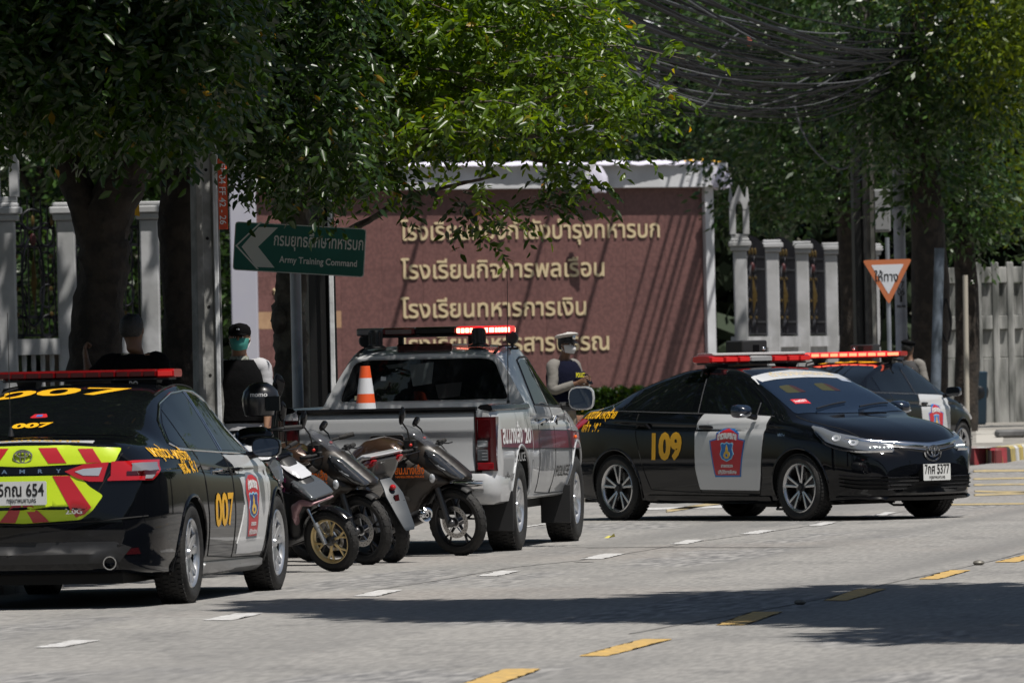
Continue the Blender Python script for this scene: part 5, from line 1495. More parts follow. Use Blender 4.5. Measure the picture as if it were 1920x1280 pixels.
# carriageway (with the side street that opens to the right)
rw_ = [along(o_, -80), along(o_, -80, 16), along(o_, 46, 16), along(o_, 46, 60), along(o_, 160, 60), along(o_, 160, -.0), along(o_, 40, 0), along(o_, 40, -70), along(o_, 18, -70), along(o_, 18, 0)]
sheet('road', [(p.x, p.y) for p in rw_], road_m, 0.0)
white_paint = mat('white road paint', (.62, .62, .62), .7, noise=(14, .45, (.40, .39, .38)), bump=(40, .3))
yellow_paint = mat('yellow road paint', (.62, .40, .12), .7, noise=(14, .45, (.42, .29, .12)), bump=(40, .3))
def quad_px(name, p, m, z=.004, label=None, cat=None, group=None):
    pts = [G(*q) for q in p]
    if (pts[1] - pts[0]).cross(pts[2] - pts[0]).z < 0: pts = pts[::-1]
    # slightly worn outline
    out = []
    for i in range(len(pts)):
        a, b = pts[i], pts[(i + 1) % len(pts)]; L = (b - a).length; k = max(2, int(L / .12))
        for j in range(k):
            q = a.lerp(b, j / k); jit = .012 if j else 0
            out.append((q.x + random.uniform(-jit, jit), q.y + random.uniform(-jit * 3, jit * 3)))
    mb = MB(); V, Fs, B = grid_fill(out, 50); mb.add([(x, y, z) for x, y in V], Fs)
    o = mb.build(name, m, smooth=False)
    o['kind'] = 'structure'
    return o
for p in ([(62, 1214), (120, 1213), (190, 1200), (138, 1200)], [(380, 1163), (432, 1163), (492, 1150), (442, 1150)], [(660, 1118), (705, 1118), (754, 1106), (712, 1106)],
          [(892, 1080), (932, 1080), (977, 1070), (938, 1070)], [(1089, 1048), (1128, 1048), (1172, 1038), (1132, 1038)], [(1257, 1020), (1288, 1020), (1321, 1012), (1290, 1012)],
          [(1387, 1001), (1420, 1001), (1455, 994), (1424, 994)], [(1513, 985.5), (1540, 985.5), (1570, 979), (1545, 979)], [(1640, 966), (1662, 966), (1680, 960), (1660, 960)],
          [(-220, 1272), (-150, 1272), (-80, 1255), (-150, 1255)], [(960, 992), (1030, 982), (1042, 978), (972, 988)]):
    quad_px('lane_marking', p, white_paint)
for p in ([(860, 1284), (930, 1284), (1014, 1254), (950, 1254)], [(1086, 1230), (1138, 1230), (1260, 1198), (1206, 1198)], [(1342, 1172), (1392, 1172), (1468, 1147), (1412, 1147)],
          [(1543, 1126), (1588, 1126), (1662, 1104), (1612, 1104)], [(1724, 1086), (1758, 1086), (1820, 1069), (1782, 1069)], [(1866, 1054), (1905, 1054), (1960, 1040), (1925, 1040)]):
    quad_px('centre_marking', p, yellow_paint)
ym2 = mat('faded yellow paint', (.50, .38, .17), .75, noise=(6, .5, (.30, .26, .18)))
for (x0, y0, x1, y1, t_) in ((1700, 947, 2100, 942, 3), (1828, 928, 2100, 918, 4), (1828, 921, 2100, 926, 3), (1826, 909, 2100, 905, 3), (1826, 898, 2100, 893, 3), (1826, 883, 2100, 880, 4), (1250, 958, 1360, 941, 5), (1180, 955, 1420, 948, 4), (1340, 941, 1450, 940, 3)):
    quad_px('box_marking', [(x0, y0 + t_ / 2), (x1, y1 + t_ / 2), (x1, y1 - t_ / 2), (x0, y0 - t_ / 2)], ym2 if x0 != 1180 else white_paint)
# slab joints: sealed grooves, thin dark strips
joint = mat('joint sealer', (.075, .072, .07), .9, noise=(3, .5, (.16, .155, .15)))
def joint_px(pts, w_=.035):
    g = [G(*p) for p in pts]; vs = []
    dense = catmull([(p.x, p.y, 0) for p in g], 10)
    mb = MB(); L = []; Rr = []
    for i, p in enumerate(dense):
        d = (dense[min(i + 1, len(dense) - 1)] - dense[max(0, i - 1)]).normalized(); nn = Vector((-d.y, d.x, 0))
        ww = w_ * (.4 + random.random() * .8)
        L.append((p.x + nn.x * ww / 2, p.y + nn.y * ww / 2, .002)); Rr.append((p.x - nn.x * ww / 2, p.y - nn.y * ww / 2, .002))
    k = len(L); mb.add(L + Rr, [(i, i + k, i + k + 1, i + 1) for i in range(k - 1)]); o = mb.build('slab_joint', joint, smooth=False); o['kind'] = 'structure'
joint_px([(700, 1106), (820, 1088), (960, 1064), (1120, 1046), (1310, 1015), (1480, 991), (1700, 958)], .03)
joint_px([(1180, 1188), (1300, 1166), (1500, 1130), (1690, 1088), (1840, 1056), (1925, 1034)], .035)
joint_px([(1100, 1027), (1270, 1025), (1480, 1026)], .12)
joint_px([(1000, 1026), (1180, 1026), (1350, 1027), (1560, 1026)], .05)
joint_px([(1080, 1054), (1110, 1053)], .16)
# bottom-right worn speckles come from the material; loose leaf and a road stud
def pebble(px, py, r, m, name, lab, cat):
    g = G(px, py); mb = MB()
    mb.ball((0, 0, r * .4), (r, r * .8, r * .45), 9, 6)
    o = mb.build(name, m); o.location = g; tag(o, lab, cat)
pebble(1835, 1059, .045, mat('stud metal', (.16, .15, .13), .5, .3), 'road_stud', 'small dark road stud beside the yellow dashes near the right edge', 'road stud')
pebble(1500, 1133, .04, mat('stud metal', (0, 0, 0)), 'road_stud', 'small dark road stud inside the tree shadow on the road', 'road stud')
g = G(1143, 1010); mb = MB()
mb.add([(-.05, 0, .01), (-.01, .03, .03), (.05, .01, .02), (.04, -.03, .05), (-.01, -.02, .01)], [(0, 1, 4), (1, 2, 4), (2, 3, 4)]); o = mb.build('fallen_leaf', mat('yellow leaf', (.55, .50, .12), .6)); o.location = g
tag(o, 'yellow fallen leaf lying on the road in front of the pickup', 'leaf')

# left pavement, kerb stones painted in turn
pave = mat('pavement slabs', (.24, .22, .19), .9, noise=(1.2, .5, (.17, .16, .14)), bump=(12, .4))
lp = [along(o_, -80, -.20), along(o_, 15, -.20), along(o_, 17.5, -.6), along(o_, 19, -2), along(o_, 19.5, -5), along(o_, 19.5, -90), along(o_, -80, -90)]
def slab(name, pts, z, m):
    mb = MB(); n = len(pts); mb.add([(p.x, p.y, z) for p in pts] + [(p.x, p.y, -.05) for p in pts], [tuple(range(n))] + [(i, i + n, (i + 1) % n + n, (i + 1) % n) for i in range(n)])
    o = mb.build(name, m, smooth=False); o['kind'] = 'structure'; return o
pv = slab('pavement', lp, .15, pave)
pv2 = slab('pavement', [Vector((-90, 91, 0)), Vector((1.6, 91, 0)), Vector((2.6, 92.5, 0)), Vector((3.2, 96, 0)), Vector((3.4, 110, 0)), Vector((3.0, 176, 0)), Vector((40, 176, 0)), Vector((40, 330, 0)), Vector((-90, 330, 0))], .15, pave)
kw = mat('kerb white paint', (.62, .62, .61), .7, noise=(5, .5, (.42, .40, .37)))
kr = mat('kerb red paint', (.38, .045, .06), .7, noise=(5, .5, (.24, .05, .05)))
ky = mat('kerb yellow paint', (.50, .38, .10), .7, noise=(5, .5, (.35, .29, .12)))
kb = mat('kerb black paint', (.03, .028, .025), .8)
kgry = mat('kerb concrete', (.30, .29, .27), .85, noise=(5, .5, (.2, .19, .18)))
kerb = empty('kerb', (0, 0, 0)); kerb['kind'] = 'structure'
base = None
for i in range(23):
    u = -8 + i * 1.0
    mb = MB(); mb.bbox((0, -.10, -.05), (.992, .10, .165), .02)
    o = mb.build('kerb_stone', kgry, kerb); o.location = along(o_, u, -.10); o.rotation_euler = (0, 0, PI / 2 - TH)
# brick-edged planter and far pavement strips
def strip_px(name, pts, z, m):
    g = [G(*p, z=z) for p in pts]; return slab(name, g, z, m)
# right-hand pavement behind the second patrol car: kerb curve
kpts = [(1500, 856), (1826, 867), (1848, 868), (1870, 868), (1885, 867), (1900, 864), (1920, 861), (1990, 852), (2120, 838), (2300, 824)]
kg = [G(*p) for p in kpts]
dense = catmull([(p.x, p.y, 0) for p in kg], 24)
far = [G(2300, 800), G(1400, 800)]
rp = slab('pavement', [Vector((p.x, p.y, 0)) for p in dense] + [Vector((40, 175, 0)), Vector((3, 175, 0)), Vector((3.2, 130, 0))], .18, mat('far pavement', (.30, .28, .25), .9, noise=(1, .5, (.2, .19, .17))))
cum = [0]
for a, b in zip(dense, dense[1:]): cum.append(cum[-1] + (b - a).length)
def at_len(s_):
    for i in range(len(cum) - 1):
        if cum[i + 1] >= s_: return dense[i].lerp(dense[i + 1], (s_ - cum[i]) / max(1e-6, cum[i + 1] - cum[i]))
    return dense[-1]
kc = empty('kerb', (0, 0, 0)); kc['kind'] = 'structure'
# boundaries read from the photograph (column -> paint)
cols = [(1780, kr), (1805, kw), (1827, kw), (1843, kr), (1863, mat('kerb dark red', (.16, .03, .03), .7)), (1874, ky), (1881, kb), (1890, ky), (1899, kw), (1906, ky), (1914, kw), (1922, ky), (1932, kw), (1942, ky), (1953, kw)]
def col_of(p): 
    return 960 + (p.x / p.y * F)
for (c0, m_), (c1, _) in zip(cols, cols[1:] + [(1965, None)]):
    seg = [p for p in dense if c0 - 1 <= col_of(p) <= c1 + 1]
    ts = []
    fine = [dense[i].lerp(dense[i + 1], k / 12) for i in range(len(dense) - 1) for k in range(12)]
    seg = [p for p in fine if c0 <= col_of(p) <= c1 - .6]
    if len(seg) < 2: continue
    seg = [seg[int(i * (len(seg) - 1) / 4)] for i in range(5)]
    rr = []
    for i, p in enumerate(seg):
        d = (seg[min(i + 1, 4)] - seg[max(i - 1, 0)]).normalized(); nn = Vector((-d.y, d.x, 0))
        if nn.y < 0: nn = -nn
        rr.append([tuple(p + nn * a + Vector((0, 0, z))) for a, z in ((-.02, -.02), (-.01, .18), (.02, .215), (.22, .215), (.22, -.02))])
    mb = MB(); mb.loft(rr); mb.build('kerb_stone', m_, kc, smooth=False)
# strips of lighter and darker paving beyond the kerb
for p, z, m_ in (([(1830, 830), (1880, 829), (1884, 806), (1830, 806)], .19, mat('pale slab', (.42, .40, .36), .9)),):
    strip_px('paving_slab', p, z, m_)
g = G(1870, 820, .19); s0 = F / g.y
mb = MB(); wv = 60 / s0; mb.bbox((0, 0, 0), (wv, .8, 14 / s0), .03); o = mb.build('concrete_block', mat('grey block', (.10, .10, .10), .9, noise=(3, .5, (.15, .15, .15)))); o.location = (g.x, g.y, .19)
tag(o, 'long grey concrete block lying on the far pavement by the kerb', 'concrete block')
# ================================================================== sign wall, fences, hedge
granite = mat('red granite', (.160, .076, .070), .5, noise=(14, .5, (.122, .058, .054)))
granite2 = mat('lighter red granite', (.185, .090, .084), .42, noise=(16, .5, (.145, .070, .066)))
tan_stone = mat('tan stone', (.42, .27, .16), .6, noise=(8, .5, (.36, .22, .13)))
white_wall = mat('white painted masonry', (.62, .63, .66), .75, noise=(.9, .5, (.50, .51, .53)), bump=(8, .15))
gold_letter = mat('gold letters', (.66, .54, .34), .4, .2)
cloth_white = mat('white bunting cloth', (.66, .64, .76), .8)
cloth_yellow = mat('yellow bunting cloth', (.75, .42, .03), .8)
wall = empty('sign_wall', P(900, 798, 180) * 1, label='red granite sign wall with gold lettering under a white coping', cat='sign wall')
wall.location = (0, 0, 0)
granite3 = mat('dark red granite', (.150, .071, .066), .5, noise=(9, .5, (.112, .053, .050)))
# two flanks meeting at column 640: right flank recedes slightly to the right, left flank turns towards us
def wpt(px, D): 
    p = P(px, HY, D); return Vector((p.x, p.y, 0))
WA, WB_, WC = wpt(484, 178.5), wpt(642, 180.0), wpt(1326, 184.5)
def zpx(px, py, D): return P(px, py, D).z
ztop_l, ztop_r = zpx(700, 350, 180), zpx(1326, 357, 184.5)
ZT = (ztop_l + ztop_r) / 2
def panels(A, B, z0, z1, nu, nv, m, name, th=.25, alt=None):
    d = (B - A); L = d.length; d.normalize(); n_ = Vector((d.y, -d.x, 0))
    if n_.y > 0: n_ = -n_
    mb = MB(); 
    back = A - n_ * th
    q = [A - n_ * .02, B - n_ * .02, B - n_ * th, A - n_ * th]
    mb.add([(p.x, p.y, z0) for p in q] + [(p.x, p.y, z1) for p in q], [(0, 1, 5, 4), (1, 2, 6, 5), (2, 3, 7, 6), (3, 0, 4, 7), (4, 5, 6, 7)])
    mb.build(name, mat('wall core', (.12, .06, .06), .8), wall, smooth=False)
    for i in range(nu):
        for j in range(nv):
            u0, u1 = L * i / nu + .002, L * (i + 1) / nu - .002; v0, v1 = z0 + (z1 - z0) * j / nv + .002, z0 + (z1 - z0) * (j + 1) / nv - .002
            off = random.uniform(-.0015, .0015)
            a, b = A + d * u0 + n_ * off, A + d * u1 + n_ * off
            mb = MB(); mb.add([(a.x, a.y, v0), (b.x, b.y, v0), (b.x, b.y, v1), (a.x, a.y, v1)] + [(p.x - n_.x * .02, p.y - n_.y * .02, v) for p, v in ((a, v0), (b, v0), (b, v1), (a, v1))], [(0, 1, 2, 3), (0, 4, 5, 1), (1, 5, 6, 2), (2, 6, 7, 3), (3, 7, 4, 0)])
            mm = alt(i, j) if alt else m
            mb.build('granite_panel', mm, wall, smooth=False)
    return d, n_
d1, n1 = panels(WB_, WC, .15, ZT, 9, 6, granite, 'wall_core', alt=lambda i, j: (granite, granite, granite3)[(i * 5 + j * 3 + i * j) % 3])
d0, n0 = panels(WA, WB_, .15, ZT, 6, 14, granite2, 'wall_core', alt=lambda i, j: tan_stone if j in (2, 6) and i < 6 else (granite2 if (i + j) % 2 else granite))
# coping: beam with a deep overhang, white frame posts
def beam(A, B, z0, z1, n_, out, back, name, m, par=wall):
    q = [A + n_ * out, B + n_ * out, B - n_ * back, A - n_ * back]
    mb = MB(); mb.add([(p.x, p.y, z0) for p in q] + [(p.x, p.y, z1) for p in q], [(0, 3, 2, 1), (4, 5, 6, 7), (0, 1, 5, 4), (1, 2, 6, 5), (2, 3, 7, 6), (3, 0, 4, 7)])
    return mb.build(name, m, par, smooth=False, bevel=.01)
ext = wpt(1362, 184.7)
CT = ZT + (357 - 312) * 184 / F
beam(WB_ - d1 * .3, ext, ZT, CT, n1, .24, .5, 'coping', white_wall)
beam(WA - d0 * .2, WB_ + d0 * .12, ZT + .003, CT - .003, n0, .24, .5, 'coping', white_wall)
postR = wpt(1324, 184.45); beam(postR, wpt(1340, 184.6), .15, ZT - .002, n1, .10, .45, 'frame_post', white_wall)
cp = empty('white_column', wpt(436, 176), label='tall pale lavender column at the left end of the sign wall', cat='column')
mb = MB(); mb.bbox((0, 0, .15), (49 * 176 / F, .6, 5.75), .02); mb.bbox((-.05, -.05, .15), (49 * 176 / F + .05, .65, .8), .02); mb.build('shaft', mat('lavender white masonry', (.42, .42, .50), .7, noise=(.8, .5, (.44, .44, .50))), cp)
mb = MB(); mb.bbox((-.08, -.08, 5.752), (49 * 176 / F + .08, .68, 5.95), .03); mb.build('capital', white_wall, cp)
# lettering, cut in metal standing off the granite
def on_wall(px, py):
    """where the sight line meets the right flank"""
    ux, uy = ray(px, py); dirv = Vector((ux / F, 1, uy / F))
    t_ = (WB_ - Vector((0, 0, H))).dot(n1) / dirv.dot(n1)
    p = dirv * t_ + Vector((0, 0, H)); return p
for body, x0, x1, yb in (('โรงเรียนกองกำลังบำรุงทหารบก', 750, 1236, 447.5), ('โรงเรียนกิจการพลเรือน', 751, 1132, 520), ('โรงเรียนทหารการเงิน', 751, 1098, 593), ('โรงเรียนทหารสารบรรณ', 751, 1141, 659)):
    a, b = on_wall(x0, yb), on_wall(x1, yb); a.z = b.z = (a.z + b.z) / 2
    M = frame(a + n1 * .004, d1, (0, 0, 1))
    # letters one by one so that each is a piece of its own would break the marks from their base; a line is one casting
    o = flat_text(body, .54, M, 'wall_lettering', gold_letter, wall, thick=.03, width=(b - a).length, align='LEFT', bold=.007)
for body, px, py, sz in (('ใ', 515, 578, .62), ('วิ', 519, 572, .5)):
    ux, uy = ray(px, py); dirv = Vector((ux / F, 1, uy / F)); t_ = (WA - Vector((0, 0, H))).dot(n0) / dirv.dot(n0); p = dirv * t_ + Vector((0, 0, H))
    if body == 'วิ': flat_text(body, sz, frame(p + n0 * .005, d0, (0, 0, 1)), 'wall_lettering', gold_letter, wall, thick=.04, bold=.012)
# bunting cloth draped on top
def drape(name, A, B, z, m, sag, w_, seed, label, drop=.12):
    rg = random.Random(seed); N = 40; vs = []; fs = []; K = 7
    for i in range(N + 1):
        p = A.lerp(B, i / N); hz = abs(math.sin(i / N * PI * sag)) * .05 + rg.uniform(0, .025)
        for k in range(K + 1):
            q = k / K; yy = -.27 + q * .7; zz = z + hz * math.sin(q * PI) + .015
            if k == 0: zz = z - drop * (0.4 + .6 * abs(math.sin(i * .55))) ; yy = -.27
            if k == 1: zz = z + .02; yy = -.26
            vs.append((p.x - n1.x * 0, p.y + yy + rg.uniform(-.01, .01), zz + rg.uniform(-.006, .006)))
    for i in range(N):
        for k in range(K): a = i * (K + 1) + k; fs.append((a, a + 1, a + K + 2, a + K + 1))
    mb = MB(); mb.add(vs, fs); o = mb.build(name, m, autos=180); tag(o, label, 'bunting'); return o
drape('bunting_cloth', wpt(1125, 182.8), wpt(1350, 184.6), CT, cloth_white, 3, .1, 3, 'white bunting cloth lying along the right end of the wall coping', .05)
drape('bunting_cloth', wpt(700, 180.2), wpt(1110, 182.8), CT, cloth_white, 5, .1, 5, 'white bunting cloth behind the leaves along the middle of the coping', .04)
drape('bunting_cloth', wpt(1290, 184.2), wpt(1360, 184.8), CT + .03, cloth_yellow, 1, .1, 4, 'yellow bunting cloth at the right tip of the wall coping', .02)
drape('bunting_cloth', wpt(655, 179.9), wpt(705, 180.3), CT + .03, cloth_yellow, 1, .1, 6, 'yellow bunting cloth seen through leaves above the green sign', .10)
def tassel(px, py, D, wv, hv, m, label):
    c = P(px, py, D); mb = MB(); rr = []
    for k, (z, r_) in enumerate(((0, .25), (-.15, .6), (-.4, .9), (-.75, 1.0), (-1.0, .75))):
        rr.append([(c.x + math.cos(a) * wv * r_ * (1 + .25 * math.sin(a * 5 + k)), c.y + math.sin(a) * wv * .4 * r_, c.z + z * hv + .03 * math.sin(a * 4)) for a in [2 * PI * i / 20 for i in range(20)]])
    mb.loft(rr); o = mb.build('bunting_knot', m); tag(o, label, 'bunting')
tassel(1120, 313, 182.2, .20, .55, cloth_white, 'gathered white cloth knot hanging at the middle of the coping')
tassel(1352, 312, 184.0, .20, .50, cloth_white, 'gathered white cloth knot hanging at the right tip of the coping')
# ---- hedge on a brick edging
def leaf_mat(name, dark, light, yellowish=None, tr=.35, rough=.45):
    m = bpy.data.materials.new(name); m.use_nodes = True; n = m.node_tree; b = n.nodes['Principled BSDF']
    a = n.nodes.new('ShaderNodeAttribute'); a.attribute_name = 'rnd'
    rp = n.nodes.new('ShaderNodeValToRGB'); rp.color_ramp.elements[0].color = (*dark, 1); rp.color_ramp.elements[1].color = (*light, 1)
    if yellowish:
        e = rp.color_ramp.elements.new(.985); e.color = (*light, 1); rp.color_ramp.elements[-1].color = (*yellowish, 1)
    n.links.new(a.outputs['Fac'], rp.inputs[0]); n.links.new(rp.outputs[0], b.inputs['Base Color'])
    b.inputs['Roughness'].default_value = rough - .08
    b.inputs['Specular IOR Level'].default_value = .65
    t = n.nodes.new('ShaderNodeBsdfTranslucent')
    g = n.nodes.new('ShaderNodeHueSaturation'); g.inputs['Hue'].default_value = .475; g.inputs['Saturation'].default_value = 1.15; g.inputs['Value'].default_value = 2.6
    n.links.new(rp.outputs[0], g.inputs['Color']); n.links.new(g.outputs[0], t.inputs[0])
    mx = n.nodes.new('ShaderNodeMixShader'); mx.inputs[0].default_value = tr
    n.links.new(b.outputs[0], mx.inputs[1]); n.links.new(t.outputs[0], mx.inputs[2]); n.links.new(mx.outputs[0], n.nodes['Material Output'].inputs[0])
    return m
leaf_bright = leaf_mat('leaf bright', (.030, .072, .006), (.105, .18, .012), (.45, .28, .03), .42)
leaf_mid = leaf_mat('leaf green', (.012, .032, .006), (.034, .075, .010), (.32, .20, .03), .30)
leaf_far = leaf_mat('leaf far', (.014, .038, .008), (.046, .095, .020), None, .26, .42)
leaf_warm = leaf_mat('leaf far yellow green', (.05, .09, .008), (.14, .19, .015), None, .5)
def leaves(name, cen, nrm, size, m, parent=None, asp=.42, fold=.25, jit=.35, droop=.0):
    """cen (n,3) leaf bases, nrm (n,3) leaf directions"""
    n = len(cen); cen = np.asarray(cen); d = np.asarray(nrm); d = d / (np.linalg.norm(d, axis=1, keepdims=True) + 1e-9)
    r = rng.normal(size=(n, 3)); s = np.cross(d, r); s /= (np.linalg.norm(s, axis=1, keepdims=True) + 1e-9)
    up = np.cross(s, d); L = size * (1 + jit * (rng.random((n, 1)) - .5) * 2)
    w_ = L * asp
    p0 = cen; p1 = cen + d * L * .35 + s * w_ * .5 + up * L * fold * .5; p2 = cen + d * L * .35 - s * w_ * .5 + up * L * fold * .5
    p3 = cen + d * L * .72 + s * w_ * .36 + up * L * fold * .3; p4 = cen + d * L * .72 - s * w_ * .36 + up * L * fold * .3
    pm = cen + d * L * .5; p5 = cen + d * L - np.array([[0, 0, 1.0]]) * L * droop
    V = np.stack([p0, p1, p2, p3, p4, pm, p5], axis=1).reshape(-1, 3)
    f = np.array([[0, 1, 5], [1, 3, 5], [3, 6, 5], [0, 5, 2], [2, 5, 4], [4, 5, 6]])
    Fc = (np.arange(n)[:, None, None] * 7 + f[None]).reshape(-1, 3)
    rn = np.repeat(rng.random(n), 6)
    return mesh_np(name, V, Fc, m, parent, rn)
def small_leaves(name, cen, nrm, size, m, parent=None, asp=.5, jit=.4):
    n = len(cen); cen = np.asarray(cen); d = np.asarray(nrm); d = d / (np.linalg.norm(d, axis=1, keepdims=True) + 1e-9)
    r = rng.normal(size=(n, 3)); s = np.cross(d, r); s /= (np.linalg.norm(s, axis=1, keepdims=True) + 1e-9)
    L = size * (1 + jit * (rng.random((n, 1)) - .5) * 2)
    V = np.stack([cen, cen + d * L * .45 + s * L * asp * .5, cen + d * L, cen + d * L * .45 - s * L * asp * .5], axis=1).reshape(-1, 3)
    Fc = (np.arange(n)[:, None] * 4 + np.arange(4)[None])
    return mesh_np(name, V, Fc, m, parent, rng.random(n))
def hedge(px0, px1, D, z0, z1, depth, name, label, n=9000, m=None, sz=.09):
    t = empty(name, (0, 0, 0), 0, label, 'hedge')
    a, b = wpt(px0, D), wpt(px1, D)
    u = rng.random((n, 1)); k = rng.random((n, 1))
    top = rng.random((n, 1)) < .4
    z = np.where(top, z1 - rng.random((n, 1)) * .08 + .05 * np.sin(u * 60), z0 + (z1 - z0) * k)
    y = np.where(top, rng.random((n, 1)) * depth, rng.random((n, 1)) ** 2 * .15)
    base_ = np.array(a)[None] + (np.array(b) - np.array(a))[None] * u
    base_[:, 1:2] += y; base_[:, 2:3] = z
    nr = rng.normal(size=(n, 3)) * .6 + np.array([[0, -.5, .5]])
    small_leaves('foliage', base_, nr, sz, m or leaf_mid, t, .55)
    mb = MB(); mb.bbox((a.x, a.y + .12, z0), (b.x, b.y + depth - .05, z1 - .1), .05); mb.build('twigs', mat('hedge core', (.012, .02, .008), .95), t)
    return t
hedge(1030, 1330, 172, .42, .93, 1.1, 'hedge', 'low clipped green hedge along the foot of the sign wall', 11000)
hedge(600, 1040, 172.6, .42, .88, 1.1, 'hedge', 'clipped green hedge behind the pickup at the foot of the sign wall', 5000)
brick_m = [mat('terracotta paver %d' % i, c, .85, noise=(6, .5, tuple(x * .8 for x in c))) for i, c in enumerate(((.40, .20, .12), (.45, .25, .15), (.36, .18, .11)))]
ed_ = empty('planter_edging', (0, 0, 0), 0, 'low terracotta brick edging in front of the clipped hedge', 'brick edging')
for row in range(3):
    for i in range(26):
        px = 480 + i * 26 + (13 if row % 2 else 0)
        if not (480 < px < 560 or 1040 < px < 1130): continue
        a = wpt(px, 171); mb = MB(); mb.bbox((a.x, a.y, .15 + row * .095), (a.x + 25 * 171 / F, a.y + .25, .15 + row * .095 + .088), .01); mb.build('brick', random.choice(brick_m), ed_, smooth=False)

# ---- fence of white pillars, dark ironwork with gilt, balustrade below
iron = mat('dark ironwork', (.005, .0055, .010), .5, .4)
gilt = mat('gilt ornament', (.09, .058, .014), .45, .4)
gilt_red = mat('red ornament', (.06, .008, .01), .5)
white_stone = mat('aged white masonry', (.46, .465, .48), .8, noise=(1.4, .5, (.34, .345, .35)), bump=(8, .2))
def fence_run(cols_D, zled, zcap, zfin, wid, label, gilt_every=True, seed=1, finial=()):
    rg = random.Random(seed)
    t = empty('boundary_fence', (0, 0, 0), 0, label, 'fence')
    P_ = [wpt(c, D) for c, D in cols_D]
    for i, p in enumerate(P_):
        w_ = wid
        mb = MB(); mb.bbox((p.x - w_ / 2, p.y, .15), (p.x + w_ / 2, p.y + w_, zcap - .25), .02)
        pl = mb.build('pillar', white_stone, t, smooth=False)
        mb = MB()
        for k, (z0, z1, e) in enumerate(((zcap - .248, zcap - .16, .05), (zcap - .158, zcap - .06, .09), (zcap - .058, zcap, .05))):
            mb.bbox((p.x - w_ / 2 - e, p.y - e, z0), (p.x + w_ / 2 + e, p.y + w_ + e, z1), .015)
        mb.build('capital', white_stone, pl, smooth=False)
        if i in finial:
            # little niche lantern: four legs, arched openings, pointed gable roof
            f = MB(); zb_ = zcap + .002; hh = (zfin - zcap)
            f.bbox((p.x - w_ * .62, p.y - w_ * .12, zb_), (p.x + w_ * .62, p.y + w_ * 1.12, zb_ + hh * .08), .01)
            for sx in (-1, 1):
                for yy in (0, w_):
                    f.box((p.x + sx * w_ * .5 - .06, p.y + yy - .05, zb_ + hh * .08), (p.x + sx * w_ * .5 + .06, p.y + yy + .05, zb_ + hh * .62))
            arch = [(-.62, .55), (-.30, .55), (-.22, .64), (-.1, .70), (0, .72), (.1, .70), (.22, .64), (.30, .55), (.62, .55), (.66, .70), (.34, .80), (0, 1.02), (-.34, .80), (-.66, .70)]
            f.prism([(p.x + a * w_, zb_ + b * hh) for a, b in arch], p.y - .06, p.y + .02, 'Y')
            f.prism([(p.x + a * w_, zb_ + b * hh) for a, b in arch], p.y + w_ - .02, p.y + w_ + .06, 'Y')
            f.box((p.x - w_ * .5, p.y + .021, zb_ + hh * .66), (p.x + w_ * .5, p.y + w_ - .021, zb_ + hh * .78))
            for sx in (-1, 1): f.tube([(p.x + sx * w_ * .6, p.y + w_ / 2, zb_ + hh * .7), (p.x + sx * w_ * .62, p.y + w_ / 2, zb_ + hh * .98)], [.05, .012], 8)
            f.build('niche_finial', white_stone, pl, smooth=False)
    for i in range(len(P_) - 1):
        a, b = P_[i], P_[i + 1]; d = (b - a); L = d.length; d.normalize(); pd = Vector((-d.y, d.x, 0))
        if pd.y < 0: pd = -pd
        def bxs(u0, u1, v0, v1, z0, z1, mb):
            q = [a + d * u0 + pd * v0, a + d * u1 + pd * v0, a + d * u1 + pd * v1, a + d * u0 + pd * v1]
            mb.add([(p.x, p.y, z0) for p in q] + [(p.x, p.y, z1) for p in q], [(0, 3, 2, 1), (4, 5, 6, 7), (0, 1, 5, 4), (1, 2, 6, 5), (2, 3, 7, 6), (3, 0, 4, 7)])
        u0, u1 = wid / 2 - .02, L - wid / 2 + .02
        mb = MB(); bxs(u0, u1, .02, wid - .02, zled - .22, zled, mb); mb.build('ledge', white_stone, t, smooth=False)
        mb = MB(); bxs(u0, u1, .08, wid - .06, .15, .55, mb); bxs(u0, u1, .05, wid - .05, .552, .66, mb); mb.build('plinth', white_stone, t, smooth=False)
        nb = max(3, int((u1 - u0) / .13))
        for k in range(nb):
            u = u0 + (u1 - u0) * (k + .5) / nb; q = a + d * u + pd * (wid / 2)
            z0, z1 = .662, zled - .222; hh = z1 - z0
            mb = MB(); mb.lathe([(.028, z0), (.036, z0 + .04), (.022, z0 + hh * .2), (.042, z0 + hh * .42), (.024, z0 + hh * .72), (.034, z0 + hh * .9), (.03, z1)], 8, 'Z', (q.x, q.y, 0)); mb.build('baluster', white_stone, t)
        # ironwork panel: rails, pickets, scroll rings, gilt flame in the middle
        mb = MB()
        zi0, zi1 = zled + .05, zcap - .35
        for z in (zi0, zi0 + .25, zi1 - .25, zi1): bxs(u0, u1, wid / 2 - .02, wid / 2 + .02, z - .02, z + .02, mb)
        npk = max(4, int((u1 - u0) / .10))
        for k in range(npk + 1):
            u = u0 + (u1 - u0) * k / npk; q = a + d * u + pd * (wid / 2)
            mb.tube([(q.x, q.y, zi0), (q.x, q.y, zi1 + .25 + .18 * math.sin(PI * k / npk))], .012, 5)
        cu = (u0 + u1) / 2
        def ring(u, z, ru, rz, r_=.014):
            mb.tube([tuple(a + d * (u + ru * math.cos(t_)) + pd * (wid / 2 - .03) + Vector((0, 0, z + rz * math.sin(t_)))) for t_ in [2 * PI * q / 16 for q in range(17)]], r_, 5, cap=False)
        zz = (zi0 + zi1) / 2
        for s_ in (-1, 1):
            for dz in (-.62, -.2, .25, .65): ring(cu + s_ * min(.34, (u1 - u0) * .3), zz + dz, .11, .16)
        ring(cu, zz, min(.26, (u1 - u0) * .24), .62, .02); ring(cu, zi1 + .12, .16, .14)
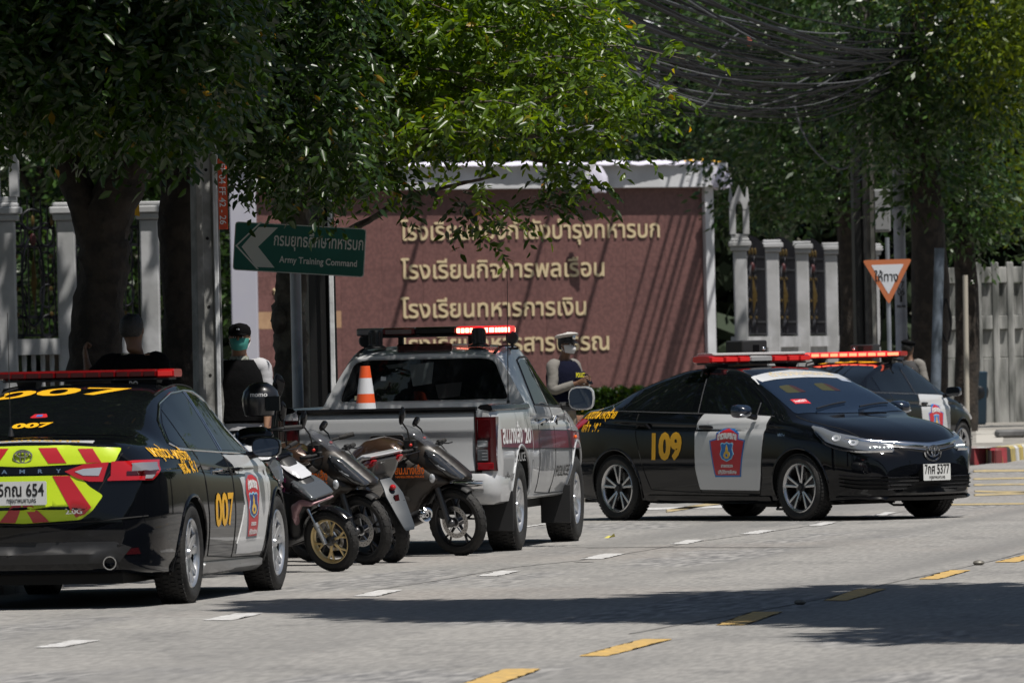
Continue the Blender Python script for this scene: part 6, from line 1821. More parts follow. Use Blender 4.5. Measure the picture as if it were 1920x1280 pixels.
        ir = mb.build('ironwork', iron, t); ir['kind'] = 'stuff'
        mb = MB(); c_ = a + d * cu + pd * (wid / 2 - .05)
        fl = [(0, .52), (.05, .34), (.10, .22), (.07, .10), (.13, -.02), (.09, -.14), (.05, -.30), (0, -.50), (-.05, -.30), (-.09, -.14), (-.13, -.02), (-.07, .10), (-.10, .22), (-.05, .34)]
        vs = [tuple(c_ + d * x * .38 + Vector((0, 0, zz + z * .8))) for x, z in fl]; n = len(vs); vs2 = [(p[0] - pd.x * .05, p[1] - pd.y * .05, p[2]) for p in vs]
        cf = tuple(c_ - pd * .09 + Vector((0, 0, zz)))
        mb.add(vs + [cf], [(i, (i + 1) % n, n) for i in range(n)])
        for s_ in (-1, 1):
            for dz in (-.45, -.1, .35): mb.ball(tuple(c_ + d * s_ * .27 + Vector((0, 0, zz + dz))), .035, 6, 4)
        for s_ in (-1, 0, 1): mb.ball(tuple(c_ + d * s_ * .3 + Vector((0, 0, zi1 + .1))), (.03, .03, .08), 6, 4)
        g_ = mb.build('gilt_ornament', gilt, ir)
        mb = MB(); mb.ball(tuple(c_ + Vector((0, 0, zz + .58))), (.05, .04, .09), 8, 6); mb.build('red_bud', gilt_red, ir)
    return t
fence_run([(-250, 112), (-118, 113), (15, 114), (128, 114.5), (284, 115)], 2.02, 3.90, 4.92, .26, 'white pillared fence with dark gilded ironwork behind the left trees', seed=2, finial=(2,))
fence_run([(1392, 166), (1452, 169), (1508, 172), (1562, 175), (1640, 178)], 1.98, 3.95, 5.0, .27, 'white pillared fence with gilded ironwork right of the sign wall', seed=5, finial=(0,))
# stack of gilded rods leaning beyond the fence gap, right
# ---- grey stained panel wall far right
stain_shade = bpy.data.materials.new('stained shade dappled panel'); stain_shade.use_nodes = True
n = stain_shade.node_tree; b = n.nodes['Principled BSDF']; tc = n.nodes.new('ShaderNodeTexCoord'); mp = n.nodes.new('ShaderNodeMapping'); mp.inputs['Scale'].default_value = (3.2, 3.2, .55)
tn = n.nodes.new('ShaderNodeTexNoise'); tn.inputs['Scale'].default_value = 1.6; tn.inputs['Detail'].default_value = 7
rp = n.nodes.new('ShaderNodeValToRGB'); rp.color_ramp.elements[0].position = .38; rp.color_ramp.elements[1].position = .62; rp.color_ramp.elements[0].color = (.09, .095, .088, 1); rp.color_ramp.elements[1].color = (.38, .38, .365, 1)  # stain tones, darkened further to paint dappled leaf shade
n.links.new(tc.outputs['Object'], mp.inputs[0]); n.links.new(mp.outputs[0], tn.inputs[0]); n.links.new(tn.outputs['Fac'], rp.inputs[0]); n.links.new(rp.outputs[0], b.inputs['Base Color']); b.inputs['Roughness'].default_value = .85
pw = empty('panel_wall', (0, 0, 0), 0, 'stained pale concrete panel wall with posts at the far right', 'wall')
xs_ = [1752, 1800, 1836, 1868, 1896, 1925, 1955, 1990]
zt = zpx(1880, 500, 162)
for i in range(len(xs_) - 1):
    a, b_ = wpt(xs_[i], 162 + i * .15), wpt(xs_[i + 1], 162 + (i + 1) * .15)
    mb = MB(); mb.bbox((a.x - .07, a.y - .16, .15), (a.x + .07, a.y, zt + .1), .02); mb.build('post', stain_shade, pw, smooth=False)
    z_ = .15
    for (z0, z1, dd) in ((.15, 1.45, .0), (1.46, 2.0, .03), (2.01, 2.28, -.07), (2.29, zt - .32, .05), (zt - .31, zt, -.05)):
        if dd == .05:   # open grille of slats
            for k in range(5):
                u0 = a.x + .09 + (b_.x - a.x - .16) * k / 5; mb = MB(); mb.box((u0, a.y + .02, z0), (u0 + (b_.x - a.x) / 5 * .62, a.y + .08, z1)); mb.build('slat', stain_shade, pw, smooth=False)
            mb = MB(); mb.box((a.x + .07, a.y + .10, z0), (b_.x - .07, a.y + .14, z1)); mb.build('backing', mat('dark backing', (.03, .032, .03), .9), pw, smooth=False)
        else:
            mb = MB(); mb.bbox((a.x + .071, a.y - .02 + dd, z0), (b_.x - .071, a.y + .10, z1), .01); mb.build('panel', stain_shade, pw, smooth=False)
# dark shed volume behind the wall keeps the gaps from opening onto empty sky, seen between the trees
# ================================================================== trees
bark = mat('dark bark', (.040, .031, .024), .95, noise=(7, .5, (.020, .016, .013)), bump=(18, 1.0))
bark_grey = mat('grey bark', (.13, .115, .09), .95, noise=(6, .5, (.06, .05, .04)), bump=(14, 1.0))
def trunk_tube(mb, pts, rs, n=14, knots=True, seed=1):
    rg = random.Random(seed)
    d = catmull(pts, 6); m = len(d) - 1; R2 = []
    for i in range(len(d)):
        q = i / m * (len(rs) - 1); k = min(int(q), len(rs) - 2); R2.append(rs[k] + (rs[k + 1] - rs[k]) * (q - k))
    R2 = [r * (1 + .03 * math.sin(i * .9 + seed) + rg.uniform(-.02, .02)) for i, r in enumerate(R2)]
    b = len(mb.v); mb.tube(d, R2, n)
    if knots:
        for i in range(b, len(mb.v)):
            x, y, z = mb.v[i]; s = .012 * R2[0] / .15
            mb.v[i] = (x + rg.uniform(-s, s), y + rg.uniform(-s, s), z + rg.uniform(-s, s))
def twigs(n, cen_fn, leaf, nl=11, length=.42, droop=.55):
    """n twigs of paired leaflets; cen_fn returns (base, direction)"""
    B, Dn = [], []
    for i in range(n):
        b, d = cen_fn()
        d = d.normalized(); side = d.cross(Vector((0, 0, 1)))
        if side.length < .1: side = Vector((1, 0, 0))
        side.normalize()
        roll = random.uniform(-.6, .6); side = (side * math.cos(roll) + Vector((0, 0, 1)) * math.sin(roll)).normalized()
        L = length * random.uniform(.6, 1.2)
        for k in range(nl):
            q = (k + .5) / nl; p = b + d * (L * q) + Vector((0, 0, -droop * L * q * q))
            tang = (d + Vector((0, 0, -2 * droop * q))).normalized()
            s = side if k % 2 else -side
            ld = tang * .55 + s * .8 + Vector((random.uniform(-.3, .3), random.uniform(-.3, .3), random.uniform(-.45, .05)))
            B.append(p[:]); Dn.append(ld[:])
    return B, Dn
def crown_clusters(clusters, per_m3, leaf, m, parent, name='crown', nl=11, length=.42, droop=.55, outward=.7):
    """clusters: (centre, (rx, ry, rz), twigs)"""
    B, Dn = [], []
    for c, r, n in clusters:
        c = Vector(c)
        def fn():
            while True:
                v = Vector((random.uniform(-1, 1), random.uniform(-1, 1), random.uniform(-1, 1)))
                if v.length <= 1: break
            v = v.normalized() * (v.length ** .6)
            p = c + Vector((v.x * r[0], v.y * r[1], v.z * r[2]))
            d = Vector((v.x, v.y, v.z * .5 - .1)) * outward + Vector((random.uniform(-1, 1), random.uniform(-1, 1), random.uniform(-.6, .3))) * .6
            return p, d
        b, d = twigs(n, fn, leaf, nl, length, droop); B += b; Dn += d
    return leaves(name, B, Dn, leaf, m, parent)

# ---- the row of street trees on the left pavement; their boughs hang over the frame
def interp(tab, x):
    for (a, b), (c, d) in zip(tab, tab[1:]):
        if a <= x <= c: return b + (d - b) * (x - a) / (c - a)
    return tab[-1][1] if x > tab[-1][0] else tab[0][1]
low = [(-80, 190), (0, 185), (40, 170), (80, 150), (120, 210), (160, 170), (210, 250), (260, 215), (330, 235), (370, 120), (420, 190), (440, 250), (500, 290), (560, 280), (600, 300), (650, 320), (690, 310), (720, 250), (790, 225), (840, 235), (870, 250), (900, 245), (930, 225), (1000, 225), (1060, 225), (1100, 210), (1120, 150), (1150, 70), (1175, 30)]
upp = [(-80, -60), (1150, -60), (1165, 20), (1200, 80), (1285, 95)]
def canopy(x0, x1, n, D0, D1, m, parent, nl=11, leaf=.085, dens=None, seed=3, length=.40):
    rg = random.Random(seed); st = random.getstate(); random.seed(seed)
    cl = []
    ncl = n
    i = 0
    while i < ncl:
        px = rg.uniform(x0, x1); lo = interp(low, px); hi = interp(upp, px)
        py = hi + (lo - hi) * (1 - rg.random() ** 1.15)
        if dens and rg.random() > dens(px, py): continue
        D = rg.uniform(D0, D1); c = P(px, py, D); c.z += .06
        cl.append((c, (.22, .35, .15), rg.randint(3, 6))); i += 1
    o = crown_clusters(cl, 0, leaf, m, parent, 'crown', nl, length, .5)
    random.setstate(st); return o
t1 = empty('street_tree', P(180, 700, 63), 0, 'large dark forked tree trunk behind the rear patrol sedan, leafy crown above', 'tree')
t1.location = (0, 0, 0)
mb = MB(); D = 63
trunk_tube(mb, [P(178, 900, D), P(176, 720, D), P(182, 600, D), P(196, 500, D), P(196, 420, D), P(238, 330, D), P(275, 230, D), P(318, 120, D), P(352, 0, D - .3), P(380, -120, D - .5)], [.24, .22, .19, .185, .20, .17, .135, .12, .11, .09], 18, seed=3)
trunk_tube(mb, [P(192, 490, D), P(160, 390, D), P(126, 300, D + .2), P(104, 200, D + .3), P(95, 60, D + .2), P(90, -100, D)], [.13, .13, .11, .10, .09, .07], 14, seed=5)
trunk_tube(mb, [P(250, 300, D), P(240, 180, D - .4), P(225, 60, D - .7), P(210, -90, D - 1)], [.12, .10, .09, .07], 12, seed=6)
mb.build('trunk', bark, t1)
t2 = empty('street_tree', (0, 0, 0), 0, 'slim dark tree trunk standing just left of the concrete post with the orange plate', 'tree')
mb = MB(); D = 67.5
trunk_tube(mb, [P(345, 860, D), P(343, 700, D), P(340, 560, D), P(332, 420, D), P(345, 340, D), P(372, 250, D), P(400, 150, D), P(450, 30, D), P(470, -90, D)], [.19, .165, .155, .15, .15, .10, .09, .08, .06], 16, seed=8)
trunk_tube(mb, [P(330, 420, D), P(322, 320, D), P(316, 220, D), P(300, 120, D), P(296, -60, D)], [.11, .10, .09, .07, .06], 12, seed=9)
mb.build('trunk', bark, t2)
t3 = empty('street_tree', (0, 0, 0), 0, 'brown tree trunk with a burl directly behind the green direction sign', 'tree')
mb = MB(); D = 72.5
trunk_tube(mb, [P(548, 860, D), P(546, 760, D), P(546, 680, D), P(545, 620, D), P(540, 585, D), P(548, 520, D), P(556, 440, D), P(545, 330, D), P(560, 220, D), P(590, 80, D), P(620, -80, D)], [.20, .16, .15, .15, .14, .13, .13, .12, .11, .09, .07], 16, seed=12)
c = P(526, 600, D - .05); mb.ball(c, (.085, .12, .15), 12, 8)
trunk_tube(mb, [P(552, 480, D), P(600, 460, D + .1), P(640, 440, D + .2), P(700, 408, D), P(760, 372, D - .4), P(840, 350, D - .8), P(930, 330, D - 1.2)], [.07, .05, .035, .028, .024, .02, .012], 8, seed=13)
trunk_tube(mb, [P(556, 400, D), P(600, 300, D - .5), P(660, 200, D - 1), P(760, 120, D - 1.5), P(900, 90, D - 2), P(1100, 110, D - 2.4)], [.08, .06, .05, .035, .025, .012], 8, seed=14)
trunk_tube(mb, [P(560, 330, D), P(680, 285, D - .8), P(800, 270, D - 1.2), P(960, 262, D - 1.6), P(1090, 235, D - 2), P(1200, 190, D - 2.2)], [.05, .035, .024, .018, .014, .008], 8, seed=15)
trunk_tube(mb, [P(860, 165, D - 1.8), P(880, 220, D - 1.8), P(905, 310, D - 1.7)], [.012, .010, .008], 6, seed=16)
trunk_tube(mb, [P(780, 215, D - 1.6), P(800, 250, D - 1.6), P(842, 320, D - 1.6)], [.012, .010, .008], 6, seed=17)
mb.build('trunk', bark_grey, t3)
canopy(-80, 420, 1050, 60, 66, leaf_mid, t1, seed=21, leaf=.10)
canopy(300, 655, 720, 66.5, 71, leaf_mid, t2, seed=22, leaf=.092)
def dn3(px, py):
    k = 1.0 - .55 * max(0, (px - 820) / 330)
    if px > 700 and 225 < py < 270: k *= .5
    if 960 < px < 1160 and 90 < py < 200: k *= .4
    return k
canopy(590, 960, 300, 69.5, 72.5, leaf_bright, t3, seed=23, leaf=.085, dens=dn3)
def strand(px0, py0, px1, py1, D, n, seed, par, m=leaf_bright, leaf=.085):
    st = random.getstate(); random.seed(seed); a, b = P(px0, py0, D), P(px1, py1, D - .4); cl = []
    for i in range(n):
        q = i / (n - 1); c = a.lerp(b, q) + Vector((0, random.uniform(-.2, .2), .10 * math.sin(q * 3) + random.uniform(-.03, .03))); cl.append((c, (.10, .15, .06), 2))
    crown_clusters(cl, 0, leaf, m, par, 'crown', 9, .30, .4); random.setstate(st)
    mb = MB(); mb.tube([a, a.lerp(b, .5) + Vector((0, 0, .05)), b], [.014, .010, .005], 6); mb.build('twig', bark_grey, par)
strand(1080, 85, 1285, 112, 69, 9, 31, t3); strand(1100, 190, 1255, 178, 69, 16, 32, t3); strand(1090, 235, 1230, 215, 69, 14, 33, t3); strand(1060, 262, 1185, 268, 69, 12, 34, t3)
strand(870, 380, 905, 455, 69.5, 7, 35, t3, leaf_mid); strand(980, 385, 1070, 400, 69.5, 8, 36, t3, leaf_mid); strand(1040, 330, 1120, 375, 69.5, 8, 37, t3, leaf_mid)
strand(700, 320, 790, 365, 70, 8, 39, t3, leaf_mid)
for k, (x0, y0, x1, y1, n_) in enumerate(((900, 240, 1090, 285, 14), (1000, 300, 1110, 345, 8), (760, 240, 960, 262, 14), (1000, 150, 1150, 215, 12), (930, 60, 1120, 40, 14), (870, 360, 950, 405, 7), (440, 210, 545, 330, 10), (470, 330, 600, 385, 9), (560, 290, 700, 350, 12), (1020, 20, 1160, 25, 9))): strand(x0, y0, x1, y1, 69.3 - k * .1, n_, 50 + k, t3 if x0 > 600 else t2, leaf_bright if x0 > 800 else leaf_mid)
rb = random.Random(77)
for k in range(46):
    x0 = rb.uniform(560, 1010); y0 = interp([(560, 150), (800, 130), (1010, 90)], x0) + rb.uniform(-190, 130)
    L = rb.uniform(90, 210); x1 = min(x0 + L, 1150 + rb.uniform(-30, 15)); y1 = y0 + rb.uniform(-35, 60)
    if y1 > interp(low, x1) + 20: y1 = interp(low, x1)
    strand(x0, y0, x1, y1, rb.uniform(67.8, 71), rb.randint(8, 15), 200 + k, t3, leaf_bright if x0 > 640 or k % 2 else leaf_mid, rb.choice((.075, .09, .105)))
# upper crowns out of the frame: they throw the pavement behind the cars into shade
def upper(parent, cen, r, n, leaf=.30, m=leaf_mid, seed=1):
    st = np.random.default_rng(seed); v = st.normal(size=(n, 3)); v /= np.linalg.norm(v, axis=1, keepdims=True); v *= st.random((n, 1)) ** .33
    pts = np.array(cen)[None] + v * np.array(r)[None]
    small_leaves('crown', pts, st.normal(size=(n, 3)) * np.array([[1, 1, .5]]), leaf, m, parent, .6)
upper(t1, (-6.2, 62.5, 8.0), (4.6, 6.0, 2.3), 9000, seed=2)
upper(t1, (-2.9, 66.2, 5.7), (2.2, 2.5, .9), 2600, .2, seed=7)
upper(t1, (-3.0, 60.5, 7.6), (3.1, 4.6, 1.3), 9000, .28, seed=27)
upper(t2, (-3.6, 67.0, 7.4), (2.6, 3.5, 1.2), 5000, .28, seed=28)
upper(t3, (-1.6, 69.5, 7.2), (1.7, 3.2, 1.2), 3600, .26, seed=31)
upper(t2, (-4.2, 73.5, 8.2), (4.2, 5.0, 2.6), 7000, seed=3)
upper(t3, (-3.2, 83, 8.0), (4.5, 7, 2.3), 7000, seed=4)
t0 = empty('street_tree', (0, 0, 0), 0, 'street tree just outside the left edge whose leaves hang in at the top left', 'tree')
mb = MB(); trunk_tube(mb, [Vector((-9.5, 60, 0)), Vector((-9.3, 60, 3)), Vector((-9.0, 60.5, 6)), Vector((-8.6, 61, 8))], [.3, .26, .2, .12], 14, seed=41); mb.build('trunk', bark, t0)
upper(t0, (-10.0, 58, 8.2), (4.5, 7, 2.6), 6000, seed=8)
upper(t0, (-7.5, 84, 6.8), (5, 7, 3.0), 7000, seed=9)
shade_tree = empty('street_tree', (0, 0, 0), 0, 'unseen tree added above the frame to shade the left fence', 'tree')
mb = MB(); trunk_tube(mb, [Vector((-11, 108, 0)), Vector((-10.5, 108, 4)), Vector((-9, 108, 8))], [.3, .25, .12], 12, seed=47); mb.build('trunk', bark, shade_tree)
upper(shade_tree, (-5.0, 107, 9.0), (7, 6.5, 2.3), 9000, .34, seed=29)  # unseen crown, added to throw shade on the left fence

# ---- tree on the opposite side whose crown shades the near road (it stands outside the frame)
ts = empty('street_tree', (9.2, 50.0, 0), 0, 'big street tree across the road that throws the long shadow on the asphalt', 'tree')
mb = MB(); trunk_tube(mb, [Vector((2.3, .3, 0)), Vector((2.2, .2, 3)), Vector((1.5, 0, 6)), Vector((.4, 0, 8))], [.34, .28, .22, .12], 14, seed=44); mb.build('trunk', bark, ts)
def upl(cen, r, n, seed, leaf=.28):
    upper(ts, cen, r, n, leaf, leaf_mid, seed)
# the crown spots are worked back along the sunbeams from the shadow on the road
def shade_spot(px, py, z, rx, ry, rz, n, seed):
    g = G(px, py); t_ = z / to_sun.z; c = g + to_sun * t_ - Vector(ts.location)
    upl((c.x, c.y, z), (rx, ry, rz), n, seed)
for k, (px, py, rx, ry, n) in enumerate(((1900, 1135, 1.5, 5.2, 5200), (1650, 1132, 1.2, 4.6, 4200), (1400, 1136, 1.2, 3.6, 3600), (1150, 1142, 1.1, 2.6, 3000), (900, 1143, 1.1, 2.3, 2600), (690, 1136, .8, 1.3, 1300), (560, 1128, .5, .7, 260), (2200, 1140, 2.2, 5.5, 5200), (2600, 1150, 3, 6, 5200), (1780, 1190, .7, 1.5, 700))):
    shade_spot(px, py, 7.6 + .2 * (k % 3), rx, ry, .7, n, 60 + k)

# ---- far trees that close the view
def far_tree(px, D, z0, z1, rx, ry, n, leaf, m, lab, tr=.22, seed=0, px_tr=None, nm='tree'):
    rg = np.random.default_rng(100 + seed)
    t = empty(nm, (0, 0, 0), 0, lab, 'tree', None)
    b = wpt(px_tr or px, D); cz = (z0 + z1) / 2; rz = (z1 - z0) / 2
    mb = MB(); trunk_tube(mb, [Vector((b.x, b.y, 0)), Vector((b.x + .1, b.y, z0 * .6 + 1)), Vector((b.x - .1, b.y, cz)), Vector((b.x, b.y, z1 - .8))], [tr * 1.2, tr, tr * .7, .05], 12, seed=seed)
    for k in range(5):
        a = k * 1.3 + seed; s0 = Vector((b.x, b.y, z0 + (z1 - z0) * (.1 + .12 * k))); e0 = s0 + Vector((math.cos(a) * rx * .7, math.sin(a) * ry * .7, rz * .5)); trunk_tube(mb, [s0, s0.lerp(e0, .5) + Vector((0, 0, .2)), e0], [tr * .4, tr * .25, .03], 6, seed=seed + k)
    mb.build('trunk', bark, t)
    # foliage in clumps on the shell and inside
    b = wpt(px, D); ncl = max(30, n // 75); v = rg.normal(size=(ncl, 3)); v /= np.linalg.norm(v, axis=1, keepdims=True); v *= (.45 + .55 * rg.random((ncl, 1)) ** .5)
    v[:, 1] = -np.abs(v[:, 1]) * .9 + .15
    cc = np.array([b.x, b.y, cz])[None] + v * np.array([rx, ry, rz])[None]
    k = rg.integers(0, ncl, n); sp = rg.normal(size=(n, 3)) * np.array([[.34, .30, .22]]) * (leaf / .16) ** .5
    pts = cc[k] + sp; dr = sp * np.array([[1, 1, .3]]) * 2 + rg.normal(size=(n, 3)) * .35 + np.array([[0, -.15, -.45]])
    small_leaves('crown', pts, dr, leaf, m, t, .38, .5)
    return t
# the street trees right of the sign wall
far_tree(1590, 163, 3.7, 10.8, 2.5, 2.6, 13000, .17, leaf_far, 'dark leafy tree behind the white fence and the utility poles', seed=1)
far_tree(1480, 176, 4.0, 11.5, 2.0, 2.0, 9000, .18, leaf_far, 'dark tree rising between the sign wall and the utility poles', seed=7, px_tr=1585)
far_tree(1365, 188, 4.2, 12, 3.6, 3, 12000, .19, leaf_far, 'dense dark tree behind the right corner of the sign wall', seed=2, px_tr=1290)
far_tree(1735, 138.5, 4.0, 10.2, 1.9, 3.4, 15000, .15, leaf_far, 'tall street tree with a thick dark trunk right of the yield sign', tr=.30, seed=3, nm='street_tree')
far_tree(1805, 145, 2.9, 9.0, 1.15, 1.6, 7000, .15, leaf_far, 'tree with a narrow dark trunk beside the thin pale post at the right', tr=.20, seed=4, nm='street_tree')
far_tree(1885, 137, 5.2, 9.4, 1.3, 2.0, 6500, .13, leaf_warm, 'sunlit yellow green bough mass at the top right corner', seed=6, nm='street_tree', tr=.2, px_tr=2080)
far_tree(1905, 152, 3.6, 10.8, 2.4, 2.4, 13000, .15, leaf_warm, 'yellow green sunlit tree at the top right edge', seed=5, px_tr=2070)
for i, (px, z0, m, lab) in enumerate(((1080, 3.5, leaf_far, 'dark tree rising straight behind the middle of the sign wall'), (820, 3.6, leaf_far, 'dark tree behind the left half of the sign wall'), (560, 1.5, leaf_far, 'dark tree behind the left flank of the sign wall'), (330, 1.2, leaf_far, 'dark tree beyond the fence, between the two left trunks'), (90, 1.2, leaf_far, 'dark tree beyond the gilded ironwork at far left'))):
    far_tree(px, 196, z0, 13, 3.8, 3, 9000, .24, m, lab, seed=10 + i)
# a deep belt of woodland far behind, reads as one mass
rgb = np.random.default_rng(9); n = 60000
x = rgb.uniform(-26, 34, (n, 1)); lay = rgb.integers(0, 4, (n, 1)); y = 204 + lay * 4 + rgb.random((n, 1)) * 3; z = rgb.random((n, 1)) * 17
belt = small_leaves('woodland', np.hstack([x, y, z]), rgb.normal(size=(n, 3)) * np.array([[1, .4, .7]]), .62, mat('deep foliage', (.014, .028, .009), .8), None, .75)
belt['kind'] = 'stuff'; belt['label'] = 'mass of dark woodland closing the view behind everything'
# ================================================================== poles, signs, cables
conc = mat('weathered concrete', (.30, .30, .29), .9, noise=(5, .5, (.20, .20, .19)), bump=(16, .4))
conc_white = mat('sunlit edge concrete', (.66, .67, .68), .85, noise=(4, .5, (.48, .49, .50)), bump=(14, .3))  # pale copy of the concrete, for strips that paint sunlit post edges
galv = mat('galvanised steel', (.36, .38, .42), .45, .6, noise=(3, .5, (.28, .30, .33)))
def conc_pole(px0, px1, D, z0, z1, name, label, m=conc, dep=None, yaw=0.25, chan=True):
    """precast post with a channel down each broad face"""
    w_ = (px1 - px0) * D / F; c = wpt((px0 + px1) / 2, D); dp = dep or w_ * .8
    t = empty(name, (c.x, c.y, 0), yaw, label, 'pole')
    h, d, g = w_ / 2, dp / 2, w_ * .16
    prof = [(-h, -d), (-h * .45, -d), (-h * .35, -d + g), (h * .35, -d + g), (h * .45, -d), (h, -d), (h, d), (h * .45, d), (h * .35, d - g), (-h * .35, d - g), (-h * .45, d), (-h, d)] if chan else [(-h, -d), (h, -d), (h, d), (-h, d)]
    mb = MB(); mb.loft([[(x * k, y * k, z) for x, y in prof] for z, k in ((z0, 1.06), ((z0 + z1) / 2, 1.0), (z1, .92))]); mb.build('shaft', m, t, smooth=False, bevel=.006)
    mb = MB()
    for i in range(int((z1 - z0) / .55)): mb.disc((0, -d + g - .002 if chan else -d - .002, z0 + .4 + i * .55), .014, 'Y', 8)
    mb.build('bolt_hole', seam_black, t)['kind'] = 'stuff'
    return t, c, w_, dp
poleA, cA, wA, dA = conc_pole(366, 414, 66.5, 0, 3.55, 'concrete_post', 'weathered concrete post carrying the orange lettered plate', yaw=.35)
poleA.rotation_euler[1] = R_(0)
poleB, cB, wB, dB = conc_pole(575, 628, 75.5, 0, 4.3, 'concrete_post', 'dark concrete post just right of the green sign post, lit along one edge', mat('shaded concrete', (0, 0, 0)), yaw=.3)  # dark colour stands in for the shade on this post
p_ = wpt(624, 75.25); mb = MB(); mb.bbox((p_.x - .022, p_.y, 0), (p_.x + .022, p_.y + .05, 3.9), .006); o = mb.build('lit_edge_strip', conc_white); tag(o, 'pale strip painting the sunlit edge of the dark concrete post right of the green sign post', 'lit_edge_strip')  # added pale strip stands in for sunlight along the post edge
p_ = wpt(409, 66.2); mb = MB(); mb.bbox((p_.x - .016, p_.y, 0), (p_.x + .02, p_.y + .04, 3.5), .006); o = mb.build('lit_edge_strip', conc_white); tag(o, 'pale strip painting the sunlit edge of the post with the orange plate', 'lit_edge_strip')  # the lit right edge of the post, laid on as a pale strip
# orange plate with upright lettering
D = 65.9
pa = empty('orange_plate', (0, 0, 0), 0, 'narrow orange plate with upright white letters strapped to the concrete post', 'plate')
c0 = P(419, 430, D); c1 = P(421, 298, D)
mb = MB(); wv = 17 * D / F; hz = (c1 - c0).length
M = frame(c0, (1, 0, 0), (c1 - c0)); mb.M = M
mb.prism([(-wv / 2, 0), (wv / 2, 0), (wv / 2, hz), (-wv / 2, hz)], -.02, 0.0, 'Z'); mb.build('plate', mat('orange red enamel', (.62, .075, .02), .45, noise=(6, .5, (.5, .06, .02))), pa, smooth=False)
Mt = M @ Matrix.Translation((-.026, hz * .93, .003)) @ Matrix.Rotation(R_(-90), 4, 'Z')
flat_text('FF 04 FF 42 - 26', .072, Mt, 'plate_lettering', em_white, pa, width=hz * .86, align='LEFT', bold=.001)
# ---- green direction sign
D = 71.0
gs = empty('direction_sign', (0, 0, 0), 0, 'green direction sign with white chevron reading Army Training Command', 'road sign')
q = [P(440, 415, D), P(686, 429, D - .05), P(682, 519, D - .05), P(436, 506, D)]
xax = (q[1] - q[0]); hgt = (q[0] - q[3]).length; wid_ = xax.length
M = frame(q[3], xax, (0, 0, 1)); mb = MB(); mb.M = M
g_green = mat('sign green', (.010, .13, .10), .45, noise=(3, .6, (.012, .145, .115)))
g_white = mat('sign white film', (.72, .75, .72), .5)
mb.prism(round_poly([(0, 0), (wid_, 0), (wid_, hgt), (0, hgt)], .03), -.012, 0, 'Z'); panel_ = mb.build('sign_panel', g_white, gs, smooth=False)
mb = MB(); mb.M = M; mb.prism(round_poly([(.008, .008), (wid_ - .008, .008), (wid_ - .008, hgt - .008), (.008, hgt - .008)], .026), .0005, .003, 'Z'); mb.build('sign_face', g_green, panel_, smooth=False)
k = wid_ / 246.5
def sp(px, py): # photo offsets inside the sign, from its lower left corner
    return ((px - 436.5) * k, (507.5 - (py - (px - 436) * .054)) * k)
mb = MB(); mb.M = M; mb.prism([sp(*p) for p in ((481, 427), (517, 428), (482, 464), (515, 503), (481, 502), (451, 464))], .0035, .006, 'Z'); mb.build('chevron', g_white, panel_, smooth=False)
mb = MB(); mb.M = M; mb.prism([sp(*p) for p in ((484, 417), (487, 418), (443, 462), (486, 506), (482, 506), (439, 462))], .0035, .005, 'Z'); mb.build('chevron_outline', g_white, panel_, smooth=False)
a = sp(511, 462); flat_text('กรมยุทธศึกษาทหารบก', .15, M @ Matrix.Translation((a[0], a[1] + .005, .004)), 'sign_lettering', g_white, panel_, width=168 * k, align='LEFT', bold=.0025)
a = sp(523, 493); flat_text('Army Training Command', .078, M @ Matrix.Translation((a[0], a[1], .004)), 'sign_lettering', g_white, panel_, width=146 * k, align='LEFT', bold=.0022)
mb = MB(); p0, p1 = P(554, 518, D + .06), P(554, 900, D + .06); mb.tube([Vector((p0.x, p0.y, 0)), Vector((p0.x, p0.y, p0.z + .35))], .048, 16); mb.build('post', galv, gs)
# ---- yield sign
D = 130.0
ys_ = empty('yield_sign', (0, 0, 0), 0, 'triangular white and orange yield sign on a grey post beside the utility poles', 'road sign')
def tri(cx, cy, k, D_): 
    pts = [(1617, 488), (1710, 485), (1667, 571)]; c = (1664.6, 514)
    pp = [(c[0] + (x - c[0]) * k, c[1] + (y - c[1]) * k) for x, y in pts]; return pp
def sgn_prism(poly, D0, y0, y1, name, m, par):
    mb = MB(); f = [P(x, y, D0) for x, y in poly]; n = len(f)
    mb.add([(p.x, p.y + y0, p.z) for p in f] + [(p.x, p.y + y1, p.z) for p in f], [tuple(range(n)), tuple(range(2 * n - 1, n - 1, -1))] + [(i, i + n, (i + 1) % n + n, (i + 1) % n) for i in range(n)])
    return mb.build(name, m, par, smooth=False)
sgn_prism(round_poly(tri(0, 0, 1, D), 6), D, 0, .02, 'sign_rim', mat('faded orange film', (.48, .15, .06), .5), ys_)
sgn_prism(round_poly(tri(0, 0, .66, D), 2), D, -.003, -.0005, 'sign_face', mat('sign face white', (.60, .62, .66), .5), ys_)
pt_ = P(1662, 527, D); flat_text('ให้ทาง', .20, frame((pt_.x, pt_.y - .006, pt_.z), (1, 0, -.02), (0, 0, 1)), 'sign_lettering', ink, ys_, width=44 * D / F, bold=.004)
b_ = P(1667, 600, D); mb = MB(); mb.tube([(b_.x, b_.y + .06, 0), (b_.x, b_.y + .06, P(0, 480, D).z)], .035, 12); mb.build('post', galv, ys_)
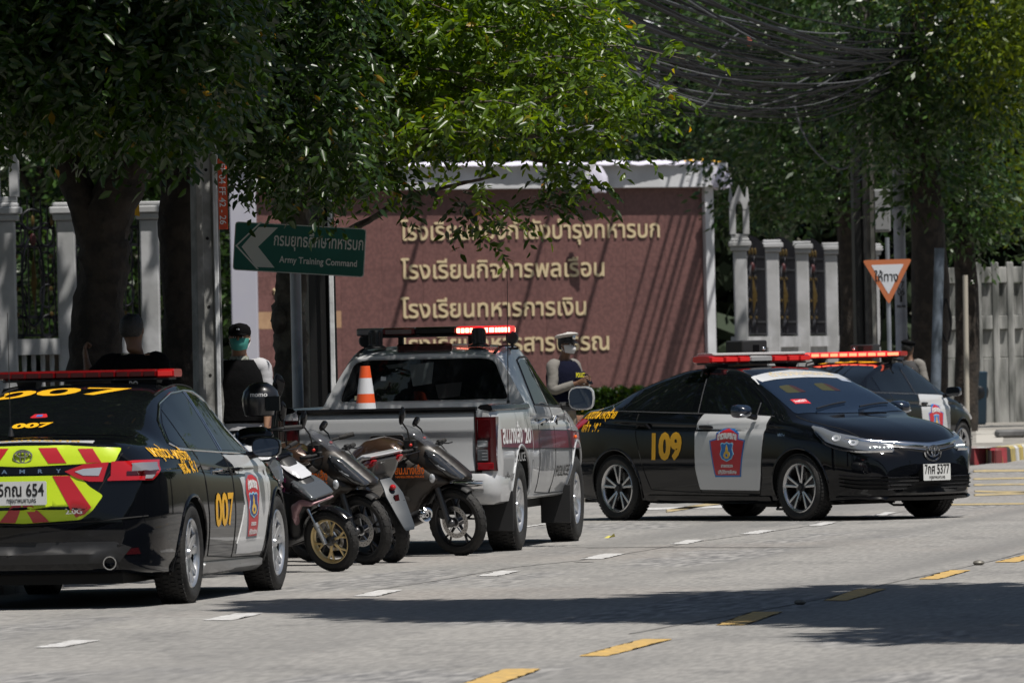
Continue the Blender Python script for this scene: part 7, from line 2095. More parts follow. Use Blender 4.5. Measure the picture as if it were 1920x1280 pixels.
# ---- utility poles on the right
u1, *_ = conc_pole(1604, 1626, 141, 0, 12, 'utility_pole', 'dark concrete utility pole, left one of the close pair under the cable tangle', mat('shaded concrete', (.055, .05, .045), .9, noise=(5, .5, (.035, .032, .03))), yaw=.3)  # shade on the pole is put into its dark colour
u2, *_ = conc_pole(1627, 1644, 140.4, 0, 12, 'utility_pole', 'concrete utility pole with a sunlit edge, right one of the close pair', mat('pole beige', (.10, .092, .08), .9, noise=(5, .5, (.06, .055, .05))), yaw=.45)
p_ = wpt(1641, 140.1); mb = MB(); mb.bbox((p_.x - .03, p_.y, 0), (p_.x + .03, p_.y + .06, 5.6), .008); o = mb.build('lit_edge_strip', mat('sunlit pole edge', (.42, .40, .35), .8, noise=(4, .5, (.3, .28, .25)))); tag(o, 'pale strip painting the sunlit edge of the right utility pole', 'lit_edge_strip')  # sunlight on the pole edge, made as a thin pale strip
p_ = wpt(1691.5, 139); rt = empty('round_pole', (p_.x, p_.y, 0), 0, 'round pale metal pole with stencilled numbers behind the yield sign', 'pole')
mb = MB(); mb.tube([(0, 0, 0), (0, 0, 5.0)], [.105, .095], 20); mb.tube([(0, 0, 3.9), (0, 0, 4.0)], .125, 20); mb.build('shaft', mat('grey lavender paint', (.36, .37, .42), .6, noise=(3, .5, (.28, .29, .33))), rt)
for i, (tx, py) in enumerate((('17', 540), ('06', 553), ('1', 566), ('25.96', 576))):
    zz = P(1691, py, 139).z
    flat_text(tx, .16 if i < 3 else .05, frame((0, -.108, zz), (1, 0, 0), (0, 0, 1)), 'pole_number', ink, rt, width=(.12 if i in (0, 1) else (.04 if i == 2 else .16)), bold=.003)
for (px0, D, r_, lean, z1, nm, lab, m_) in ((1757, 137, .085, .16, 3.3, 'leaning_post', 'blue grey post leaning against the dark trunk at right', mat('blue grey paint', (.13, .16, .20), .7, noise=(4, .5, (.07, .09, .11)))),
        (1812, 143, .045, .02, 2.9, 'thin_post', 'thin pale post in front of the narrow dark trunk at right', mat('pale stained post', (.42, .39, .33), .8)),
        (1205, 192, .10, 0, 9.2, 'steel_pole', 'grey steel pole standing behind the sign wall', galv)):
    p_ = wpt(px0, D); t = empty(nm, (p_.x, p_.y, 0), 0, lab, 'pole'); mb = MB(); mb.tube([(-lean * .5, 0, 0), (lean * .5, 0, z1)], r_, 14); mb.tube([(-lean * .5, 0, 0), (-lean * .5, 0, .3)], r_ * 1.4, 14); mb.build('shaft', m_, t)
gt = empty('pipe_gantry', (0, 0, 0), 0, 'white horizontal pipes of a gantry behind the sign wall', 'gantry')
for (a, b, r_) in ((P(1040, 243, 193), P(1245, 241, 193), .085), (P(1130, 43, 193), P(1245, 46, 193), .10)):
    mb = MB(); mb.tube([a, b], r_, 10); mb.build('pipe', mat('white pipe', (.48, .50, .55), .6), gt)
for px in (1052, 1235):
    p_ = P(px, 243, 193.2); mb = MB(); mb.tube([(p_.x, p_.y, 0), (p_.x, p_.y, 9.3)], .05, 8); mb.build('stanchion', galv, gt)
la = empty('lamp_arm', (0, 0, 0), 0, 'grey lamp arm reaching right from the utility poles at the top edge', 'lamp arm')
mb = MB(); mb.tube([P(1640, 52, 141), P(1740, 38, 141), P(1790, 33, 141), P(2040, 26, 141)], .05, 10); mb.build('arm', mat('dull arm grey', (.10, .12, .12), .8), la)
mb = MB(); mb.bbox((P(2040, 26, 141).x, 140.8, P(2040, 26, 141).z - .08), (P(2040, 26, 141).x + .6, 141.2, P(2040, 26, 141).z + .06), .03); mb.build('lamp_head', galv, la)
p_ = wpt(1658, 142.5); z0, z1 = P(1658, 435, 142.5).z, P(1658, 355, 142.5).z
bx = empty('cable_box', (p_.x, p_.y, 0), .1, 'grey metal cabinet strapped between the utility pole and the round pole', 'cabinet')
mb = MB(); mb.bbox((-.15, -.1, z0), (.15, .15, z1), .02); mb.build('cabinet', mat('grey cabinet', (.20, .205, .21), .6), bx)
mb = MB(); mb.bbox((-.12, -.112, z0 + .04), (.12, -.1005, z1 - .04), .004); mb.build('door', mat('grey cabinet', (0, 0, 0)), bx)
# ---- cables
cab_dark = mat('black cable', (.008, .008, .009), .7, spec=.2); cab_grey = mat('grey cable', (.10, .105, .115), .6)
rg = random.Random(5)
def cable(mb, a, b, sag, r_, n=22, wob=.0):
    pts = []
    ph = rg.uniform(0, 6)
    for i in range(n + 1):
        q = i / n; p = a.lerp(b, q); p = p + Vector((0, 0, -sag * 4 * q * (1 - q))) + Vector((math.sin(q * 9 + ph) * wob, 0, math.cos(q * 13 + ph) * wob * .7)); pts.append(p)
    mb.tube(pts, r_, 5)
mb = MB(); mg = MB()
for i in range(46):
    y1 = rg.uniform(55, 140); x1 = rg.choice((1628, 1632, 1712, 1738)) + rg.uniform(-9, 9)
    D1 = 140 + rg.uniform(-1, 1); b = P(x1, y1, D1)
    fam = i % 3
    if fam == 0: a = P(rg.uniform(980, 1120), rg.uniform(-60, 90), 92 + rg.uniform(-2, 2)); sag = rg.uniform(.15, .5)
    elif fam == 1: a = P(rg.uniform(1080, 1180), rg.uniform(60, 175), 110 + rg.uniform(-2, 2)); sag = rg.uniform(.35, .9)
    else: a = P(rg.uniform(1120, 1320), rg.uniform(-90, 20), 100 + rg.uniform(-3, 3)); sag = rg.uniform(.1, .4)
    cable(mg if rg.random() < .15 else mb, a, b, sag, rg.choice((.006, .009, .013, .024)), 20, .02)
for i in range(18):   # slack bundle sagging low between the poles
    a = P(rg.uniform(1150, 1330), rg.uniform(90, 165), 118 + rg.uniform(-3, 3)); b = P(rg.choice((1625, 1632, 1700, 1720)) + rg.uniform(-10, 10), rg.uniform(100, 170), 140 + rg.uniform(-1, 1))
    cable(mg if rg.random() < .12 else mb, a, b, rg.uniform(.3, .75), rg.choice((.008, .011, .016)), 20, .04)
for i in range(170):   # coils and drops at the poles
    c = P(rg.choice((1630, 1710, 1690, 1740, 1560)) + rg.uniform(-35, 35), rg.uniform(60, 200), 139.4 + rg.uniform(-.5, .5)); L = rg.uniform(.3, 1.1); dx = rg.uniform(-.5, .5)
    pts = [c + Vector((math.sin(k * .9 + i) * .08 + dx * k / 8, rg.uniform(-.04, .04), -L * k / 8 + abs(math.sin(k + i)) * .1)) for k in range(9)]
    (mg if rg.random() < .3 else mb).tube(catmull(pts, 2), rg.choice((.007, .010, .014)), 5)
o = mb.build('overhead_cables', cab_dark); o['kind'] = 'stuff'; o['label'] = 'tangle of black overhead cables between the utility poles'
o = mg.build('overhead_cables', cab_grey); o['kind'] = 'stuff'; o['label'] = 'grey strands among the tangle of overhead cables'
mb = MB(); mb.tube([P(1330, 120, 120), P(1360, 95, 120), P(1395, 60, 120)], .016, 6)
def loose(pp, D, r_, lab, m=cab_grey):
    mb = MB(); mb.tube(catmull([P(x, y, D) for x, y in pp], 6), r_, 8); o = mb.build('loose_cable', m); tag(o, lab, 'cable')
loose([(1488, 190), (1500, 235), (1518, 270), (1545, 300), (1575, 317), (1600, 305), (1625, 270), (1648, 215), (1668, 150), (1672, 130)], 138, .017, 'long loose cable hanging in a deep loop left of the utility poles')
loose([(1318, 122), (1345, 100), (1370, 75), (1394, 58)], 118, .018, 'short stiff cable end crossing the cable tangle above the sign wall')
loose([(1275, 185), (1295, 205), (1320, 198), (1345, 165), (1352, 148)], 118, .014, 'small cable loop hanging below the tangle near the wall corner')
loose([(1652, 520), (1656, 570), (1650, 650)], 139, .010, 'thin cable running down beside the yield sign', cab_dark)
for i in range(3): loose([(1770 + i * 2, 560), (1762 + i * 2, 590), (1766 + i, 625), (1778, 640), (1784 - i, 600), (1776, 565), (1770 + i * 2, 560)], 137.2 - i * .1, .014, ('outermost', 'middle', 'innermost')[i] + ' ring of the coiled cable hanging on the leaning post', cab_dark)
p_ = P(1405, 75, 118); mb = MB(); mb.bbox((p_.x - .035, p_.y - .03, p_.z - .09), (p_.x + .035, p_.y + .03, p_.z + .09), .01); o = mb.build('cable_tag', mat('salmon tag', (.60, .18, .12), .6)); tag(o, 'small salmon red tag hanging in the overhead cables', 'tag')
# cables high over the wall: their shadows rake across the granite
mb = MB()
for i, (px, r_) in enumerate(((770, .05), (1000, .045), (1125, .05), (1215, .03), (1235, .04), (1255, .03), (1272, .05), (1285, .03), (1297, .05), (1308, .04), (1322, .05), (1340, .05), (1352, .04))):
    b = wpt(px, 183); top = 10.3 + .1 * (i % 4)
    X = b.x + 2.0
    mb.tube([(X + .0, 196, top), (X + .05, 184, top - .1), (X - .10 + .15 * math.sin(i), 172, top - .25), (X - .1, 150, top)], r_, 6)
o = mb.build('overhead_cables', cab_dark); o['kind'] = 'stuff'; o['label'] = 'service cables passing high over the sign wall'
# yellow banner between left trunks, dark bin at right
D = 66.8; q = [P(224, 322, D), P(258, 335, D), P(262, 406, D), P(246, 402, D), P(236, 370, D)]
mb = MB(); n = len(q); mb.add([tuple(p) for p in q] + [(p.x, p.y + .02, p.z) for p in q], [tuple(range(n)), tuple(range(2 * n - 1, n - 1, -1))] + [(i, i + n, (i + 1) % n + n, (i + 1) % n) for i in range(n)]); o = mb.build('banner', cloth_yellow, smooth=False); tag(o, 'yellow cloth banner hanging between the two dark trunks at left', 'banner')
p_ = wpt(1828, 158); zt_ = P(0, 722, 158).z
bn = empty('wheelie_bin', (p_.x, p_.y, .18), 0, 'dark blue bin bag and bin standing by the stained wall', 'bin')
mb = MB(); mb.loft([[(x * k, y * k, z) for x, y in ((-.2, -.2), (.2, -.2), (.22, 0), (.2, .2), (-.2, .2), (-.22, 0))] for z, k in ((0, .8), (.05, .9), (.9, 1.05), (1.0, 1.1), (1.02, .9))]); mb.build('bin_body', mat('blue bin', (.012, .035, .06), .5), bn)
mb = MB(); mb.ball((.06, -.06, .62), (.19, .18, .22), 12, 8); mb.build('black_bag', mat('black bag', (.006, .007, .010), .35), bn, bevel=0)
# ================================================================== people
skin_m = mat('skin', (.30, .165, .10), .55)
skin_dark = mat('skin tanned', (.15, .075, .042), .55)
hair_m = mat('black hair', (.010, .009, .008), .6, bump=(60, .5))
khaki = mat('khaki shirt', (.175, .165, .15), .85, bump=(14, .5))
khaki_d = mat('khaki trousers', (.20, .17, .13), .85, bump=(10, .5))
navy = mat('navy vest', (.004, .005, .016), .95, bump=(20, .5), spec=.15)
black_cloth = mat('black cloth', (.0035, .0035, .004), .95, bump=(14, .4), spec=.1)
white_cloth = mat('white shirt cloth', (.42, .42, .44), .85, bump=(10, .5))
shoe_m = mat('black shoe', (.01, .01, .01), .35)
vest_yellow = mat('vest lettering', (.80, .72, .02), .5)
def skin_mesh(name, V, E, root, m, parent, sub=2, dents=0.0):
    names = list(V); idx = {k: i for i, k in enumerate(names)}
    me = bpy.data.meshes.new(name); me.from_pydata([V[k][0] for k in names], [(idx[a], idx[b]) for a, b in E], [])
    o = bpy.data.objects.new(name, me); C.objects.link(o)
    mo = o.modifiers.new('skin', 'SKIN'); mo.use_smooth_shade = True; mo.branch_smoothing = .6
    for i, k in enumerate(names):
        r = V[k][1]; r = r if isinstance(r, tuple) else (r, r)
        me.skin_vertices[0].data[i].radius = r; me.skin_vertices[0].data[i].use_root = (k == root)
    s = o.modifiers.new('sub', 'SUBSURF'); s.levels = sub; s.render_levels = sub
    dg = bpy.context.evaluated_depsgraph_get(); dg.update()
    me2 = bpy.data.meshes.new_from_object(o.evaluated_get(dg)); me2.name = name
    bpy.data.objects.remove(o)
    me2.materials.clear(); me2.materials.append(m)
    for p in me2.polygons: p.use_smooth = True
    o = bpy.data.objects.new(name, me2); C.objects.link(o); o.parent = parent
    return o
def person(label, loc, rz, sc, pose, skin_, shirt, trousers, sleeve, hair=True):
    """x forward, y left. pose gives elbow, wrist and palm of each side, head lean and finger curl"""
    t = empty('person', loc, rz, label, 'person'); t.scale = (sc,) * 3
    hl = pose.get('lean', (.0, 0)); hx, hy = hl
    V = {'pelvis': ((0, 0, .95), (.13, .155)), 'spine': ((0, 0, 1.12), (.115, .145)), 'chest': ((0, 0, 1.30), (.125, .175)), 'yoke': ((-.005, 0, 1.415), (.09, .13)),
         'neck0': ((0, 0, 1.475), .064), 'neck1': ((.012 + hx * .3, hy * .3, 1.53), .056), 'jaw': ((.030 + hx * .7, hy * .7, 1.585), (.074, .066)), 'face': ((.014 + hx, hy, 1.645), (.092, .078)), 'crown': ((.0 + hx * 1.1, hy, 1.700), (.080, .070)), 'top': ((-.004 + hx * 1.1, hy, 1.735), (.045, .040))}
    E = [('pelvis', 'spine'), ('spine', 'chest'), ('chest', 'yoke'), ('yoke', 'neck0'), ('neck0', 'neck1'), ('neck1', 'jaw'), ('jaw', 'face'), ('face', 'crown'), ('crown', 'top')]
    Sh = {k: (V[k][0], tuple(q + .024 for q in (V[k][1] if isinstance(V[k][1], tuple) else (V[k][1],) * 2))) for k in ('pelvis', 'spine', 'chest', 'yoke')}
    Sh['yoke'] = ((-.005, 0, 1.425), (.125, .19)); Sh['neck0'] = ((-.004, 0, 1.472), (.088, .105)); SE = [('pelvis', 'spine'), ('spine', 'chest'), ('chest', 'yoke'), ('yoke', 'neck0')]
    Tr = {'pelvis': ((0, 0, .97), (.142, .165)), 'crotch': ((0, 0, .88), (.14, .16))}; TE = [('pelvis', 'crotch')]
    for s_, nm in ((1, 'L'), (-1, 'R')):
        el, wr, pm = pose[nm]; wr = Vector(wr); pm = Vector(pm); el = Vector(el); sh = Vector(pose.get('sh' + nm, (-.005, s_ * .185, 1.405)))
        V[nm + 'sh'] = (sh[:], (.048, .048)); V[nm + 'el'] = (el[:], .038); V[nm + 'fa'] = ((el.lerp(wr, .4))[:], .042); V[nm + 'wr'] = (wr[:], (.027, .030)); V[nm + 'pm'] = (pm[:], (.022, .040))
        E += [('yoke', nm + 'sh'), (nm + 'sh', nm + 'el'), (nm + 'el', nm + 'fa'), (nm + 'fa', nm + 'wr'), (nm + 'wr', nm + 'pm')]
        # fingers: four unequal, two bends each, thumb off the side of the palm
        ax = (pm - wr).normalized(); curl = Vector(pose.get('curl' + nm, (0, -s_ * .6, -.5))).normalized(); sd = ax.cross(curl).normalized()
        for k, L in enumerate((.070, .078, .073, .058)):
            b = pm + ax * .028 + sd * ((k - 1.5) * .021); m1 = b + (ax * .8 + curl * .5).normalized() * L * .55; m2 = m1 + (ax * .15 + curl).normalized() * L * .5
            for q, (pt, r_) in enumerate(((b, .0105), (m1, .0095), (m2, .0080))): V['%sf%d%d' % (nm, k, q)] = (pt[:], r_)
            E += [(nm + 'pm', '%sf%d0' % (nm, k)), ('%sf%d0' % (nm, k), '%sf%d1' % (nm, k)), ('%sf%d1' % (nm, k), '%sf%d2' % (nm, k))]
        tb = wr.lerp(pm, .45) - sd * .028; t1_ = tb - sd * .022 + ax * .028; t2_ = t1_ + ax * .028 + curl * .012
        for q, (pt, r_) in enumerate(((tb, .012), (t1_, .011), (t2_, .009))): V['%st%d' % (nm, q)] = (pt[:], r_)
        E += [(nm + 'wr', nm + 't0'), (nm + 't0', nm + 't1'), (nm + 't1', nm + 't2')]
        V[nm + 'hp'] = ((0, s_ * .09, .90), .088); V[nm + 'kn'] = ((.015, s_ * .10, .50), .058); V[nm + 'cf'] = ((-.015, s_ * .10, .34), .054); V[nm + 'an'] = ((-.01, s_ * .105, .10), .038); V[nm + 'ft'] = ((.10, s_ * .12, .045), .034)
        E += [('pelvis', nm + 'hp'), (nm + 'hp', nm + 'kn'), (nm + 'kn', nm + 'cf'), (nm + 'cf', nm + 'an'), (nm + 'an', nm + 'ft')]
        Tr[nm + 'hp'] = ((0, s_ * .092, .87), .100); Tr[nm + 'kn'] = ((.015, s_ * .102, .50), .078); Tr[nm + 'cf'] = ((-.01, s_ * .105, .30), .072); Tr[nm + 'an'] = ((-.01, s_ * .108, .09), .066)
        TE += [('crotch', nm + 'hp'), (nm + 'hp', nm + 'kn'), (nm + 'kn', nm + 'cf'), (nm + 'cf', nm + 'an')]
        # sleeves: one smooth tapering tube from inside the shoulder
        root = Vector((-.005, s_ * .10, 1.405)); fin = el.lerp(wr, .90) if sleeve == 'long' else sh.lerp(el, .72)
        pts = [root, sh, sh.lerp(el, .5), el, fin] if sleeve == 'long' else [root, sh, sh.lerp(el, .4), fin]
        rad = [.068, .076, .066, .057, .043] if sleeve == 'long' else [.068, .074, .064, .060]
        dd = catmull(pts, 6); m_ = len(dd) - 1; rr_ = []
        for i in range(m_ + 1):
            q = i / m_ * (len(rad) - 1); k = min(int(q), len(rad) - 2); rr_.append((rad[k] + (rad[k + 1] - rad[k]) * (q - k)) * (1 + .03 * math.sin(i * 2.1)))
        mb = MB(); mb.tube(dd, rr_, 16); mb.build('sleeve', shirt, t)
    skin_mesh('body', V, E, 'pelvis', skin_, t)
    skin_mesh('shirt', Sh, SE, 'pelvis', shirt, t)
    skin_mesh('trousers', Tr, TE, 'pelvis', trousers, t)
    for s_ in (1, -1):
        mb = MB(); mb.loft([[(x * k, s_ * .112 + y * k, z) for x, y in ((-.07, -.035), (0, -.042), (.12, -.048), (.19, -.03), (.205, 0), (.19, .03), (.12, .048), (0, .042), (-.07, .035), (-.08, 0))] for z, k in ((.0, 1), (.025, 1.02), (.05, .97), (.08, .80), (.10, .55))]); mb.build('shoe', shoe_m, t)
    # face: eyes at half height, brow, nose, mouth, ears
    fx, fy, fz = .014 + hx, hy, 1.645
    for s_ in (1, -1):
        mb = MB(); mb.ball((fx + .078, fy + s_ * .030, fz + .008), (.012, .013, .008), 10, 6); e = mb.build('eye', em_white, t)
        mb = MB(); mb.ball((fx + .087, fy + s_ * .030, fz + .008), (.005, .006, .006), 8, 6); mb.build('iris', ink, e)
        mb = MB(); mb.tube([(fx + .085, fy + s_ * .016, fz + .026), (fx + .086, fy + s_ * .03, fz + .030), (fx + .076, fy + s_ * .046, fz + .024)], .005, 6); mb.build('eyebrow', hair_m, t)
        mb = MB(); mb.ball((fx - .008, fy + s_ * .080, fz - .006), (.016, .008, .030), 10, 8); mb.build('ear', skin_, t)
    mb = MB(); mb.tube([(fx + .085, fy, fz + .012), (fx + .103, fy, fz - .018), (fx + .088, fy, fz - .030)], [.008, .013, .010], 8); mb.build('nose', skin_, t)
    mb = MB(); mb.tube([(fx + .080, fy - .022, fz - .052), (fx + .090, fy, fz - .050), (fx + .080, fy + .022, fz - .052)], [.003, .006, .003], 6); mb.build('mouth', mat('lips', (.22, .08, .06), .5), t)
    if hair:
        mb = MB(); rr = []
        for z, rx, ry, ox in ((fz + .112, .03, .03, -.01), (fz + .100, .062, .055, -.012), (fz + .075, .088, .078, -.014), (fz + .045, .098, .085, -.018), (fz + .01, .092, .087, -.026), (fz - .03, .070, .080, -.040), (fz - .055, .045, .060, -.05)):
            r = []
            for i in range(20):
                a = 2 * PI * i / 20; x = math.cos(a) * rx + ox; 
                if z < fz + .06 and x > .0: x = min(x, .0 + (z - fz + .03) * .5)
                r.append((fx + x, fy + math.sin(a) * ry, z))
            rr.append(r)
        mb.loft(rr); mb.build('hair', hair_m, t)
    return t, (fx, fy, fz)
def torso_vest(t, m, z0=.98, z1=1.44, g=.035, name='vest'):
    mb = MB(); rr = []
    for z, rx, ry in ((z0, .150 + g * .6, .175 + g * .6), (z0 + .02, .155 + g, .18 + g * .8), (1.12, .142 + g, .168 + g), (1.28, .150 + g, .188 + g * .8), (1.36, .140 + g, .180 + g * .5), (z1 - .01, .110 + g, .150), (z1 + .02, .09 + g * .7, .12)):
        r = []
        for i in range(28):
            a = 2 * PI * i / 28; c_, s_ = math.cos(a), math.sin(a)
            x = math.copysign(abs(c_) ** .8, c_) * rx; y = math.copysign(abs(s_) ** .8, s_) * ry
            zz = z + (.0 if abs(y) < .07 else 0)
            r.append((x, y, zz))
        rr.append(r)
    mb.loft(rr, cap=False); o = mb.build(name, m, t)
    so = o.modifiers.new('th', 'SOLIDIFY'); so.thickness = .012
    return o
def chest_patch(t, m, body, txt_m, y0, y1, z0, z1, x, back=False, size=.07, w_=None):
    s = -1 if back else 1
    vs = []; fs = []; N = 8
    def X(y): return s * (x - .55 * y * y)
    for i in range(N + 1):
        y = y0 + (y1 - y0) * i / N
        for z in (z0, z1): vs.append((X(y), y, z))
    for i in range(N): fs.append((2*i, 2*i+1, 2*i+3, 2*i+2))
    mb = MB(); mb.add(vs + [(v[0] - s * .008, v[1], v[2]) for v in vs], fs + [tuple(q + len(vs) for q in f[::-1]) for f in fs]); o = mb.build('chest_patch', m, t)
    V, Fs = text2d(body, size, bold=.002, width=w_ or (y1 - y0) * .88)
    mb = MB(); yc = (y0 + y1) / 2; zz = (z0 + z1) / 2 - size * .34
    mb.add([(X(yc + a * s) + s * .004, yc + a * s, zz + b) for a, b in V], Fs); mb.build('vest_lettering', txt_m, o, smooth=False)
def face_mask(t, f, m, k=1.0):
    fx, fy, fz = f; mb = MB(); vs = []; fs = []; R, Cn = 7, 11
    for i in range(R):
        q = i / (R - 1); z = fz - .002 - .085 * q
        for j in range(Cn):
            p = (j / (Cn - 1) - .5) * 2; bul = .030 * math.sin(PI * min(1, q * 1.05)) * (1 - p * p)
            vs.append((fx + .080 + bul * k + .012 * (1 - p * p) - .062 * p * p, fy + p * (.078 - .018 * q), z - .012 * (1 - p * p) * q))
    for i in range(R - 1):
        for j in range(Cn - 1): a = i * Cn + j; fs.append((a, a + 1, a + Cn + 1, a + Cn))
    mb.add(vs, fs); o = mb.build('face_mask', m, t); so = o.modifiers.new('th', 'SOLIDIFY'); so.thickness = .004; so.offset = 1
    for s_ in (1, -1):
        mb = MB(); mb.tube([(fx + .015, fy + s_ * .078, fz - .015), (fx - .01, fy + s_ * .088, fz + .005)], .0025, 5); mb.tube([(fx + .005, fy + s_ * .070, fz - .075), (fx - .01, fy + s_ * .088, fz - .03)], .0025, 5); mb.build('ear_loop', em_white, o)
# 1 officer with the peaked cap, looking down at a phone
bz = lambda px, D, z: wpt(px, D) + Vector((0, 0, z))
p1, f1 = person('officer in white peaked cap and mask looking down at a phone by the wall', bz(1057, 94, .12), R_(-42), .985,
    dict(L=((.06, .25, 1.13), (.27, .10, 1.20), (.335, .062, 1.225)), R=((.06, -.25, 1.13), (.27, -.10, 1.20), (.335, -.062, 1.225)), lean=(.045, 0), curlL=(.1, -.9, .3), curlR=(.1, .9, .3)), skin_dark, khaki, khaki_d, 'long')
torso_vest(p1, navy)
chest_patch(p1, mat('patch navy', (.012, .014, .03), .7), 'POLICE', vest_yellow, -.02, .17, 1.255, 1.335, .192)
for yy in (-.10, .02, .12):
    mb = MB(); mb.bbox((.165, yy - .045, 1.06), (.205, yy + .045, 1.18), .012); mb.build('vest_pouch', navy, p1)
face_mask(p1, f1, mat('white mask', (.62, .62, .63), .8))
fx, fy, fz = f1
mb = MB(); mb.lathe([(.092, fz + .040), (.099, fz + .045), (.100, fz + .075), (.097, fz + .082)], 28, 'Z', (fx - .012, fy, 0)); cb = mb.build('cap_band', ink, p1)
mb = MB(); rr = []
for z, rx, ry in ((fz + .080, .098, .096), (fz + .098, .135, .128), (fz + .112, .142, .134), (fz + .124, .120, .112), (fz + .130, .06, .056), (fz + .131, .01, .01)):
    rr.append([(fx - .006 + math.cos(a) * rx, fy + math.sin(a) * ry, z + math.cos(a) * .018) for a in [2 * PI * i / 28 for i in range(28)]])
mb.loft(rr); mb.build('peaked_cap', mat('cap grey white', (.50, .48, .46), .8), p1)
mb = MB(); vs = []; fs = []
for i in range(13):
    a = (-65 + 130 * i / 12) * PI / 180; vs += [(fx - .012 + math.cos(a) * .098, fy + math.sin(a) * .098, fz + .045), (fx - .012 + math.cos(a) * .155, fy + math.sin(a) * .125, fz + .018)]
for i in range(12): fs.append((2*i, 2*i+1, 2*i+3, 2*i+2))
mb.add(vs, fs); o = mb.build('cap_visor', gloss_plastic, p1); so = o.modifiers.new('th', 'SOLIDIFY'); so.thickness = .004
mb = MB(); mb.ball((fx + .108, fy, fz + .085), (.012, .028, .030), 12, 8); mb.build('cap_badge', chrome, p1)
mb = MB(); mb.M = Matrix.Translation((.375, 0, 1.245)) @ Matrix.Rotation(R_(-35), 4, 'Y'); mb.bbox((-.006, -.036, -.07), (.006, .036, .07), .005); mb.M = Matrix.Identity(4)
ph = mb.build('phone', gloss_plastic); ph.matrix_world = Matrix.Translation(p1.location) @ Matrix.Rotation(R_(-42), 4, 'Z') @ Matrix.Scale(.985, 4); tag(ph, 'black mobile phone held by the officer in the white peaked cap', 'phone')
# 2 man with the turquoise mask
p2, f2 = person('man in black cap and turquoise mask, black vest over white shirt, behind the motorcycles', bz(449, 66.6, .15), R_(-96), 1.0,
    dict(L=((.02, .235, 1.14), (.10, .22, .92), (.13, .215, .85)), R=((.02, -.235, 1.14), (.10, -.22, .92), (.13, -.215, .85)), lean=(.02, .01)), skin_m, white_cloth, black_cloth, 'short')
torso_vest(p2, black_cloth, .96, 1.45, .03)
mb = MB(); rr = []
for z, k in ((.70, 1.0), (.72, 1.08), (.85, 1.1), (.98, 1.0)): rr.append([(math.cos(a) * .165 * k, math.sin(a) * .19 * k * (1 + .03 * math.sin(a * 7)), z) for a in [2 * PI * i / 24 for i in range(24)]])
mb.loft(rr, cap=False); mb.build('shirt_tail', white_cloth, p2)
mb = MB(); mb.lathe([(.085, 1.44), (.078, 1.49), (.070, 1.50)], 20, 'Z'); mb.build('collar', mat('camouflage collar', (.28, .29, .25), .9, noise=(30, .5, (.08, .09, .07))), p2)
face_mask(p2, f2, mat('turquoise mask', (.05, .27, .23), .8))
fx, fy, fz = f2
mb = MB(); rr = []
for z, rx, ry in ((fz + .025, .100, .090), (fz + .05, .104, .093), (fz + .085, .095, .085), (fz + .11, .065, .058), (fz + .122, .01, .01)): rr.append([(fx - .012 + math.cos(a) * rx, fy + math.sin(a) * ry, z) for a in [2 * PI * i / 24 for i in range(24)]])
mb.loft(rr); cp_ = mb.build('cap', black_cloth, p2)
mb = MB(); vs = []; fs = []
for i in range(11):
    a = (-50 + 100 * i / 10) * PI / 180; vs += [(fx - .012 + math.cos(a) * .10, fy + math.sin(a) * .09, fz + .035), (fx + math.cos(a) * .155, fy + math.sin(a) * .085, fz + .020)]
for i in range(10): fs.append((2*i, 2*i+1, 2*i+3, 2*i+2))
mb.add(vs, fs); o = mb.build('cap_peak', black_cloth, cp_); so = o.modifiers.new('th', 'SOLIDIFY'); so.thickness = .004
mb = MB(); mb.ball((fx + .088, fy, fz + .07), (.006, .014, .010), 8, 6); mb.build('cap_badge', chrome, cp_)
# 3 man in the black police T-shirt, back to us, hand on the big trunk
p3, f3 = person('man in black T-shirt seen from behind, leaning one hand on the big forked trunk', bz(252, 62.2, .15), R_(78), 1.04,
    dict(L=((.10, .36, 1.30), (.16, .40, 1.42), (.18, .415, 1.49)), R=((.02, -.235, 1.14), (.12, -.24, .95), (.16, -.235, .90)), lean=(.02, .02), shL=(-.005, .19, 1.40)), skin_dark, black_cloth, black_cloth, 'short')
chest_patch(p3, black_cloth, 'POLICE', mat('grey lettering', (.35, .35, .35), .5), -.19, .01, 1.20, 1.29, .168, back=True, size=.075)
# 4 officer with beret at the right, back to us
p4, f4 = person('officer in black beret and dark vest seen from behind by the far patrol sedan', bz(1703, 119, .0), R_(62), 1.0,
    dict(L=((.02, .25, 1.14), (.20, .22, 1.0), (.26, .20, .98)), R=((-.01, -.27, 1.15), (.14, -.27, .98), (.19, -.26, .95)), lean=(-.01, 0)), skin_dark, khaki, khaki_d, 'long')
torso_vest(p4, mat('charcoal vest', (.03, .03, .032), .8))
chest_patch(p4, mat('lime patch', (.40, .85, .05), .5), 'POLICE', ink, -.13, .0, 1.25, 1.33, .190, back=True, size=.05)
fx, fy, fz = f4
mb = MB(); rr = []
for z, rx, ry in ((fz + .04, .095, .085), (fz + .06, .108, .105), (fz + .085, .106, .108), (fz + .108, .07, .07), (fz + .115, .01, .01)): rr.append([(fx - .012 + math.cos(a) * rx, fy - .012 + math.sin(a) * ry, z + math.sin(a) * .012) for a in [2 * PI * i / 24 for i in range(24)]])
mb.loft(rr); mb.build('beret', black_cloth, p4)
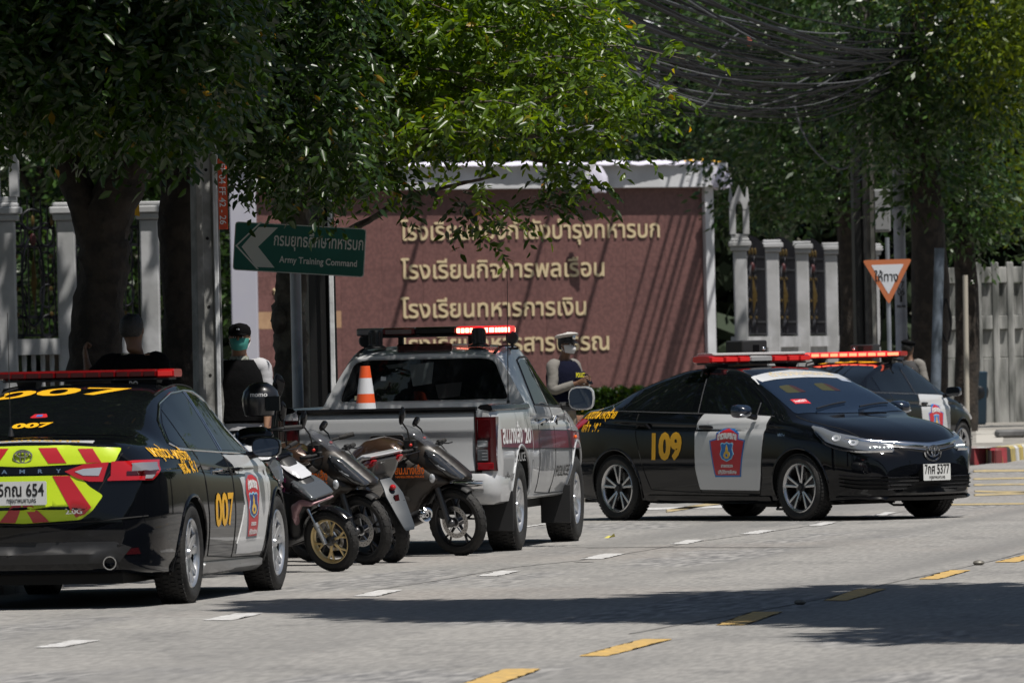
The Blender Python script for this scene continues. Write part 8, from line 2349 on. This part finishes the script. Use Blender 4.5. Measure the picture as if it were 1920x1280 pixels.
# ================================================================== vehicles in place
cam1, SfC = make_camry()
tag(cam1, 'black patrol sedan numbered 007 with yellow and red chevron boot, nearest at left', 'car')
cam1.location = Vector((-2.14, 54.96, 0)) - RN * .905; cam1.rotation_euler = (0, 0, PI / 2 - TH)
trk, SfT = make_truck(); tag(trk, 'silver police pickup with maroon stripe and black rear window', 'pickup truck')
trk.location = Vector((.05, 68.42, 0)) - RN * .91; trk.rotation_euler = (0, 0, PI / 2 - TH + R_(.8))
alt, SfA = make_altis(); tag(alt, 'black and white patrol sedan numbered 109, facing right across the road', 'car')
hA = Vector((.628, -.778, 0)).normalized(); lA = Vector((-hA.y, hA.x, 0))
alt.location = Vector((.98, 80.2, 0)) + lA * .87; alt.rotation_euler = (0, 0, math.atan2(hA.y, hA.x))
alt2 = copy_tree(alt); tag(alt2, 'black and white patrol sedan farther back at the right kerb with lit red bar', 'car')
a2 = R_(25); h2 = Vector((math.sin(a2), math.cos(a2), 0)); r2 = Vector((h2.y, -h2.x, 0))
for ch in list(bpy.data.objects):
    if ch.parent == alt2 and ch.name.split('.')[0] in ('car_number', 'side_lettering'): bpy.data.objects.remove(ch)
fw = wpt(1790, 111); alt2.location = fw - h2 * 2.7 - r2 * .765; alt2.rotation_euler = (0, 0, math.atan2(h2.y, h2.x))
def world(o, p): return Matrix.Translation(o.location) @ Matrix.Rotation(o.rotation_euler.z, 4, 'Z') @ Vector(p)

def bar_thing(car, lx, lz, Lb, label, segs, D_=.28, top=None, legs=True, hgt=.085, group=None):
    """segs: list of (from, to, material, lit cells, dome material) along -0.5..0.5 of the bar, left to right as seen by us"""
    loc = world(car, (lx, .07 if car is cam1 else 0, lz)); t = empty('light_bar', loc, car.rotation_euler.z, label, 'light bar')
    # local x forward, y left
    d = D_ / 2
    def rounded(y0, y1, z0, z1, m, nm, par=t, k=1.0, rr_=.02):
        mb = MB(); rr = []
        for y, q in ((y0, .9), (y0 + .012, 1), (y1 - .012, 1), (y1, .9)):
            rr.append([(x * d * k * q, y, z0 + (z1 - z0) * (.5 + (z - .5) * q)) for x, z in ((-.85, 0), (-1, .18), (-1, .75), (-.85, .96), (-.5, 1), (.5, 1), (.85, .96), (1, .75), (1, .18), (.85, 0))])
        mb.loft(rr); return mb.build(nm, m, par)
    rounded(-Lb / 2 + .04, Lb / 2 - .04, 0, hgt * .22, black_plastic, 'base', k=.9)
    for i, (a, b, m, cells, cm) in enumerate(segs):
        y0, y1 = sorted((-a * Lb, -b * Lb)) if segs_right(car) else sorted((a * Lb, b * Lb))
        dm = rounded(y0 + .002, y1 - .002, hgt * .225, hgt * (1.0), m, 'beacon_dome')
        if cells:
            n = cells
            for k in range(n):
                ya = y0 + (y1 - y0) * (k + .10) / n; yb = y0 + (y1 - y0) * (k + .90) / n
                for sx in (-1, 1):
                    mb = MB(); mb.bbox((sx * (d + .003) - .003, ya, hgt * .34), (sx * (d + .003) + .003, yb, hgt * .80), .0025); mb.build('lamp_cell', cm, dm)
        else: pass
    if top:
        rounded(-Lb / 2 + .05, Lb / 2 - .05, hgt * 1.002, hgt * 1.32, top, 'top_cover', k=.93)
    if legs:
        for s_ in (-1, 1):
            mb = MB(); y = s_ * (Lb / 2 - .20); mb.loft([[(-.06, y - .04, -.09 + (.03 if False else 0)), (.06, y - .04, -.09), (.06, y + .04, -.09), (-.06, y + .04, -.09)], [(-.09, y - .07, .0), (.09, y - .07, .0), (.09, y + .07, .0), (-.09, y + .07, .0)]]); mb.build('bracket', black_plastic, t)
            mb = MB(); mb.tube([(0, y, -.02), (0, s_ * (Lb / 2 - .02), -.05), (0, s_ * (Lb / 2 + .0), -.11)], .012, 6); mb.build('hook_strap', black_plastic, t)
    return t
def segs_right(car): return car in (cam1, trk, alt2)
cell_dark = mat('dark red cell', (.04, .002, .003), .3, 0, .6)
cell_mid = mat('red cell glowing', (.55, .02, .02), .3, emit=((1, .06, .05), .12))
clear_bar = mat('clear bar lens', (.42, .42, .43), .12, .2, 1)
black_bar = mat('black bar centre', (.012, .012, .013), .3, 0, .5)
bar_dark = mat('dim red dome', (.13, .004, .006), .12, 0, 1)
bar_lit = mat('lit red dome', (.7, .02, .02), .2, 0, .8, emit=((1, .02, .03), 1.1))
pale_top = mat('pale top cover', (.50, .48, .48), .4)
bar_thing(cam1, 1.25, 1.485, 1.24, 'dark red light bar on the roof of the 007 patrol sedan', [(-.5, -.17, bar_dark, 4, cell_dark), (-.17, .17, bar_dark, 4, cell_dark), (.17, .40, bar_dark, 3, cell_dark), (.40, .5, bar_red, 1, cell_mid)], hgt=.075, top=None)
mb = MB()
bt = bar_thing(trk, 1.30, 1.782, 1.32, 'light bar on the pickup, right half flashing red, left half unlit', [(-.5, -.33, mat('smoky clear dome', (.34, .30, .30), .1, .2, 1), 0, None), (-.33, -.12, mat('dull red box', (.26, .06, .06), .2, .1, 1), 1, mat('pale red cell', (.25, .18, .17), .3)), (-.12, .15, black_bar, 0, None), (.15, .32, bar_lit, 6, led_hot), (.32, .40, bar_lit, 2, led_hot), (.40, .5, bar_lit, 5, led_hot)], hgt=.085, legs=False)
for ly in (.3, -.3):
    mb = MB(); mb.box((-.03, ly - .02, -.07), (.03, ly + .02, .0)); mb.build('bracket', black_plastic, bt)
bar_thing(alt, 1.05, 1.49, 1.28, 'red and clear light bar on the roof of sedan 109', [(-.5, -.36, bar_red, 1, cell_mid), (-.36, -.22, bar_red, 1, cell_mid), (-.22, -.10, bar_red, 1, cell_mid), (-.10, .12, clear_bar, 0, None), (.12, .27, bar_red, 1, cell_mid), (.27, .5, bar_red, 2, cell_mid)], hgt=.085, top=pale_top)
bar_thing(alt2, 1.05, 1.515, 1.42, 'fully lit red light bar on the farther patrol sedan', [(-.5, .36, bar_lit, 9, mat('lit red lamp cell', (1, .2, .1), .3, emit=((1.0, .16, .08), 3.2))), (.36, .5, bar_red, 1, mat('lit red lamp cell', (0, 0, 0)))], hgt=.085)
# loudspeaker boxes on the two sedans
for car, lab in ((alt, 'black loudspeaker box behind the light bar of sedan 109'), (alt2, 'black loudspeaker box behind the lit bar of the farther sedan')):
    loc = world(car, (.72 if car is alt else 1.42, .22 if car is alt else .0, 1.455)); t = empty('loudspeaker_box', loc, car.rotation_euler.z, lab, 'loudspeaker')
    fx_ = 1 if car is alt else -1
    mb = MB(); mb.bbox((-.13, -.16, .0), (.13, .16, .265 if car is alt else .24), .012); mb.build('cabinet', black_plastic, t)
    mb = MB(); mb.bbox((fx_ * .132 - .004, -.03, .12), (fx_ * .132 + .004, .05, .22), .003); mb.build('panel', gloss_plastic, t)
    mb = MB(); mb.lathe([(.0, fx_ * .145), (.012, fx_ * .142), (.022, fx_ * .133), (.024, fx_ * .125)], 16, 'X', (0, .11, .18)); mb.build('chrome_knob', chrome, t)
# beacon stumps and spot lamps on the pickup roof
for ly, lab in ((.44, 'left'), (-.44, 'right')):
    loc = world(trk, (.86, ly, 1.69)); t = empty('beacon_post', loc, 0, 'black ribbed beacon post at the rear of the pickup roof, %s one' % lab, 'beacon')
    mb = MB(); mb.lathe([(.09, 0), (.09, .012), (.075, .022), (.058, .030), (.052, .05), (.056, .14), (.050, .158), (.0, .160)], 24, 'Z'); mb.build('post_body', black_plastic, t)
    mb = MB()
    for k in range(12):
        a = 2 * PI * k / 12; mb.tube([(.054 * math.cos(a), .054 * math.sin(a), .03), (.057 * math.cos(a), .057 * math.sin(a), .14)], .005, 5)
    mb.build('ribs', black_plastic, t)
for ly, lab in ((.60, 'left'), (-.66, 'right')):
    loc = world(trk, (1.25, ly, 1.67)); t = empty('spot_lamp', loc, 0, 'small black spot lamp at the %s edge of the pickup roof' % lab, 'spot lamp')
    mb = MB(); mb.lathe([(.0, -.04), (.045, -.035), (.055, .0), (.05, .03), (.0, .04)], 16, 'Y', (0, 0, .09)); mb.tube([(0, 0, 0), (0, 0, .05)], .012, 6); mb.bbox((-.05, -.03, -.01), (.05, .03, .01), .004); mb.build('lamp_body', black_plastic, t)
# traffic cone in the load bed
loc = world(trk, (-.55, .28, .70)); t = empty('traffic_cone', loc, .2, 'orange and white traffic cone standing in the pickup bed', 'traffic cone')
cone_o = mat('cone orange', (.72, .09, .015), .55); cone_w = mat('cone white band', (.60, .61, .64), .55)
mb = MB(); mb.bbox((-.19, -.19, 0), (.19, .19, .03), .015); mb.build('base', cone_o, t)
def rc(z): return .145 - (.145 - .040) * (z - .03) / .82
for z0, z1, m in ((.03, .22, cone_w), (.22, .32, cone_o), (.32, .545, cone_w), (.545, .62, cone_o), (.62, .75, cone_w), (.75, .85, cone_o)):
    mb = MB(); mb.lathe([(rc(z0), z0), (rc(z1), z1)] + ([(.0, z1)] if z1 > .84 else []), 28, 'Z'); mb.build('cone_band', m, t)
# ---- motorcycles
def place_bike(t, px, py, hd, WBk, scale, lean, whole_front=True):
    g = G(px, py); h = Vector((math.cos(hd), math.sin(hd), 0))
    t.location = g - h * WBk * scale if whole_front else g
    t.rotation_euler = (lean, 0, hd); t.scale = (scale,) * 3
bA = make_sport(-.30); tag(bA, 'dark brown sport motorcycle with orange lettering, front wheel beside the pickup bumper', 'motorcycle', 'motorcycles parked between the sedan and the pickup')
place_bike(bA, 863, 1041, R_(-20), 1.31, .95, R_(9))
bC = copy_tree(bA); tag(bC, 'dark brown sport motorcycle in the middle, behind the gold wheeled scooter', 'motorcycle', 'motorcycles parked between the sedan and the pickup'); place_bike(bC, 688, 1058, R_(-24), 1.31, .95, R_(9))
bB = make_scooter_maxi(); tag(bB, 'silver maxi scooter with its tail and slate mudguard towards the road', 'scooter', 'motorcycles parked between the sedan and the pickup'); place_bike(bB, 737, 1054, R_(122), 0, .97, R_(-9), False)
bD = make_scooter_light(.12); tag(bD, 'black scooter with gold front wheel and pale pink leg shield', 'scooter', 'motorcycles parked between the sedan and the pickup'); place_bike(bD, 632, 1071, R_(-42), 1.24, .93, R_(13))
bE = copy_tree(bD); tag(bE, 'black scooter mostly hidden behind the 007 sedan, helmet on its handlebar', 'scooter', 'motorcycles parked between the sedan and the pickup'); bE.location = (-2.03, 63.4, 0); bE.rotation_euler = (R_(3), 0, R_(-82)); bE.scale = (1.08,) * 3
# helmet
hp_ = P(489, 748, 62.4); hm = empty('helmet', hp_, R_(-15), 'black open helmet hanging on the handlebar of the hidden scooter', 'helmet')
mb = MB(); rr = []
for z, rx, ry in ((-.13, .105, .095), (-.12, .125, .115), (-.06, .140, .125), (0, .145, .130), (.06, .130, .118), (.10, .095, .088), (.125, .05, .045), (.13, .01, .01)):
    rr.append([(math.cos(a) * rx - (.03 if z < -.02 and math.cos(a) > .5 else 0), math.sin(a) * ry, z) for a in [2 * PI * i / 28 for i in range(28)]])
mb.loft(rr); mb.build('shell', mat('helmet black', (.012, .012, .014), .3, 0, .5), hm)
mb = MB(); mb.loft([[(math.cos(a) * .149, math.sin(a) * .134, z) for a in [(-62 + 124 * i / 12) * PI / 180 for i in range(13)]] for z in (-.09, -.05, .0, .02)], cap=False, closed=False); o = mb.build('visor', glass_dark, hm)
V, Fs = text2d('momo', .05, bold=.001); mb = MB()
mb.add([(math.cos(-a / .14 - .9) * .1365 * 0 + math.sin(0) * 0 + (.02 + a), -math.sqrt(max(0, 1 - ((.02 + a) / .142) ** 2)) * .1285 - .003, .02 + b) for a, b in V], Fs); mb.build('helmet_lettering', em_white, hm, smooth=False)

# ================================================================== the far side of the road, behind the camera (unseen, added to darken reflections in the cars)
def low_block(name, x0, y0, x1, y1, h, m, label):
    t = empty(name, (0, 0, 0), 0, label, 'building'); mb = MB(); mb.bbox((x0, y0, 0), (x1, y1, h), .1); mb.build('added_walls', m, t, smooth=False)
    mb = MB()
    nx = int((x1 - x0) / 4); 
    for i in range(nx):
        for j in range(int(h / 3.2)):
            mb.box((x0 + 1 + i * 4, y1 - .02 if y1 < 30 else y0 - .05, 1 + j * 3.2), (x0 + 3.4 + i * 4, (y1 + .05) if y1 < 30 else y0 + .02, 2.8 + j * 3.2))
    mb.build('added_window_band', glass_dark, t)['kind'] = 'stuff'
low_block('reflection_block', 26, 10, 60, 95, 6.5, mat('reflection block wall', (.20, .19, .17), .9), 'unseen row of blocks added across the road to darken car reflections')
low_block('reflection_block', -70, -60, 60, -40, 10, mat('reflection block wall', (0, 0, 0)), 'unseen row of blocks added behind the camera to darken car reflections')
for i, (x, y) in enumerate(((16, 70), (19, 88), (12, 34), (10, 22), (-12, 30), (-9, 8), (4, -20), (16, 4), (-16, 44))):
    t = empty('street_tree', (0, 0, 0), 0, 'unseen tree added outside the frame to darken car reflections', 'tree', 'added trees outside the frame')
    t['label'] = 'unseen tree added outside the frame, darkening reflections in the car paint'
    mb = MB(); trunk_tube(mb, [Vector((x, y, 0)), Vector((x, y, 3)), Vector((x, y, 6))], [.25, .2, .1], 10, seed=i); mb.build('trunk', bark, t)
    upper(t, (x, y, 4.4), (2.8, 3.6, 1.9), 2000, .4, leaf_mid, 70 + i)
